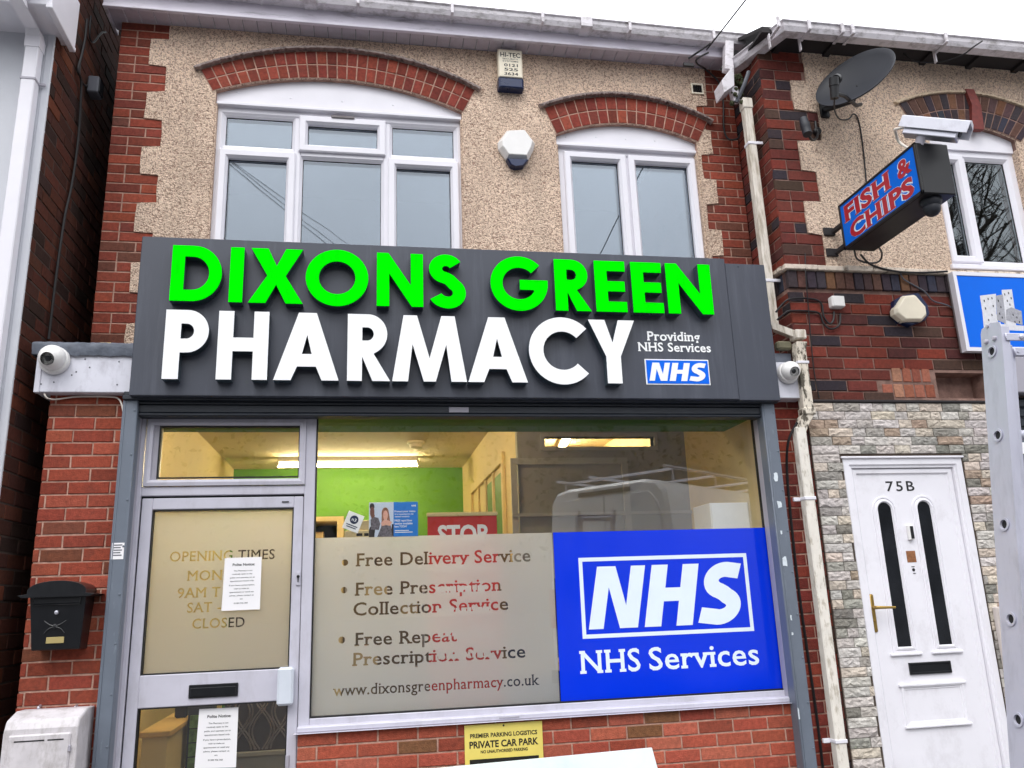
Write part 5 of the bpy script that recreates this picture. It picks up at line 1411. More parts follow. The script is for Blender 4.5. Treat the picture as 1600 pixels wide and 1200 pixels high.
# black security lamp on the quoin
bl = thing('security_lamp', 'small black lamp on a curled bracket at the edge of the chip shop roughcast', 'lamp', W(1265, 212, Yh))
mb = MB(); p0, p1 = W(1255, 186, 4.88), W(1262, 210, 4.84); mb.tube([p0, p0.lerp(p1, .3), p0.lerp(p1, .32), p0.lerp(p1, .6), p0.lerp(p1, .62), p1], [.030, .032, .035, .035, .033, .033], 16); mb.build('lamp_body', M['dish'], bl)
mb = MB(); mb.tube(spline([p1.lerp(p0, .2), W(1268, 218, 4.9), W(1275, 217, 4.96), W(1278, 208, 5.0), W(1275, 200, 5.02), W(1274, 190, 5.03)], 6), .010, 8); c = W(1276, 206, Yh); mb.lathe([(.03, .01), (.03, -.02), (.02, -.03)], c, (0, 1, 0), 16); mb.build('bracket', M['black_plastic'], bl)
# fish & chips projecting sign, at right angles to the wall
ybk = 4.86; xf = wx(1309, 322, ybk)
r2 = wx(1428, 222, 1.); yfr = xf/r2
zt_ = (wz(1309, 322, ybk)+wz(1428, 222, yfr))/2; zb_ = (wz(1319, 391, ybk)+wz(1436, 301, yfr))/2
thk = wx(1480, 224, yfr)-xf
fc = thing('projecting_sign', 'blue FISH & CHIPS lightbox in a black case projecting from the chip shop wall', 'sign', (xf+thk/2, ybk, zb_))
mb = MB(); mb.box(xf+.010, xf+thk, yfr, ybk, zb_, zt_, .006)
case = mb.build('case', M['black_plastic'], fc)
def mpf(u, v, y): return (y, -u, v)
mb = MB(); 
for y0, y1, z0, z1 in ((yfr, ybk, zb_, zb_+.022), (yfr, ybk, zt_-.016, zt_), (yfr, yfr+.02, zb_, zt_), (ybk-.02, ybk, zb_, zt_)): mb.box(xf-.002, xf+.011, y0, y1, z0, z1, .002)
mb.build('face_trim', M['black_plastic'], case)
mb = MB(); mb.box(xf+.003, xf+.0105, yfr+.015, ybk-.015, zb_+.02, zt_-.014); mb.build('face', M['sign_blue'], fc)
hgt = zt_-zb_; wid = ybk-yfr; u0 = -ybk
def fish(mb, body, a, b, z, h, x, off, e=0., **k):
    slab_flat(mb, body, u0+wid*a-e, u0+wid*b+e, zb_+hgt*z-e, hgt*h+2*e, x, mp=mpf, offset=off, **k)
SF = dict(serif=.05, thick=.055, space=1.05)
mb = MB(); fish(mb, 'FISH', .07, .67, .53, .36, xf+.0022, .074, .002, **SF); fish(mb, 'CHIPS', .11, .92, .10, .36, xf+.0022, .074, .002, **SF); text_flat(mb, '&', u0+wid*.76, u0+wid*.94, zb_+hgt*.53, hgt*.36, xf+.0022, offset=.062, mp=mpf)
mb.build('letter_outline', M['sign_white'], fc)
mb = MB(); fish(mb, 'FISH', .07, .67, .53, .36, xf+.0012, .040, **SF); fish(mb, 'CHIPS', .11, .92, .10, .36, xf+.0012, .040, **SF); text_flat(mb, '&', u0+wid*.77, u0+wid*.93, zb_+hgt*.54, hgt*.34, xf+.0012, offset=.036, mp=mpf)
mb.build('lettering', M['sign_red'], fc)
for z in (zb_+.06, zt_-.12):
    mb = MB(); mb.box(xf+.03, xf+.06, ybk-.02, Yh+.01, z-.015, z+.015, .003); mb.box(xf-.03, xf+.06, Yh-.015, Yh+.005, z-.03, z+.03, .003)
    mb.build('wall_bracket', M['dark_wood'], fc)
# turret camera hanging under its front end
tc = thing('security_camera', 'black turret camera hanging under the front end of the fish and chips sign', 'camera', (xf+thk*.55, yfr+.1, zb_))
c = Vector((xf+thk*.5, yfr+.09, zb_)); mb = MB(); mb.lathe([(.062, .0), (.066, -.012), (.06, -.035), (.045, -.05)], c, (0, 0, 1), 28); mb.build('base', M['dish'], tc)
mb = MB(); mb.lathe([(.052*math.sin(R(a)), -.052*math.cos(R(a))) for a in range(5, 180, 10)], c+Vector((0, 0, -.055)), (0, -.5, -.8), 24); mb.build('ball', M['dish'], tc)
# long white camera housing on top of the sign
ch = thing('security_camera', 'long white camera housing with a hood standing on the fish and chips sign', 'camera', (xf+.1, yfr+.2, zt_))
q0, q1 = W(1416, 199, 4.06), W(1500, 207, 3.86)
ax_ = (q1-q0).normalized(); sd_ = ax_.cross(Vector((0, 0, 1))).normalized(); up_ = sd_.cross(ax_)
def sect(c, w, h0, h1): return [c+sd_*w*a+up_*(h0 if b < 0 else h1) for a, b in ((-1, -1), (1, -1), (1, 1), (-1, 1))]
mb = MB(); mb.rings([sect(q0, .040, -.055, .045), sect(q1, .040, -.055, .045)], True, True); mb.build('housing', M['silver'], ch, bevel=.006)
mb = MB(); h0, h1 = q0-ax_*.03, q1+ax_*.05
mb.rings([[h0+sd_*(-.058)+up_*(-.02), h0+sd_*(-.058)+up_*.05, h0+sd_*(-.03)+up_*.066, h0+sd_*.03+up_*.066, h0+sd_*.058+up_*.05, h0+sd_*.058+up_*(-.02), h0+sd_*.052+up_*(-.02), h0+sd_*.05+up_*.045, h0-sd_*.05+up_*.045, h0-sd_*.052+up_*(-.02)],
          [h1+sd_*(-.058)+up_*(-.02), h1+sd_*(-.058)+up_*.05, h1+sd_*(-.03)+up_*.066, h1+sd_*.03+up_*.066, h1+sd_*.058+up_*.05, h1+sd_*.058+up_*(-.02), h1+sd_*.052+up_*(-.02), h1+sd_*.05+up_*.045, h1-sd_*.05+up_*.045, h1-sd_*.052+up_*(-.02)]], True, True)
mb.build('sunshield', M['white_panel'], ch)
mb = MB(); mb.lathe([(.03, 0), (.03, .006)], q1, ax_, 20); mb.build('lens', M['dark_glass'], ch)
mid = q0.lerp(q1, .35); mb = MB(); mb.tube([mid-up_*.05, mid-up_*.10, Vector((xf+thk*.5, mid.y+.08, zt_+.02)), Vector((xf+thk*.5, mid.y+.08, zt_))], [.03, .028, .026, .03], 10); mb.box(xf+.03, xf+thk-.02, mid.y+.03, mid.y+.13, zt_, zt_+.012, .003); mb.build('mount', M['alu_grey'], ch)
mb = MB(); mb.tube(spline([q0-ax_*.01, q0-ax_*.06-up_*.02, W(1399, 205, 4.2), W(1405, 222, 4.25), W(1420, 232, 4.2)], 6), .009, 8); mb.build('cable', M['white_cable'], ch)
# cables looping under the sign
cable('cable', [W(1335, 392, 4.8), W(1340, 405, 4.95), W(1358, 411, 5.0), W(1374, 408, 5.0), W(1378, 396, 4.95), W(1372, 384, 4.8)], .007, 'black loop of cable under the back corner of the fish and chips sign')
cable('cable', [W(1345, 398, 4.95), W(1362, 414, 5.0), W(1400, 424, 4.99), W(1440, 426, 4.98), W(1480, 424, 4.98)], .008, 'black cable running along the pale tile ledge to the castle sign')
cable('cable', [W(1406, 424, 5.0), W(1412, 436, 5.01), W(1432, 448, 5.02), W(1445, 456, 5.02), W(1458, 470, 5.03), W(1480, 477, 5.03), W(1500, 488, 5.03)], .0055, 'thin grey cable drooping across the brick band beside the cream alarm box', 'grey_ink')
jb = thing('junction_box', 'small white junction box on the dark brick band', 'junction box', W(1304, 475, YR))
c = W(1304, 475, YR); mb = MB(); mb.box(c.x-.052, c.x+.045, YR-.06, YR+.0, c.z-.042, c.z+.042, .008); mb.build('case', M['white_plastic'], jb)
mb = MB(); mb.box(c.x-.048, c.x+.041, YR-.066, YR-.059, c.z-.038, c.z+.038, .003); mb.build('lid', M['white_plastic'], jb)
cable('cable', [W(1212, 488, 5.06), W(1222, 476, 5.04), W(1232, 468, 5.02), W(1250, 466, 5.03), W(1274, 468, 5.03), W(1284, 476, 5.03), W(1287, 494, 5.03), W(1296, 506, 5.03), W(1302, 500, 5.03), W(1303, 487, 5.03)], .007, 'upper black cable curling across the brick band into the white junction box')
cable('cable', [W(1214, 500, 5.06), W(1226, 490, 5.03), W(1234, 486, 5.02), W(1262, 486, 5.03), W(1280, 490, 5.03), W(1287, 506, 5.03), W(1298, 514, 5.03), W(1311, 508, 5.03), W(1313, 490, 5.03)], .007, 'lower black cable looping beneath the white junction box')
cable('cable', [W(1258, 396, 5.04), W(1259, 430, 5.0), W(1263, 480, 5.02), W(1267, 530, 5.03), W(1272, 580, 5.03), W(1280, 622, 5.03)], .004, 'thin dark wire hanging straight down the chip shop brick band')
cable('cable', [W(1246, 660, 4.95), W(1232, 690, 5.0), W(1230, 740, 5.07), W(1240, 850, 5.07), W(1252, 950, 5.07), W(1275, 1110, 5.07), W(1286, 1200, 5.07)], .009, 'black cable running down the dark brick strip beside the lower downpipe')
cable('cable', [W(1107, 82, 5.3), W(1089, 92, 5.33), W(1090, 100, 5.38), W(1102, 108, 5.46), W(1124, 130, 5.47), W(1130, 160, 5.47), W(1131, 200, 5.47), W(1138, 217, 5.45), W(1152, 217, 5.4), W(1156, 210, 5.38)], .0075, 'black cable dropping from the eaves down the brick quoin left of the downpipe')
cable('cable', [W(69, 615, 4.97), W(74, 622, 4.98), W(88, 624, 5.02), W(120, 620, 5.03), W(170, 620, 5.03), W(186, 624, 5.02), W(192, 640, 4.99), W(193, 660, 4.99)], .005, 'thin white cable looping under the white boxed end at the left', 'white_cable')
cable('cable', [W(193.5, 660, 5.0), W(195.0, 665, 5.0), W(178, 860, 5.0), W(168, 960, 5.0), W(152, 1105, 5.0)], .0045, 'thin pale cable running straight down the left shutter guide', 'white_cable')
# cream hexagonal alarm box
a3 = thing('alarm_box', 'cream six sided alarm box with navy edges on the dark brick band', 'alarm box', W(1418, 510, YR))
P = pxpoly([(1404, 465), (1428, 461), (1443, 480), (1446, 494), (1439, 504), (1418, 512), (1400, 506), (1389, 490), (1392, 472)], YR)
c = (sum(p[0] for p in P)/9, sum(p[1] for p in P)/9); S = lambda k: [(c[0]+(p[0]-c[0])*k, c[1]+(p[1]-c[1])*k) for p in P]
mb = MB(); mb.rings([[(u, YR, v) for u, v in S(1)], [(u, YR-.045, v) for u, v in S(1)], [(u, YR-.055, v) for u, v in S(.94)]], True, True); mb.build('base', M['blue_dark'], a3)
P2 = pxpoly([(1408, 463.5), (1427, 461.5), (1444, 481), (1446, 494), (1438, 503), (1410, 503), (1396, 492), (1395, 484)], YR-.06)
c2 = (sum(p[0] for p in P2)/8, sum(p[1] for p in P2)/8); S2 = lambda k: [(c2[0]+(p[0]-c2[0])*k, c2[1]+(p[1]-c2[1])*k) for p in P2]
mb = MB(); mb.rings([[(u, YR-.02, v) for u, v in S2(1)], [(u, YR-.07, v) for u, v in S2(1)], [(u, YR-.095, v) for u, v in S2(.86)]], True, True); mb.build('cover', M['cream_plastic'], a3, bevel=.006)
# blue castle sign
YB = YR*wx(1476, 424, 1.)/wx(1491, 424, 1.); YB = min(YB, YR-.1)
kx0 = (wx(1490.5, 424, YB)+wx(1508, 546, YB))/2; kz1 = wz(1490, 424, YB); kz0 = wz(1510, 548, YB); kx1 = kx0+2.6
bs_ = thing('shop_sign', 'bright blue sign with a white framed edge and a grey castle drawing at the right', 'sign', (kx0+1.3, YB, kz0))
mb = MB(); mb.box(kx0+.004, kx1, YB+.015, YR-.03, kz0+.004, kz1-.004); mb.build('case', mat('sign_case', rgb(128, 120, 122), .5, var=.1), bs_)
mb = MB(); mb.frame(kx0, kx1, kz0, kz1, [(0, YB+.05), (0, YB), (.028, YB), (.03, YB+.012)]); mb.build('frame', M['pvc'], bs_)
mb = MB(); mb.box(kx0+.031, kx1-.031, YB+.005, YB+.0145, kz0+.031, kz1-.031); mb.build('face', M['chip_blue'], bs_)
Yc = YB+.0045
M['castle'] = mat('castle_print', rgb(214, 214, 220), .4, var=.12, vs=40); M['castle_grey'] = mat('castle_grey', rgb(160, 160, 168), .4, var=.25, vs=60)
mb = MB()
def flat(mb, pts, y): mb.add([(u, y, v) for u, v in pxpoly(pts, y)], [tuple(range(len(pts)))])
flat(mb, [(1531, 462), (1556, 459), (1557, 490), (1563, 520), (1538, 520), (1535, 488)], Yc); flat(mb, [(1565, 453), (1581, 452), (1586, 486), (1588, 512), (1570, 512)], Yc); flat(mb, [(1560, 506), (1600, 509), (1600, 517), (1556, 515)], Yc-.0003)
mb.build('castle_towers', M['castle'], bs_)
mb = MB(); flat(mb, [(1556, 462), (1567, 460), (1572, 506), (1558, 500)], Yc-.0006); flat(mb, [(1572, 484), (1580, 480), (1596, 486), (1598, 508), (1572, 500)], Yc-.0009); mb.build('castle_keep', M['castle_grey'], bs_)
mb = MB()
for px, py in ((1538, 470), (1544, 467), (1550, 466), (1540, 482), (1552, 478), (1545, 500), (1550, 492), (1570, 460), (1576, 458), (1574, 470), (1580, 466), (1578, 476), (1560, 470), (1564, 480), (1562, 490), (1566, 496), (1583, 492), (1589, 496), (1586, 503), (1593, 503)):
    c = W(px, py, Yc-.0014); mb.box(c.x-.004, c.x+.004, c.y, c.y+.0004, c.z-.008, c.z+.008)
mb.build('castle_windows', M['ink'], bs_)
# shuttered shopfront below it
sfx = wx(1577, 640, YR-.05)
mb = MB(); mb.box(sfx, XE, YR-.12, YR+.05, wz(1580, 614, YR-.1), wz(1570, 548, YR-.1), .006); mb.build('shutter_box', M['alu_grey'], cs)
mb = MB(); z = .1; zt_s = wz(1590, 618, YR-.1)
while z < zt_s: mb.box(sfx+.045, XE, YR-.045, YR-.02, z+.002, min(z+.07, zt_s), .012); z += .072
mb.build('roller_shutter', M['shutter_dark'], cs)
mb = MB(); mb.box(sfx-.02, sfx+.05, YR-.075, YR+.0, .1, zt_s, .005); mb.build('shutter_guide', M['shutter_grey'], cs)

# ================================================================ ladder standing close to the camera at the right
la = thing('ladder', 'grey aluminium ladder standing at the right edge in front of the white door', 'ladder', (2.2, 2.35, 0))
Yn, th = 2.26, .030                                    # near edge of the stile nearest the photographer; the rungs run to the right
xl0 = wx(1567, 520, Yn); Yf = xl0/wx(1532.5, 520, 1.)
zt = wz(1567, 503, Yn)
lean = (wx(1617, 1180, Yn)-xl0)/(wz(1567, 520, Yn)-wz(1617, 1180, Yn))
shx = Matrix(((1, 0, -lean, lean*zt), (0, 1, 0, 0), (0, 0, 1, 0), (0, 0, 0, 1)))
def mpl(u, v, y): return (y, u, v)
ymid = (Yn+Yf)/2
hz_ = [wz(px, py, ymid) for px, py in ((1548, 549), (1577, 819))]; sp_ = (hz_[0]-hz_[1])/2
hz_ = [hz_[0]-sp_*k for k in range(0, 12) if hz_[0]-sp_*k > .1]
zt2 = zt+.010
for xs2, hs in ((xl0, hz_), (xl0+.36, [])):
    mb = MB(); loop = [(Yn, .02), (Yf, .02), (Yf, zt-.012), (Yf-.006, zt+.004), (ymid, zt+.012), (Yn+.006, zt+.002), (Yn, zt-.016)]
    mb.prism([loop]+[[(ymid+.0155*math.cos(a), z+.0155*math.sin(a)) for a in [2*math.pi*k/24 for k in range(24)]] for z in hs], xs2, xs2+.003, mp=mpl)
    mb.box(xs2+.003, xs2+th, Yn, Yn+.003, .02, zt-.016); mb.box(xs2+.003, xs2+th, Yf-.003, Yf, .02, zt-.016)
    mb.xform(shx); mb.build('stile', M['ladder_alu'], la)
for z in hz_:
    mb = MB(); mb.lathe([(.0165, .36), (.0165, -.001), (.021, -.002), (.021, -.0045), (.0145, -.0045), (.0135, .0), (.0135, .02)], (xl0, ymid, z), (1, 0, 0), 28, cap=False); mb.xform(shx); rg_ = mb.build('rung', M['ladder_alu'], la)
    mb = MB(); mb.lathe([(.0133, .002), (.0133, .02)], (xl0, ymid, z), (1, 0, 0), 20); mb.xform(shx); mb.build('dark_bore', M['gasket'], rg_)  # black disc standing in for the shade inside the hollow rung
mb = MB()
for dy, pz in ((.022, 531), (-.016, 531)): 
    mb.lathe([(.0085, 0), (.0085, -.005), (.005, -.008)], (xl0, ymid+dy, wz(1550, pz, ymid)), (1, 0, 0), 14)
mb.lathe([(.006, 0), (.006, -.004), (.002, -.005)], (xl0, ymid+.012, wz(1545, 508, ymid)), (1, 0, 0), 12)
mb.xform(shx); mb.build('rivets', M['alu_grey'], la)
# sliding section behind the first, and the cross bars that join the tops
mb = MB(); mb.box(xl0+th+.002, xl0+th+.020, Yn+.012, Yf-.01, .02, zt-.075, .003); mb.box(xl0+th+.021, xl0+th+.034, Yn+.02, Yf-.02, .02, zt-.085, .002); mb.xform(shx); mb.build('stile', M['ladder_alu'], la)
zb1 = wz(1575, 521, Yn); zb2_ = wz(1578, 542, Yn)
mb = MB(); mb.box(xl0+.004, xl0+.40, Yn-.006, Yn-.001, zb1-.026, zb1, .002); mb.box(xl0+th+.006, xl0+.40, Yn+.004, Yn+.009, zb2_-.028, zb2_, .002)
mb.lathe([(.009, 0), (.009, -.005), (.005, -.008)], (xl0+.062, Yn-.006, zb1-.013), (0, 1, 0), 14); mb.lathe([(.005, 0), (.005, -.003)], (xl0+.048, Yn+.004, zb2_-.014), (0, 1, 0), 12)
mb.build('top_bracket', M['ladder_alu'], la)
# small blue and white sticker on the shutter guide beyond
mb = MB(); c = W(1597, 700, YR-.079); mb.box(c.x-.03, c.x+.03, c.y, c.y+.002, c.z-.04, c.z+.04); o = mb.build('sticker', M['paper']); tag(o, 'small white sticker on the grey shutter guide beyond the ladder', 'sticker')

# ================================================================ white rendered building on the left, across the passage
xs_ = -1.975
wb = thing('white_building', 'white rendered neighbouring building with a dark red brick flank along the narrow passage', 'building', (-4, YL, 0))
wz_e = wz(92, 55, YL)
mb = MB(); mb.box(-7, xs_-.008, YL, YL+.2, 0, wz_e+.1); mb.box(xs_-.05, xs_-.006, YL-.004, YL+.02, 0, wz_e, .004)
mb.build('front_wall', M['white_render'], wb)
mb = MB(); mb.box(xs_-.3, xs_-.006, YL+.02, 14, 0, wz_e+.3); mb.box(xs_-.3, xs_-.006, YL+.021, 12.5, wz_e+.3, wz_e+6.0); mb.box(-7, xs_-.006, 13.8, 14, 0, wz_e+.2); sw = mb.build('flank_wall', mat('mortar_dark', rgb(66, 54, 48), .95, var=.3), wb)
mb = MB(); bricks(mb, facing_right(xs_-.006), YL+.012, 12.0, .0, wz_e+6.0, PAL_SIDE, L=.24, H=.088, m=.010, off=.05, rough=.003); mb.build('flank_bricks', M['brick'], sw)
mb = MB(); mb.box(-2.3, -1.5, 11.6, 11.8, 0, 13, 0); mb.build('passage_sky_block', M['dark_wood'], wb)  # dark sheet added across the passage end to shut out the sky
# eaves box, gutter and swan-neck downpipe
Ye = 4.62
xe_ = wx(98, 57, YL-.01)+.02
mb = MB(); mb.box(-7, xe_-.012, Ye+.02, YL+.1, wz_e-.004, wz_e+.012, .003); mb.build('soffit', M['pvc'], wb)
mb = MB(); mb.box(xe_-.012, xe_+.012, Ye, YL+.12, wz_e-.03, wz_e+.34, .004); mb.box(xe_-.02, xe_+.018, Ye-.006, YL+.12, wz_e-.034, wz_e-.004, .004); mb.box(-7, xe_-.012, Ye, Ye+.02, wz_e-.012, wz_e+.2, .004); mb.build('eaves_board', M['pvc'], wb)
mb = MB(); mb.sweep([Vector((-7, Ye-.001, wz_e+.08)), Vector((xe_-.03, Ye-.001, wz_e+.08))], gutter_prof()); mb.build('gutter', M['pvc'], wb)
mb = MB(); mb.add([(-7, Ye-.05, wz_e+.2), (xs_-.1, Ye-.05, wz_e+.2), (xs_-.1, 9, wz_e+3.0), (-7, 9, wz_e+3.0), (-7, Ye-.05, wz_e+.24), (xs_-.1, Ye-.05, wz_e+.24), (xs_-.1, 9, wz_e+3.05), (-7, 9, wz_e+3.05)], [(0, 1, 2, 3), (4, 5, 6, 7), (0, 1, 5, 4), (1, 2, 6, 5), (2, 3, 7, 6), (3, 0, 4, 7)]); mb.build('roof', M['roof_tile'], wb)
Yw2 = YL-.05
pxc = (wx(55, 72, Yw2)+wx(24, 300, Yw2))/2; hw = .040
zq1 = wz(56, 66, Yw2); 
g_ = W(42, 18, Ye-.06); zq0 = g_.z
mb = MB(); mb.box(pxc-hw, pxc+hw, Yw2-hw, Yw2+hw, 0, zq1, .006); dpw = mb.build('downpipe', M['pvc'], wb)
mb = MB(); sec = lambda x, y, z, w: [(x-w, y-w, z), (x+w, y-w, z), (x+w, y+w, z), (x-w, y+w, z)]
yt = Ye-.062
mb.rings([sec(pxc, yt, wz_e+.14, hw*1.12), sec(pxc, yt, wz_e-.01, hw*1.12), sec(pxc, yt+.001, wz_e-.011, hw), sec(pxc, yt+.03, wz_e-.05, hw), sec(pxc, Yw2-.03, zq1-.0+.05, hw), sec(pxc, Yw2-.0, zq1+.012, hw*1.1), sec(pxc, Yw2, zq1-.06, hw*1.1)], True, True)
mb.build('swan_neck', M['pvc'], wb, bevel=.004)
mb = MB(); z = wz(40, 127, Yw2); mb.box(pxc-hw-.004, pxc+hw+.004, Yw2-hw-.004, Yw2+hw, z-.008, z+.008, .002); mb.box(pxc+hw, pxc+hw+.04, YL-.03, YL-.018, z-.01, z+.008, .002); mb.build('pipe_clip', M['alu_grey'], dpw)
# flood lamp and cables on the flank
def Wside(px, py): 
    x = wx(px, py, 1.); Y = (xs_+.02)/x; return W(px, py, Y)
c = Wside(141, 136); fl = thing('flood_lamp', 'small grey flood lamp on the brick flank of the passage', 'lamp', c)
mb = MB(); mb.box(c.x-.005, c.x+.07, c.y-.055, c.y+.055, c.z-.07, c.z+.06, .008); mb.build('housing', M['grey_ink'], fl)
mb = MB(); mb.box(c.x+.07, c.x+.076, c.y-.045, c.y+.045, c.z-.06, c.z+.05, .001); mb.build('lens', M['dark_glass'], fl)
cable('cable', [Wside(136, 30), Wside(133, 60), Wside(128, 85), Wside(122, 110), Wside(127, 126), Wside(126, 160), Wside(122, 220), Wside(112, 290), Wside(101, 340), Wside(88, 430), Wside(76, 530)], .009, 'thick black cable running down the brick flank of the passage')
cable('cable', [Wside(142, 25), Wside(140, 55), Wside(146, 66), Wside(158, 52), Wside(165, 50)], .007, 'thin black cable crossing the top of the passage flank')
cable('cable', [Wside(126, 92), Wside(124, 115), Wside(131, 132), Wside(140, 134)], .007, 'thin cable looping to the flood lamp in the passage')

# ================================================================ things on and beside the shopfront
# black post box on the pier
pb = thing('post_box', 'black steel post box with a curved hood and brass name plate on the brick pier', 'post box', W(90, 1020, YP))
Ypb = YP-.16
bxa, bxb = (wx(46, 935, Ypb)), wx(135, 925, Ypb); za, zb2 = wz(88, 928, Ypb), wz(85, 1017, Ypb)
bxc, bxd = wx(45, 1015, Ypb), wx(121, 1017, Ypb)
mb = MB(); yb_ = YP-.003
mb.rings([[(bxc, yb_-.06, zb2), (bxd, yb_-.06, zb2), (bxd, yb_, zb2), (bxc, yb_, zb2)], [(bxc, Ypb+.03, zb2+.005), (bxd, Ypb+.03, zb2+.005), (bxd, yb_, zb2+.005), (bxc, yb_, zb2+.005)], [(bxa, Ypb, za), (bxb, Ypb, za), (bxb, yb_, za), (bxa, yb_, za)]], True, True)
bod = mb.build('body', M['black_metal'], pb, bevel=.004)
zmid = (wz(50, 930, Ypb)+wz(140, 928, Ypb))/2; xm_ = (bxa+bxb)/2; hwid = (bxb-bxa)/2+.03; hh = wz(90, 909, Ypb)-zmid
mb = MB(); n = 20; prof_ = [(xm_-hwid-.02, zmid), (xm_-hwid*.85, zmid+.006)]+[(xm_+hwid*.86*math.cos(R(180-180*i/n)), zmid+.012+hh*.9*math.sin(R(180-180*i/n))**.8) for i in range(1, n)]+[(xm_+hwid*.85, zmid+.006), (xm_+hwid+.02, zmid), (xm_+hwid, zmid-.012), (xm_-hwid, zmid-.012)]
mb.prism([prof_], Ypb-.03, yb_); mb.build('hood', M['black_metal'], pb, bevel=.004)
fr_ = lambda t: Ypb+.03*t-.002
mb = MB(); zf = wz(88, 944, Ypb); mb.box(bxa+.02, bxb-.025, fr_(.16)-.010, fr_(.16)+.01, zf-.004, zf+.002, .002); mb.box(bxa+.02, bxb-.025, fr_(.1)-.006, fr_(.1)+.01, zf+.002, zf+.045, .003); mb.build('flap', M['black_metal'], pb)
mb = MB(); c = W(88, 957, Ypb); mb.lathe([(.010, .01), (.010, -.008), (.005, -.010)], (c.x, fr_(.3), c.z), (0, 1, 0), 16); mb.build('lock', M['silver'], pb)
mb = MB(); c0, c1 = W(69, 1006, Ypb), W(98, 995, Ypb); mb.box(c0.x, c1.x, fr_(.85)-.003, fr_(.85)+.012, c0.z, c1.z, .001); mb.build('name_plate', mat('brass_plate', rgb(190, 172, 116), .4, metal=.3, var=.08), pb)
mb = MB(); c = W(84, 979, Ypb); yy = fr_(.55)+.002
mb.tube(spline([(c.x-.055, yy, c.z+.03), (c.x-.03, yy-.002, c.z+.012), (c.x, yy-.003, c.z), (c.x+.03, yy-.002, c.z-.012), (c.x+.05, yy, c.z-.035)], 5), .0032, 6); mb.tube(spline([(c.x+.055, yy, c.z+.03), (c.x+.03, yy-.002, c.z+.012), (c.x, yy-.003, c.z), (c.x-.03, yy-.002, c.z-.012), (c.x-.05, yy, c.z-.035)], 5), .0032, 6)
mb.lathe([(.016, .004), (.013, -.004), (.002, -.007)], (c.x, yy, c.z), (0, 1, 0), 14); mb.build('horn_emblem', M['black_metal'], pb)
# white meter cabinet low on the pier
mc = thing('meter_cabinet', 'weathered white meter cabinet with a sloping top at the bottom left corner', 'meter cabinet', (-1.7, YP, .1))
Ym = YP-.26
cx0, cx1 = wx(4, 1150, Ym), wx(121, 1150, Ym); cz1 = wz(70, 1128, Ym); ctop = wz(90, 1106, YP-.02)
mb = MB(); mb.prism([[(Ym, .15), (YP-.002, .15), (YP-.002, ctop), (Ym+.13, cz1+.045), (Ym+.02, cz1+.012), (Ym, cz1-.03)]], cx0, cx1, mp=lambda u, v, y: (y, u, v)); mcb = mb.build('casing', M['meter_grp'], mc, bevel=.012)
mb = MB(); mb.box(cx0+.03, cx1-.03, Ym-.012, Ym+.004, .2, cz1-.055, .008); lid_ = mb.build('door', M['meter_grp'], mc)
mb = MB(); zz = cz1-.085
mb.box(cx0+.06, cx0+.20, Ym-.0135, Ym-.008, zz-.003, zz+.003); mb.box(cx0+.215, cx1-.06, Ym-.0135, Ym-.008, zz-.003, zz+.003); mb.build('slots', M['gasket'], lid_)
mb = MB(); mb.box(cx1-.034, cx1-.024, Ym-.016, Ym-.002, zz-.06, zz-.03, .002); mb.build('hinge', M['alu_grey'], lid_)
mb = MB()
for px in (61, 118): c = W(px, 1105, YP-.02); mb.lathe([(.008, .02), (.008, -.01), (.004, -.014)], c, (0, 1, .3), 10)
mb.build('screws', M['silver'], mc)
# paper notices taped to the door glass
def notice(P, label, Yn=YG-.0015):
    w = [W(a, b, Yn) for a, b in P]     # tl, tr, br, bl
    tl, tr, br, bl = w
    t = thing('paper_notice', label, 'notice', bl)
    mb = MB(); A = [bl, br, tr, tl]; mb.add([tuple(p) for p in A]+[(p.x, Yn+.0008, p.z) for p in A], [(0, 1, 2, 3), (4, 5, 6, 7), (0, 1, 5, 4), (1, 2, 6, 5), (2, 3, 7, 6), (3, 0, 4, 7)]); sh_ = mb.build('sheet', M['paper'], t)
    mp = lambda u, v, y: (bl.x*(1-u)*(1-v)+br.x*u*(1-v)+tr.x*u*v+tl.x*(1-u)*v, y, bl.z*(1-u)*(1-v)+br.z*u*(1-v)+tr.z*u*v+tl.z*(1-u)*v)
    mb = MB()
    text_flat(mb, 'Polite Notice:', .22, .82, .84, .05, Yn-.0006, offset=.025, mp=mp)
    lines = [('This Pharmacy is not', .26, .76, .735), ('routinely open to the', .22, .76, .672), ('public and operates on an', .17, .83, .605), ('appointment based only.', .18, .82, .54),
             ('If you have a prescription,', .16, .84, .46), ('wish to make an', .29, .69, .395), ('appointment or need any', .18, .82, .33), ('advice, please contact us', .18, .82, .265), ('on:', .46, .54, .20), ('01384 936 360', .31, .67, .12)]
    for s, a, b, z in lines: text_flat(mb, s, a, b, z, .026, Yn-.0006, offset=.012, mp=mp)
    mb.build('print', M['ink'], t)
notice([(351.5, 872), (409, 870), (406, 952), (346, 954.7)], 'white Polite Notice sheet taped over the opening times on the frosted upper door glass')
notice([(311.5, 1108), (372.5, 1105), (368.7, 1199), (303.7, 1201)], 'white Polite Notice sheet taped to the clear lower door glass under the letterbox')
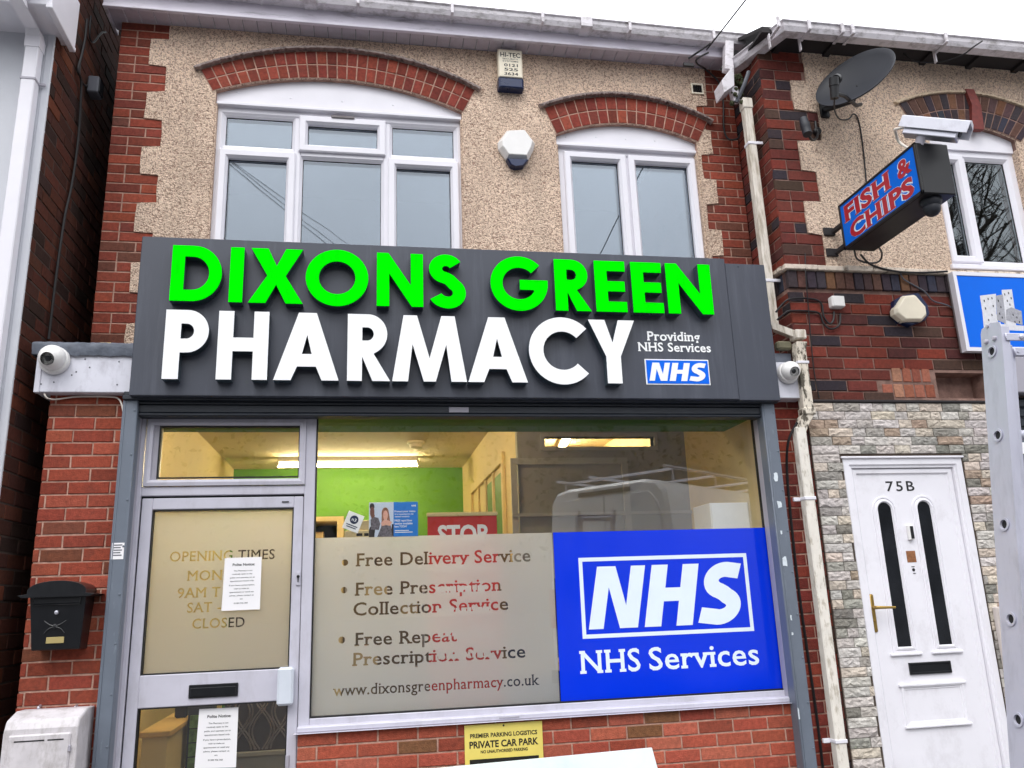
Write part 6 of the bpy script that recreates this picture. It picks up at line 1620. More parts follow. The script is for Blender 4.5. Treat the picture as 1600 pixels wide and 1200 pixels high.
# poster with a photograph and a small tilted card inside the window
Yi = YG+.010
pst = thing('poster', 'health poster half photograph half blue text standing in the shop window above the frosted film', 'poster', W(615, 838, Yi))
def pv(px, py): return W(px, py, Yi)
px0_, px1_ = (wx(576, 786, Yi)+wx(577, 838, Yi))/2, (wx(653, 784, Yi)+wx(653, 836, Yi))/2; pz0_, pz1_ = wz(615, 838.5, Yi), wz(615, 784.5, Yi); pxm = px0_+(px1_-px0_)*.5
mb = MB(); mb.box(px0_, px1_, Yi, Yi+.001, pz0_, pz1_); psh = mb.build('sheet', mat('poster_sky', rgb(206, 214, 232), .5, var=.03), pst)
mb = MB(); mb.box(pxm, px1_, Yi-.0008, Yi-.0001, pz0_, pz1_); mb.build('blue_half', mat('poster_blue', rgb(20, 120, 206), .5, var=.02), pst)
U = lambda u, v: (px0_+(pxm-px0_)*u, pz0_+(pz1_-pz0_)*v)
def blob(mb, cu, cv, ru, rv, y, n=16): mb.add([(U(cu+ru*math.cos(2*math.pi*k/n), cv+rv*math.sin(2*math.pi*k/n))[0], y, U(cu, cv+rv*math.sin(2*math.pi*k/n))[1]) for k in range(n)], [tuple(range(n))])
def shp(mb, pts, y): mb.add([(U(a, b)[0], y, U(a, b)[1]) for a, b in pts], [tuple(range(len(pts)))])
mb = MB(); blob(mb, .12, .88, .10, .10, Yi-.0006); shp(mb, [(0, .0), (.22, 0), (.26, .25), (.05, .3), (0, .2)], Yi-.0004); shp(mb, [(.9, .02), (1, 0), (1, .36), (.93, .36)], Yi-.0004); mb.build('dark_hair', mat('print_dark', rgb(40, 30, 32), .6, var=.2, vs=60), psh)
mb = MB(); blob(mb, .13, .72, .09, .16, Yi-.0008); shp(mb, [(.1, .5), (.2, .5), (.24, .64), (.1, .66)], Yi-.0007); mb.build('brown_face', mat('print_brown', rgb(120, 72, 58), .6, var=.2, vs=60), psh)
mb = MB(); blob(mb, .66, .68, .15, .17, Yi-.0006); shp(mb, [(.50, .2), (.64, .3), (.6, .7), (.52, .66)], Yi-.0005); shp(mb, [(.72, .3), (.9, .22), (.82, .66), (.74, .72)], Yi-.0005); mb.build('fair_hair', mat('print_fair', rgb(150, 100, 76), .6, var=.35, vs=70), psh)
mb = MB(); blob(mb, .67, .62, .10, .14, Yi-.0010); shp(mb, [(.55, .3), (.85, .32), (.95, .42), (.75, .48), (.6, .48), (.48, .4)], Yi-.0008); mb.build('fair_face', mat('print_skin', rgb(226, 170, 150), .6, var=.12, vs=50), psh)
mb = MB(); shp(mb, [(.08, .22), (.4, .2), (.46, .38), (.38, .55), (.2, .58), (.06, .5)], Yi-.0009); shp(mb, [(.34, 0), (.96, 0), (.9, .3), (.7, .34), (.5, .3)], Yi-.0011); mb.build('patterned_clothes', mat('print_pattern', rgb(104, 96, 104), .6, var=.8, vs=110), psh)
mb = MB(); B = lambda u: pxm+(px1_-pxm)*u; Zp = lambda v: pz0_+(pz1_-pz0_)*v
text_flat(mb, 'NHS', B(.74), B(.92), Zp(.86), (pz1_-pz0_)*.05, Yi-.0016, offset=.04)
for s, a, b, v, h in (('Protect your mates', .04, .9, .70, .055), ('It is important to get', .05, .82, .625, .045), ('tested regularly', .05, .66, .555, .045), ('FREE rapid flow', .04, .76, .43, .06), ('testing available', .04, .78, .345, .06), ('here TODAY', .04, .56, .26, .06)):
    text_flat(mb, s, B(a), B(b), Zp(v), (pz1_-pz0_)*h, Yi-.0016, offset=.02)
for v, b in ((.16, .62), (.11, .78)): mb.box(B(.05), B(b), Yi-.0017, Yi-.0012, Zp(v), Zp(v+.022))
mb.build('print', M['paper'], pst)
cd = thing('window_card', 'small tilted white card with a dark round emblem beside the poster in the window', 'card', W(552, 832, Yi))
cc = W(552, 815.5, Yi); an = R(-22); hs2 = .055
mb = MB(); pts = [(-hs2*.92, -hs2), (hs2*.92, -hs2), (hs2*.92, hs2), (-hs2*.92, hs2)]; rot = lambda p: (cc.x+p[0]*math.cos(an)-p[1]*math.sin(an), cc.z+p[0]*math.sin(an)+p[1]*math.cos(an))
mb.add([(rot(p)[0], Yi, rot(p)[1]) for p in pts]+[(rot(p)[0], Yi+.001, rot(p)[1]) for p in pts], [(0, 1, 2, 3), (4, 5, 6, 7), (0, 1, 5, 4), (1, 2, 6, 5), (2, 3, 7, 6), (3, 0, 4, 7)]); mb.build('sheet', M['paper'], cd)
mb = MB(); mb.add([(rot((.026*math.cos(a), .014+.026*math.sin(a)))[0], Yi-.0006, rot((.026*math.cos(a), .014+.026*math.sin(a)))[1]) for a in [2*math.pi*k/22 for k in range(22)]], [tuple(range(22))])
for z, w_ in ((-.026, .036), (-.038, .03)): mb.add([(rot(p)[0], Yi-.0006, rot(p)[1]) for p in ((-w_, z), (w_, z), (w_, z+.006), (-w_, z+.006))], [(0, 1, 2, 3)])
mb.build('emblem', M['blue_dark'], cd)
mb = MB(); text_flat(mb, 'n3', -.014, .014, .004, .02, Yi-.0012, offset=.02, mp=lambda u, v, y: (rot((u, v))[0], y, rot((u, v))[1])); mb.build('emblem_letters', M['paper'], cd)
# yellow parking sign on the riser
Yk = YP-.012
ps = thing('parking_sign', 'yellow private car park sign fixed to the bricks under the shop window', 'sign', W(785, 1200, Yk))
kx0_, kx1_ = (wx(726, 1134, Yk)+wx(726, 1190, Yk))/2, wx(847, 1129, Yk); kzt = (wz(726, 1133, Yk)+wz(846, 1127, Yk))/2
mb = MB(); mb.box(kx0_, kx1_, Yk, Yk+.004, kzt-.42, kzt, .001); plt = mb.build('plate', M['yellow_sign'], ps)
mb = MB(); kw = kx1_-kx0_
for s, a, b, py, h in (('PREMIER PARKING LOGISTICS', .07, .93, 1150.5, 6.8), ('PRIVATE CAR PARK', .06, .94, 1166.5, 11), ('NO UNAUTHORISED PARKING', .20, .80, 1175, 5)):
    z = wz(787, py, Yk); hh_ = wz(787, py-h, Yk)-z; text_flat(mb, s, kx0_+kw*a, kx0_+kw*b, z, hh_, Yk-.0007, offset=.03)
z = wz(787, 1189, Yk); mb.box(kx0_+kw*.06, kx1_-kw*.06, Yk-.0009, Yk-.0002, z-.05, z+.018); mb.lathe([(.006, 0), (.004, -.003)], ((kx0_+kx1_)/2, Yk, kzt-.012), (0, 1, 0), 10)
mb.build('print', M['ink'], ps)
# white sheet board leaning at the foot of the riser
wbd = [W(a, b, 4.93) for a, b in ((560, 1207), (1011, 1164.5), (1019, 1200))]
dx = (wbd[2]-wbd[1]); k = (wbd[1].z-.12)/(wbd[1].z-wbd[2].z); b2_ = wbd[1]+dx*k; b1_ = Vector((wbd[0].x+dx.x*k*.8, 4.93, .14))
mb = MB(); lp_b = [(wbd[0].x, wbd[0].z), (wbd[1].x, wbd[1].z), (b2_.x, b2_.z), (b1_.x, b1_.z)]
mb.prism([lp_b], 4.93, 4.945, mp=lambda u, v, y: (u, y-(1.3-v)*.18+.03, v))
o = mb.build('white_board', mat('board_white', rgb(226, 238, 240), .3, var=.05, vs=2, dirt=rgb(190, 200, 208), dirt_amt=.3, ds=(3, 3, 3)), bevel=.002); tag(o, 'plain white board leaning against the brick riser at the bottom edge of the picture', 'board')
# ================================================================ inside the shop
XI0, XI1, YI0, YBK = -1.56, 2.625, YG+.05, 10.2
ZC = EYE+1.62; ZBM = EYE+.2235*YG; YBM = 5.63
def slab(name, m, x0, x1, y0, y1, z0, z1): mb = MB(); mb.box(x0, x1, y0, y1, z0, z1); return mb.build(name, M[m], ph)
slab('shop_ceiling', 'ceiling_cream', XI0-.05, XI1+.05, YBM-.02, YBK+.05, ZC, ZC+.05)
slab('ceiling_beam', 'beam_green', XI0, XI1, YI0+.0, 5.49, ZBM, 2.99)
slab('ceiling_beam', 'beam_green', XI0, XI1, 5.491, YBM, ZBM, 2.75); slab('ceiling_upstand', 'ceiling_cream', XI0, XI1, YBM-.03, YBM, 2.75, ZC)
slab('shop_floor', 'floor_vinyl', XI0-.05, XI1+.05, YI0, YBK+.05, .03, .1)
slab('left_interior_wall', 'wall_cream', XI0-.06, XI0, YI0, YBK, .1, ZC)
slab('right_interior_wall', 'wall_cream', XI1, XI1+.05, YI0, YBK, .1, ZC)
gw_ = slab('green_back_wall', 'wall_green', XI0, 1.22, YBK, YBK+.05, .1, ZC)
slab('back_room_wall', 'wall_cream', 1.22, XI1, YBK, YBK+.05, .1, ZC)
YPT = 6.4; xpt = 1.20
ox0, ox1, oz0, oz1 = .2226*YPT, XI1-.02, EYE+.184*YPT, EYE+.197*YPT
mb = MB(); mb.prism([[(xpt, .1), (XI1, .1), (XI1, ZC), (xpt, ZC)], [(ox0, oz0), (ox1-.25, oz0), (ox1-.25, oz1), (ox0, oz1)]], YPT, YPT+.08)
pt = mb.build('partition_wall', M['wall_grey'], ph)
mb = MB(); mb.frame(ox0-.03, ox1-.22, oz0-.03, oz1+.03, [(0, YPT-.001), (0, YPT-.012), (.03, YPT-.012), (.03, YPT+.09)])
mb.frame(wx(790, 800, YPT)+.05, wx(985, 800, YPT), 1.3, wz(880, 716, YPT), [(0, YPT-.001), (0, YPT-.02), (.05, YPT-.02), (.05, YPT)]); mb.box(wx(790, 800, YPT)+.05, XI1, YPT-.03, YPT-.001, wz(900, 806, YPT), wz(900, 801, YPT))
mb.build('opening_trim', mat('trim_grey', rgb(176, 174, 168), .6, var=.05), pt)
mb = MB(); mb.box(xpt, xpt+.08, YPT+.081, YBK, .1, ZC); sp2 = mb.build('partition_wall', M['wall_cream'], ph)
mb = MB()
mb.box(xpt-.03, xpt-.001, 7.0, 7.08, .1, 2.75, .004); mb.box(xpt-.03, xpt-.001, 9.2, 9.28, .1, 2.75, .004); mb.box(xpt-.03, xpt-.001, 7.08, 9.2, 2.66, 2.75, .004)
for y in (7.6, 8.1, 8.65): mb.box(xpt-.022, xpt-.001, y, y+.07, .1, 2.66, .004)
dr = mb.build('glazed_screen', M['wall_cream'], sp2)
mb = MB()
for y0, y1 in ((7.1, 7.58), (7.69, 8.08)): mb.box(xpt-.006, xpt-.0015, y0, y1, 1.2, 2.6)
mb.build('screen_pane', M['wall_green'], dr)
def tube_light(c, L_, axis, label):
    t = thing('fluorescent_tube', label, 'light', c)
    a = Vector(axis).normalized(); p0, p1 = Vector(c)-a*L_/2, Vector(c)+a*L_/2
    mb = MB(); mb.tube([p0+Vector((0, 0, .012)), p1+Vector((0, 0, .012))], .022, 12); mb.build('tube', M['tube'], t)
    mb = MB(); s = Vector((-a.y, a.x, 0))*.04
    mb.rings([[p0+s+Vector((0, 0, .05)), p0-s+Vector((0, 0, .05)), p0-s+Vector((0, 0, .1)), p0+s+Vector((0, 0, .1))], [p1+s+Vector((0, 0, .05)), p1-s+Vector((0, 0, .05)), p1-s+Vector((0, 0, .1)), p1+s+Vector((0, 0, .1))]], True, True)
    for p in (p0, p1): mb.tube([p+Vector((0, 0, .0)), p+Vector((0, 0, .06))], .024, 10)
    mb.build('batten', M['white_plastic'], t)
    return t
tube_light(((-.1048+.0645)/2*9.4, 9.4, ZC-.10), 1.55, (1, 0, 0), 'glowing fluorescent tube under the ceiling in front of the green wall')
tube_light((-.2, 6.02, ZC-.10), 1.55, (1, 0, 0), 'added fluorescent tube unseen above the window beam to brighten the front of the shop')  # extra unseen tube, added to light the front room and grey partition
tube_light((2.0, 7.9, ZC-.10), 1.5, (.14, 1, 0), 'glowing fluorescent tube seen through the high slot in the grey partition')
sm = thing('smoke_detector', 'small cream smoke detector on the shop ceiling above the tube light', 'smoke detector', W(650, 688, (ZC-EYE)/.1914))
c = Vector(sm.location); c.z = ZC; mb = MB(); mb.lathe([(.09, 0), (.09, -.02), (.07, -.03), (.065, -.06), (.03, -.075), (.002, -.078)], c, (0, 0, 1), 24); mb.build('body', M['cream_plastic'], sm)
# shelf unit and boxes at the left behind the film
sh_ = thing('shelf_unit', 'cream shelf unit with dark rows of stock at the left of the window', 'shelves', (-.1, 6.6, .1))
sx0, sx1, st_ = wx(495, 820, 6.6)-.5, wx(537, 815, 6.6), wz(515, 807, 6.6)
mb = MB(); mb.box(sx0, sx1, 6.6, 6.64, st_-.035, st_); mb.box(sx1-.05, sx1, 6.6, 6.95, .1, st_-.035); mb.box(sx0, sx0+.04, 6.6, 6.95, .1, st_-.035); mb.box(sx0, sx1, 6.64, 6.95, st_-.04, st_)
for k in range(1, 6): mb.box(sx0+.04, sx1-.05, 6.61, 6.95, st_-.08-.13*k, st_-.06-.13*k)
mb.build('frame', M['wall_cream'], sh_)
mb = MB(); mb.box(sx0+.02, sx1-.06, 6.95, 6.97, .1, st_-.01); mb.build('back_panel', M['dark_room2'], sh_)
stock_mats = [mat('stock_grey', rgb(150, 146, 128), .6), mat('stock_olive', rgb(96, 92, 70), .6), mat('stock_tan', rgb(180, 160, 116), .6)]
for k in range(1, 5):
    x = sx0+.06
    while x < sx1-.15:
        w_ = rnd.uniform(.05, .10); hgt_ = rnd.uniform(.06, .095); z = st_-.06-.13*k+.001
        mb = MB(); mb.box(x, x+w_-.004, 6.66, 6.84, z, z+hgt_, .003); o = mb.build('medicine_box', rnd.choice(stock_mats)); tag(o, 'small medicine box in the rows on the cream shelf unit', 'box', 'medicine boxes on the shelf unit'); x += w_
bx_ = thing('carton', 'pale yellow carton stacked behind the window card, lower of two', 'carton', (.2, 5.9, 1.9))
c0 = W(550, 838, 5.8); c1 = W(576, 826, 5.8); 
mb = MB(); mb.box(c0.x-.05, c1.x+.1, 5.8, 6.1, c0.z-.08, c1.z-.01, .004); mb.build('box', M['carton'], bx_)
mb = MB(); mb.box(c0.x+.03, c0.x+.07, 5.7985, 5.8, c0.z+.0, c1.z-.03); mb.box(c1.x-.03, c1.x-.0, 5.7985, 5.8, c0.z+.0, c1.z-.03); mb.build('printed_mark', M['dark_wood'], bx_)
bx_ = thing('carton', 'pale yellow carton beside the poster, upper of two', 'carton', (.2, 5.9, 1.95))
mb = MB(); mb.box(c0.x+.04, c1.x+.08, 5.82, 6.08, c1.z-.009, c1.z+.06, .004); mb.build('box', M['carton'], bx_)
# red roller banner
YRB = 5.62
rb = thing('roller_banner', 'red STOP roller banner standing just behind the shop window', 'banner', (wx(722, 820, YRB), YRB, .1))
rx0, rx1 = wx(668, 812, YRB), wx(776, 806, YRB); rzt = (wz(668, 809, YRB)+wz(776, 802, YRB))/2
mb = MB(); mb.box(rx0, rx1, YRB, YRB+.003, .16, rzt); fab = mb.build('fabric', M['red_print'], rb)
mb = MB(); mb.box(rx0-.005, rx1+.005, YRB-.014, YRB+.014, rzt-.004, rzt+.022, .004); mb.build('top_rail', M['wall_cream'], rb)
mb = MB(); mb.box(rx0-.02, rx1+.02, YRB-.08, YRB+.08, .1, .17, .01); mb.tube([(rx0/2+rx1/2, YRB+.03, .16), (rx0/2+rx1/2, YRB+.02, rzt)], .01, 8); mb.build('stand', M['silver'], rb)
zst2 = wz(722, 849, YRB); mb = MB(); text_flat(mb, 'STOP', wx(684, 835, YRB), wx(762, 830, YRB), zst2, wz(722, 820, YRB)-zst2, YRB-.001, offset=.035)
for k in range(5):
    x = rx0+.06
    while x < rx1-.10: w_ = rnd.uniform(.015, .05); mb.box(x, x+w_, YRB-.0012, YRB-.0004, zst2-.18-.14*k, zst2-.14-.14*k); x += w_+.012
mb.build('print', M['paper'], fab)
# tall brown cupboard and pale boxes behind the frosted film
cu = thing('cupboard', 'tall dark brown cupboard standing behind the frosted film of the shop window', 'cupboard', (.6, 6.9, .1))
cx0, cx1, czt = wx(470, 850, 6.9), wx(812, 850, 6.9), wz(600, 852, 6.9)
mb = MB(); mb.box(cx0, cx1, 6.92, 7.3, .1, czt, .004); mb.build('carcass', mat('brown_wood', rgb(86, 70, 52), .5, var=.3, vs=9), cu)
for k in range(3):
    a = cx0+(cx1-cx0)*k/3; mb = MB(); mb.box(a+.006, a+(cx1-cx0)/3-.006, 6.9, 6.92, .14, czt-.02, .004); mb.build('cupboard_door', mat('brown_door', rgb((112, 84, 104)[k], (96, 66, 84)[k], (70, 46, 56)[k]), .5, var=.35, vs=7), cu)
for k, (px, py, w_, h_) in enumerate(((588, 935, .16, .22), (570, 1046, .18, .16), (640, 962, .12, .10))):
    c = W(px, py, 6.3); mb = MB(); mb.box(c.x-w_/2, c.x+w_/2, 6.3, 6.5, c.z, c.z+h_, .004); o = mb.build('stock_carton', stock_mats[2])
    tag(o, ('pale carton on the top shelf of the rack behind the film', 'tan carton on the low shelf of the rack behind the film', 'small pale carton on the middle shelf of the rack behind the film')[k], 'box')
rk = thing('wire_rack', 'thin steel rack holding cartons behind the frosted film', 'rack', (wx(600, 1000, 6.3), 6.3, .1))
mb = MB(); ra, rb2 = wx(540, 935, 6.3), wx(665, 935, 6.3)
for py in (935, 962, 1046): z = wz(600, py, 6.3)-.012; mb.box(ra, rb2, 6.28, 6.55, z-.006, min(z+.010, wz(588 if py == 935 else (570 if py == 1046 else 640), py, 6.3)-.001))
mb.build('shelves', M['alu_grey'], rk)
mb = MB()
for x in (ra, rb2): mb.tube([(x, 6.54, .1), (x, 6.54, wz(600, 905, 6.3))], .01, 6)
mb.build('uprights', M['alu_grey'], rk)
# white wall cabinet on the right
cb = thing('wall_cabinet', 'white cabinet behind the right end of the shop window above the blue vinyl', 'cabinet', (2.48, 5.36, 1.2))
mb = MB(); mb.box(.4365*5.36, XI1-.001, 5.36, 5.66, 1.2, EYE+.11*5.36, .004); mb.build('body', M['white_plastic'], cb)
mb = MB(); mb.box(.4365*5.36+.006, XI1-.012, 5.35, 5.36, 1.21, EYE+.11*5.36-.008, .003); mb.build('door', M['white_plastic'], cb)
# desk behind the film
dk = thing('desk', 'dark blue desk standing behind the frosted film', 'desk', (1.5, 6.0, .1))
mb = MB(); mb.box(.9, 2.3, 5.9, 6.35, 1.0, 1.06, .006); mb.build('desk_top', M['wood_pale'], dk)
mb = MB(); mb.box(wx(790, 900, 6.32), 2.3, 6.31, 6.36, 1.0, wz(830, 905, 6.32), .004); mb.build('screen', M['blue_dark'], dk)
mb = MB(); mb.box(.92, 2.28, 5.92, 6.3, .1, 1.0, .004); mb.build('front', M['blue_dark'], dk)
# dark patterned screen and counter behind the door
ysn = 6.5
scn = thing('room_screen', 'dark screen with a pale wavy pattern standing inside behind the shop door', 'screen', (wx(370, 1110, ysn), ysn, .1))
qx0, qx1 = wx(350, 1130, ysn), wx(470, 1130, ysn); qz0 = wz(420, 1172, ysn); qz1 = wz(470, 850, ysn)
mb = MB(); mb.box(qx0, qx1, ysn, ysn+.05, qz0, qz1, .003); scp = mb.build('panel', mat('screen_dark', rgb(52, 44, 44), .5, var=.1), scn)
mb = MB(); mb.box(qx0, qx1, ysn-.02, ysn+.05, .1, qz0-.03); mb.box(qx0, qx1, ysn-.035, ysn+.05, qz0-.03, qz0, .003); mb.build('plinth', M['wall_grey'], scn)
mb = MB(); per = .26; z = qz0
for ph_ in (0, .5):
    for k in range(-1, int((qx1-qx0)/per)+2):
        for sgn in (1, -1):
            for of in (0, .022):
                pts = []
                for i in range(90):
                    zz = qz0+.01+(qz1-qz0-.02)*i/89; xx = qx0+per*(k+ph_)+sgn*(per*.25*math.sin(2*math.pi*(zz-qz0)/.52+ph_*math.pi)+of)
                    if qx0+.01 < xx < qx1-.01: pts.append((xx, ysn-.002, zz))
                    elif len(pts) > 3: mb.tube(pts, .006, 4); pts = []
                    else: pts = []
                if len(pts) > 3: mb.tube(pts, .006, 4)
mb.build('wavy_pattern', mat('screen_line', rgb(120, 112, 110), .5, var=.1), scp)
dsx = wx(300, 1140, 6.2); ds2 = wx(318, 1140, 6.2)
dsp = thing('leaflet_rack', 'dark leaflet rack beside the counter inside the shop door', 'rack', (dsx, 6.2, .1))
mb = MB(); mb.box(wx(293, 1130, 6.2), wx(330, 1130, 6.2), 6.2, 6.4, .1, wz(310, 1104, 6.2), .004); mb.build('frame', mat('rack_blue', rgb(34, 40, 54), .5), dsp)
mb = MB()
for k in range(4): z = wz(305, 1125+22*k, 6.19); mb.box(wx(297, 1130, 6.2), wx(314, 1130, 6.2), 6.185, 6.199, z-.05, z+.03, .002)
mb.build('leaflets', mat('leaflet_green', rgb(96, 132, 72), .5, var=.5, vs=30), dsp)
ct = thing('counter', 'pale wooden topped counter seen through the lower door glass', 'counter', (wx(255, 1160, 5.9), 5.9, .1))
ca, cb_ = W(222, 1150, 5.75), W(262, 1150, 5.75); ctz = wz(240, 1146, 5.75)
mb = MB(); mb.box(ca.x, cb_.x, 5.75, 6.7, .1, ctz-.02, .003); mb.build('body', M['wall_cream'], ct)
mb = MB(); mb.box(ca.x-.02, cb_.x+.02, 5.73, 6.75, ctz-.02, ctz+.012, .004); mb.build('top', M['wood_pale'], ct)
cr_ = thing('card_reader', 'small dark card reader with a white screen on the pale counter', 'card reader', (cb_.x-.05, 6.4, ctz+.012))
mb = MB(); mb.box(cb_.x-.09, cb_.x-.01, 6.35, 6.42, ctz+.013, ctz+.10, .01); mb.build('body', M['black_plastic'], cr_)
mb = MB(); mb.box(cb_.x-.12, cb_.x-.03, 6.33, 6.40, ctz+.105, ctz+.13, .006); mb.build('screen', M['white_plastic'], cr_)

# ================================================================ behind the camera: what the panes reflect
mb = MB(); o1, o2 = W(1104, 78, 5.27), W(1165, 0, 4.6); dv = (o2-o1)
mb.tube([o1+dv*k*.5 for k in range(0, 26)], .006, 6); o = mb.build('overhead_cable', M['cable']); tag(o, 'thin overhead service cable rising from the gutter end into the white sky', 'cable')
mb = MB(); c = W(1100, 78, 5.25); mb.tube([c+Vector((.05, -.02, .05)), c+Vector((-.02, .0, -.0)), c+Vector((-.12, .04, -.06))], .008, 6); mb.box(c.x-.16, c.x-.07, c.y+.05, c.y+.07, c.z-.12, c.z-.09, .003); o = mb.build('cable_bracket', M['cable']); tag(o, 'dark cable bracket and coil fixed to the gutter end at the top of the pharmacy', 'bracket')
Ypane = YU+.032
def mirrored(px, py, V): w = W(px, py, V); return Vector((w.x, 2*Ypane-V, w.z))
for i, (a, b) in enumerate((((359, 250), (442, 309)), ((359, 252), (442, 318)), ((357, 256), (510, 381)))):
    p, q = mirrored(*a, 13), mirrored(*b, 16); d_ = q-p
    mb = MB(); mb.tube([p-d_*2.2+d_*k*.4 for k in range(0, 16)], .0075, 5); o = mb.build('overhead_cable', M['cable']); tag(o, 'overhead cable crossing the road, seen reflected in the left upper window', 'cable', 'overhead cables across the road')
# white van whose back is reflected in the shop window
va = thing('parked_van', 'white high roofed van with roof rack, reflected in the shop window', 'van', (0, 0, 0))
A_, B_ = Vector((3.68, .76, 0)), Vector((2.44, -.84, 0)); mid_ = (A_+B_)/2; dv = Vector((.79, -.615, 0)).normalized(); sdv = Vector((-dv.y, dv.x, 0))
VH = 2.90
def vl(x, y, z): return tuple(mid_+dv*x+sdv*y+Vector((0, 0, z)))
half = (A_-B_).length/2
mb = MB()
def vsec(x, w, z0, z1, r=.16): 
    return [vl(x, s*w*f, z) for s, f, z in ((-1, .97, z0), (-1, 1, z0+.3), (-1, .97, z0+(z1-z0)*.62), (-1, .90, z1-r), (-1, .80, z1-r*.25), (-1, .6, z1), (1, .6, z1), (1, .80, z1-r*.25), (1, .90, z1-r), (1, .97, z0+(z1-z0)*.62), (1, 1, z0+.3), (1, .97, z0))]
mb.rings([vsec(0, half*.96, .45, VH-.04), vsec(.05, half, .42, VH), vsec(3.6, half, .42, VH), vsec(4.1, half*.98, .42, VH-.2), vsec(4.75, half*.95, .42, 1.55), vsec(5.5, half*.9, .42, 1.25), vsec(5.7, half*.8, .45, .95)], True, True, True)
bdy = mb.build('body', M['van_white'], va)
mb = MB(); 
def vbox(mb, x0, x1, y0, y1, z0, z1):
    vs = [vl(x, y, z) for x in (x0, x1) for y in (y0, y1) for z in (z0, z1)]; mb.add(vs, [(0, 1, 3, 2), (4, 6, 7, 5), (0, 4, 5, 1), (2, 3, 7, 6), (0, 2, 6, 4), (1, 5, 7, 3)])
for s in (-1, 1):
    D_ = MB(); e = .03; w0, w1 = .012, half*.86
    D_.rings([[vl(-.002, s*y, z) for y, z in ((w0, .6), (w1, .6), (w1, 2.0), (w1*.94, VH-.3), (w1*.8, VH-.16), (w0, VH-.14))], [vl(-.018, s*y, z) for y, z in ((w0, .6), (w1-.01, .6), (w1-.01, 2.0), (w1*.93, VH-.31), (w1*.79, VH-.17), (w0, VH-.15))]], True, True)
    ddr = D_.build('rear_door', M['van_white'], va)
    H2 = MB(); vbox(H2, -.04, -.018, s*.05, s*.12, 1.3, 1.42) if s > 0 else vbox(H2, -.03, -.018, s*.35, s*.75, 1.5, 1.9); H2.build('door_fitting', M['van_dark'], ddr)
    L2 = MB(); vbox(L2, -.03, .02, s*half*.88, s*half*.97, 1.1, 1.6); L2.build('tail_lamp', M['tail_red'], va)
mb = MB(); vbox(mb, -.03, -.001, -half*.83, half*.83, 1.62, 1.635); vbox(mb, -.03, -.001, -half*.4, half*.4, VH-.13, VH-.08); mb.build('trim_lines', M['van_dark'], bdy)
mb = MB()
for x in (.3, 1.4, 2.5, 3.4): mb.tube([vl(x, -half*.85, VH-.02), vl(x, -half*.85, VH+.12), vl(x, half*.85, VH+.12), vl(x, half*.85, VH-.02)], .02, 6)
for y in (-half*.85, -half*.3, half*.85): mb.tube([vl(.1, y, VH+.14), vl(3.6, y, VH+.14)], .02, 6)
mb.build('roof_rack', M['silver'], va)
for x in (1.0, 4.7):
    for s in (-1, 1):
        mb = MB(); mb.lathe([(.16, -.12), (.34, -.11), (.35, 0), (.34, .11), (.16, .12)], vl(x, s*half*.86, .36), sdv, 28); wh = mb.build('wheel', M['rubber'], va)
        mb = MB(); mb.lathe([(.19, -.125), (.19, .125)], vl(x, s*half*.86, .36), sdv, 20); mb.build('rim', M['silver'], wh)
mb = MB(); vbox(mb, -.08, .1, -half*.95, half*.95, .42, .58); mb.build('rear_bumper', M['van_dark'], va)
mb = MB(); mb.add([vl(4.14, -half*.86, VH-.26), vl(4.14, half*.86, VH-.26), vl(4.74, half*.88, 1.60), vl(4.74, -half*.88, 1.60)], [(0, 1, 2, 3)]); vv = Vector((dv.x, dv.y, .35)).normalized()*.02; mb.v = [tuple(Vector(v)+vv) for v in mb.v]; mb.build('windscreen', M['dark_glass'], va)
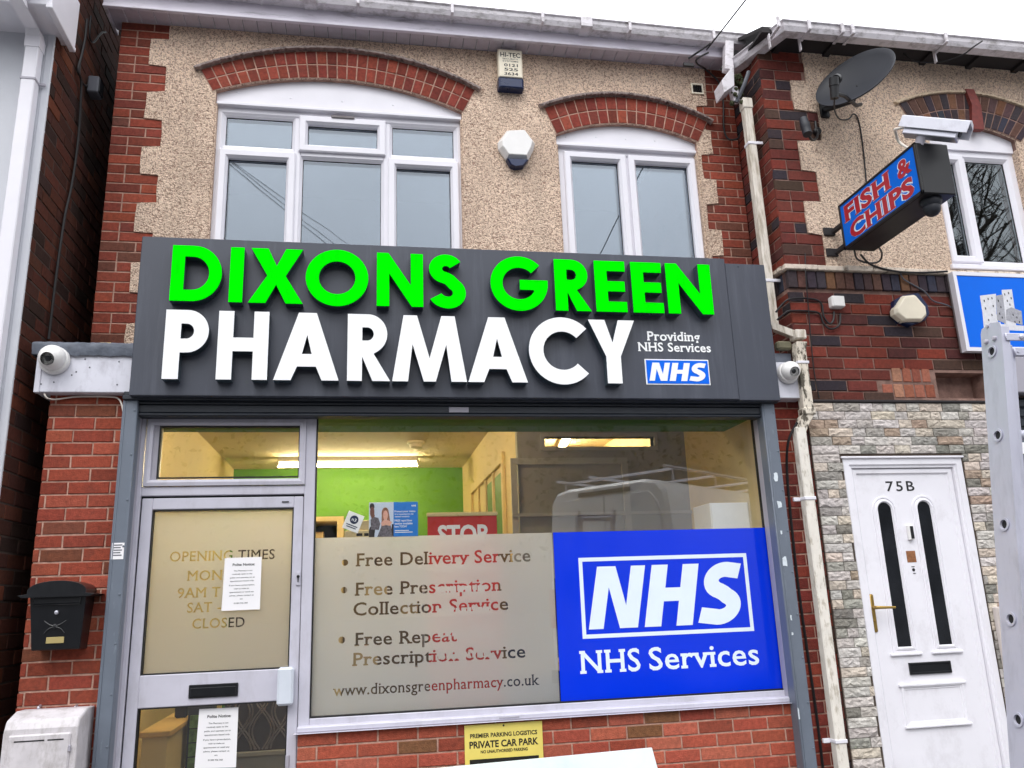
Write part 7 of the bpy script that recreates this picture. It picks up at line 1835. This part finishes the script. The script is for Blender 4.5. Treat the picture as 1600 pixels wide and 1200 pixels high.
# bare trees, and an added thicket and bank that darken the glass reflections
def ground_z(y):
    for (a, p), (b, q) in zip(prof_g, prof_g[1:]):
        if b <= y <= a: return p+(q-p)*(a-y)/(a-b)
    return 0
def bare_tree(x, y, h, seed, label):
    r_ = random.Random(seed); gz_ = ground_z(y)
    t = thing('bare_tree', label, 'tree', (x, y, gz_), 'bare trees across the road')
    mb = MB(); tw = MB()
    def grow(p, d, L_, rad, lv):
        n = 4; pts = [p]; q = p; dd = d
        for i in range(n):
            dd = (dd+Vector((r_.uniform(-1, 1), r_.uniform(-1, 1), r_.uniform(-.4, .8)))*.16).normalized(); q = q+dd*L_/n; pts.append(q)
        (mb if lv < 2 else tw).tube(pts, [rad*(1-.45*i/n) for i in range(n+1)], 6 if lv < 2 else 3, cap=False)
        if lv >= 5: return
        for k in range((4 if (lv in (2, 3) and h > 15) else 3) if lv > 0 else 6):
            s = r_.uniform(.35, 1.0); i = min(n-1, int(s*n)); b = pts[i].lerp(pts[i+1], s*n-i if s < 1 else 1)
            a = Vector((r_.uniform(-1, 1), r_.uniform(-1, 1), r_.uniform(-.1, .9))).normalized()
            grow(b, (dd*.6+a*.9).normalized(), L_*r_.uniform(.52, .74), rad*.5, lv+1)
    grow(Vector((x, y, gz_)), Vector((0, 0, 1)), h*.42, h*.018, 0)
    mb.build('trunk', M['bark'], t); tw.build('branches', M['bark'], t)
for i, (x, y, h) in enumerate(((19, -13, 19), (24, -17, 21), (29, -12, 17))):
    bare_tree(x, y, h, 30+i, 'tall bare winter tree on the added bank across the road, reflected in the windows')
mb = MB(); r_ = random.Random(5)
for i in range(30000):
    x, y = r_.uniform(-34, 40), -14-r_.random()**1.4*16; top = 4.6+2.0*math.sin(x*.35)+1.2*math.sin(x*1.3+1)+(y+17)*-.12
    z = ground_z(y)-.1+r_.random()**1.5*top*.5; s = r_.uniform(.05, .16)
    a = Vector((r_.uniform(-1, 1), r_.uniform(-1, 1), r_.uniform(-1, 1))).normalized()*s; b = a.cross(Vector((r_.uniform(-1, 1), r_.uniform(-1, 1), r_.uniform(-1, 1)))).normalized()*s*.6
    c = Vector((x, y, z)); mb.add([c-a, c+b, c+a, c-b], [(0, 1, 2, 3)])
o = mb.build('thicket', M['foliage'], recalc=False); tag(o, 'unseen dark thicket added on the bank to darken the shop glass reflection', 'thicket', kind='stuff')
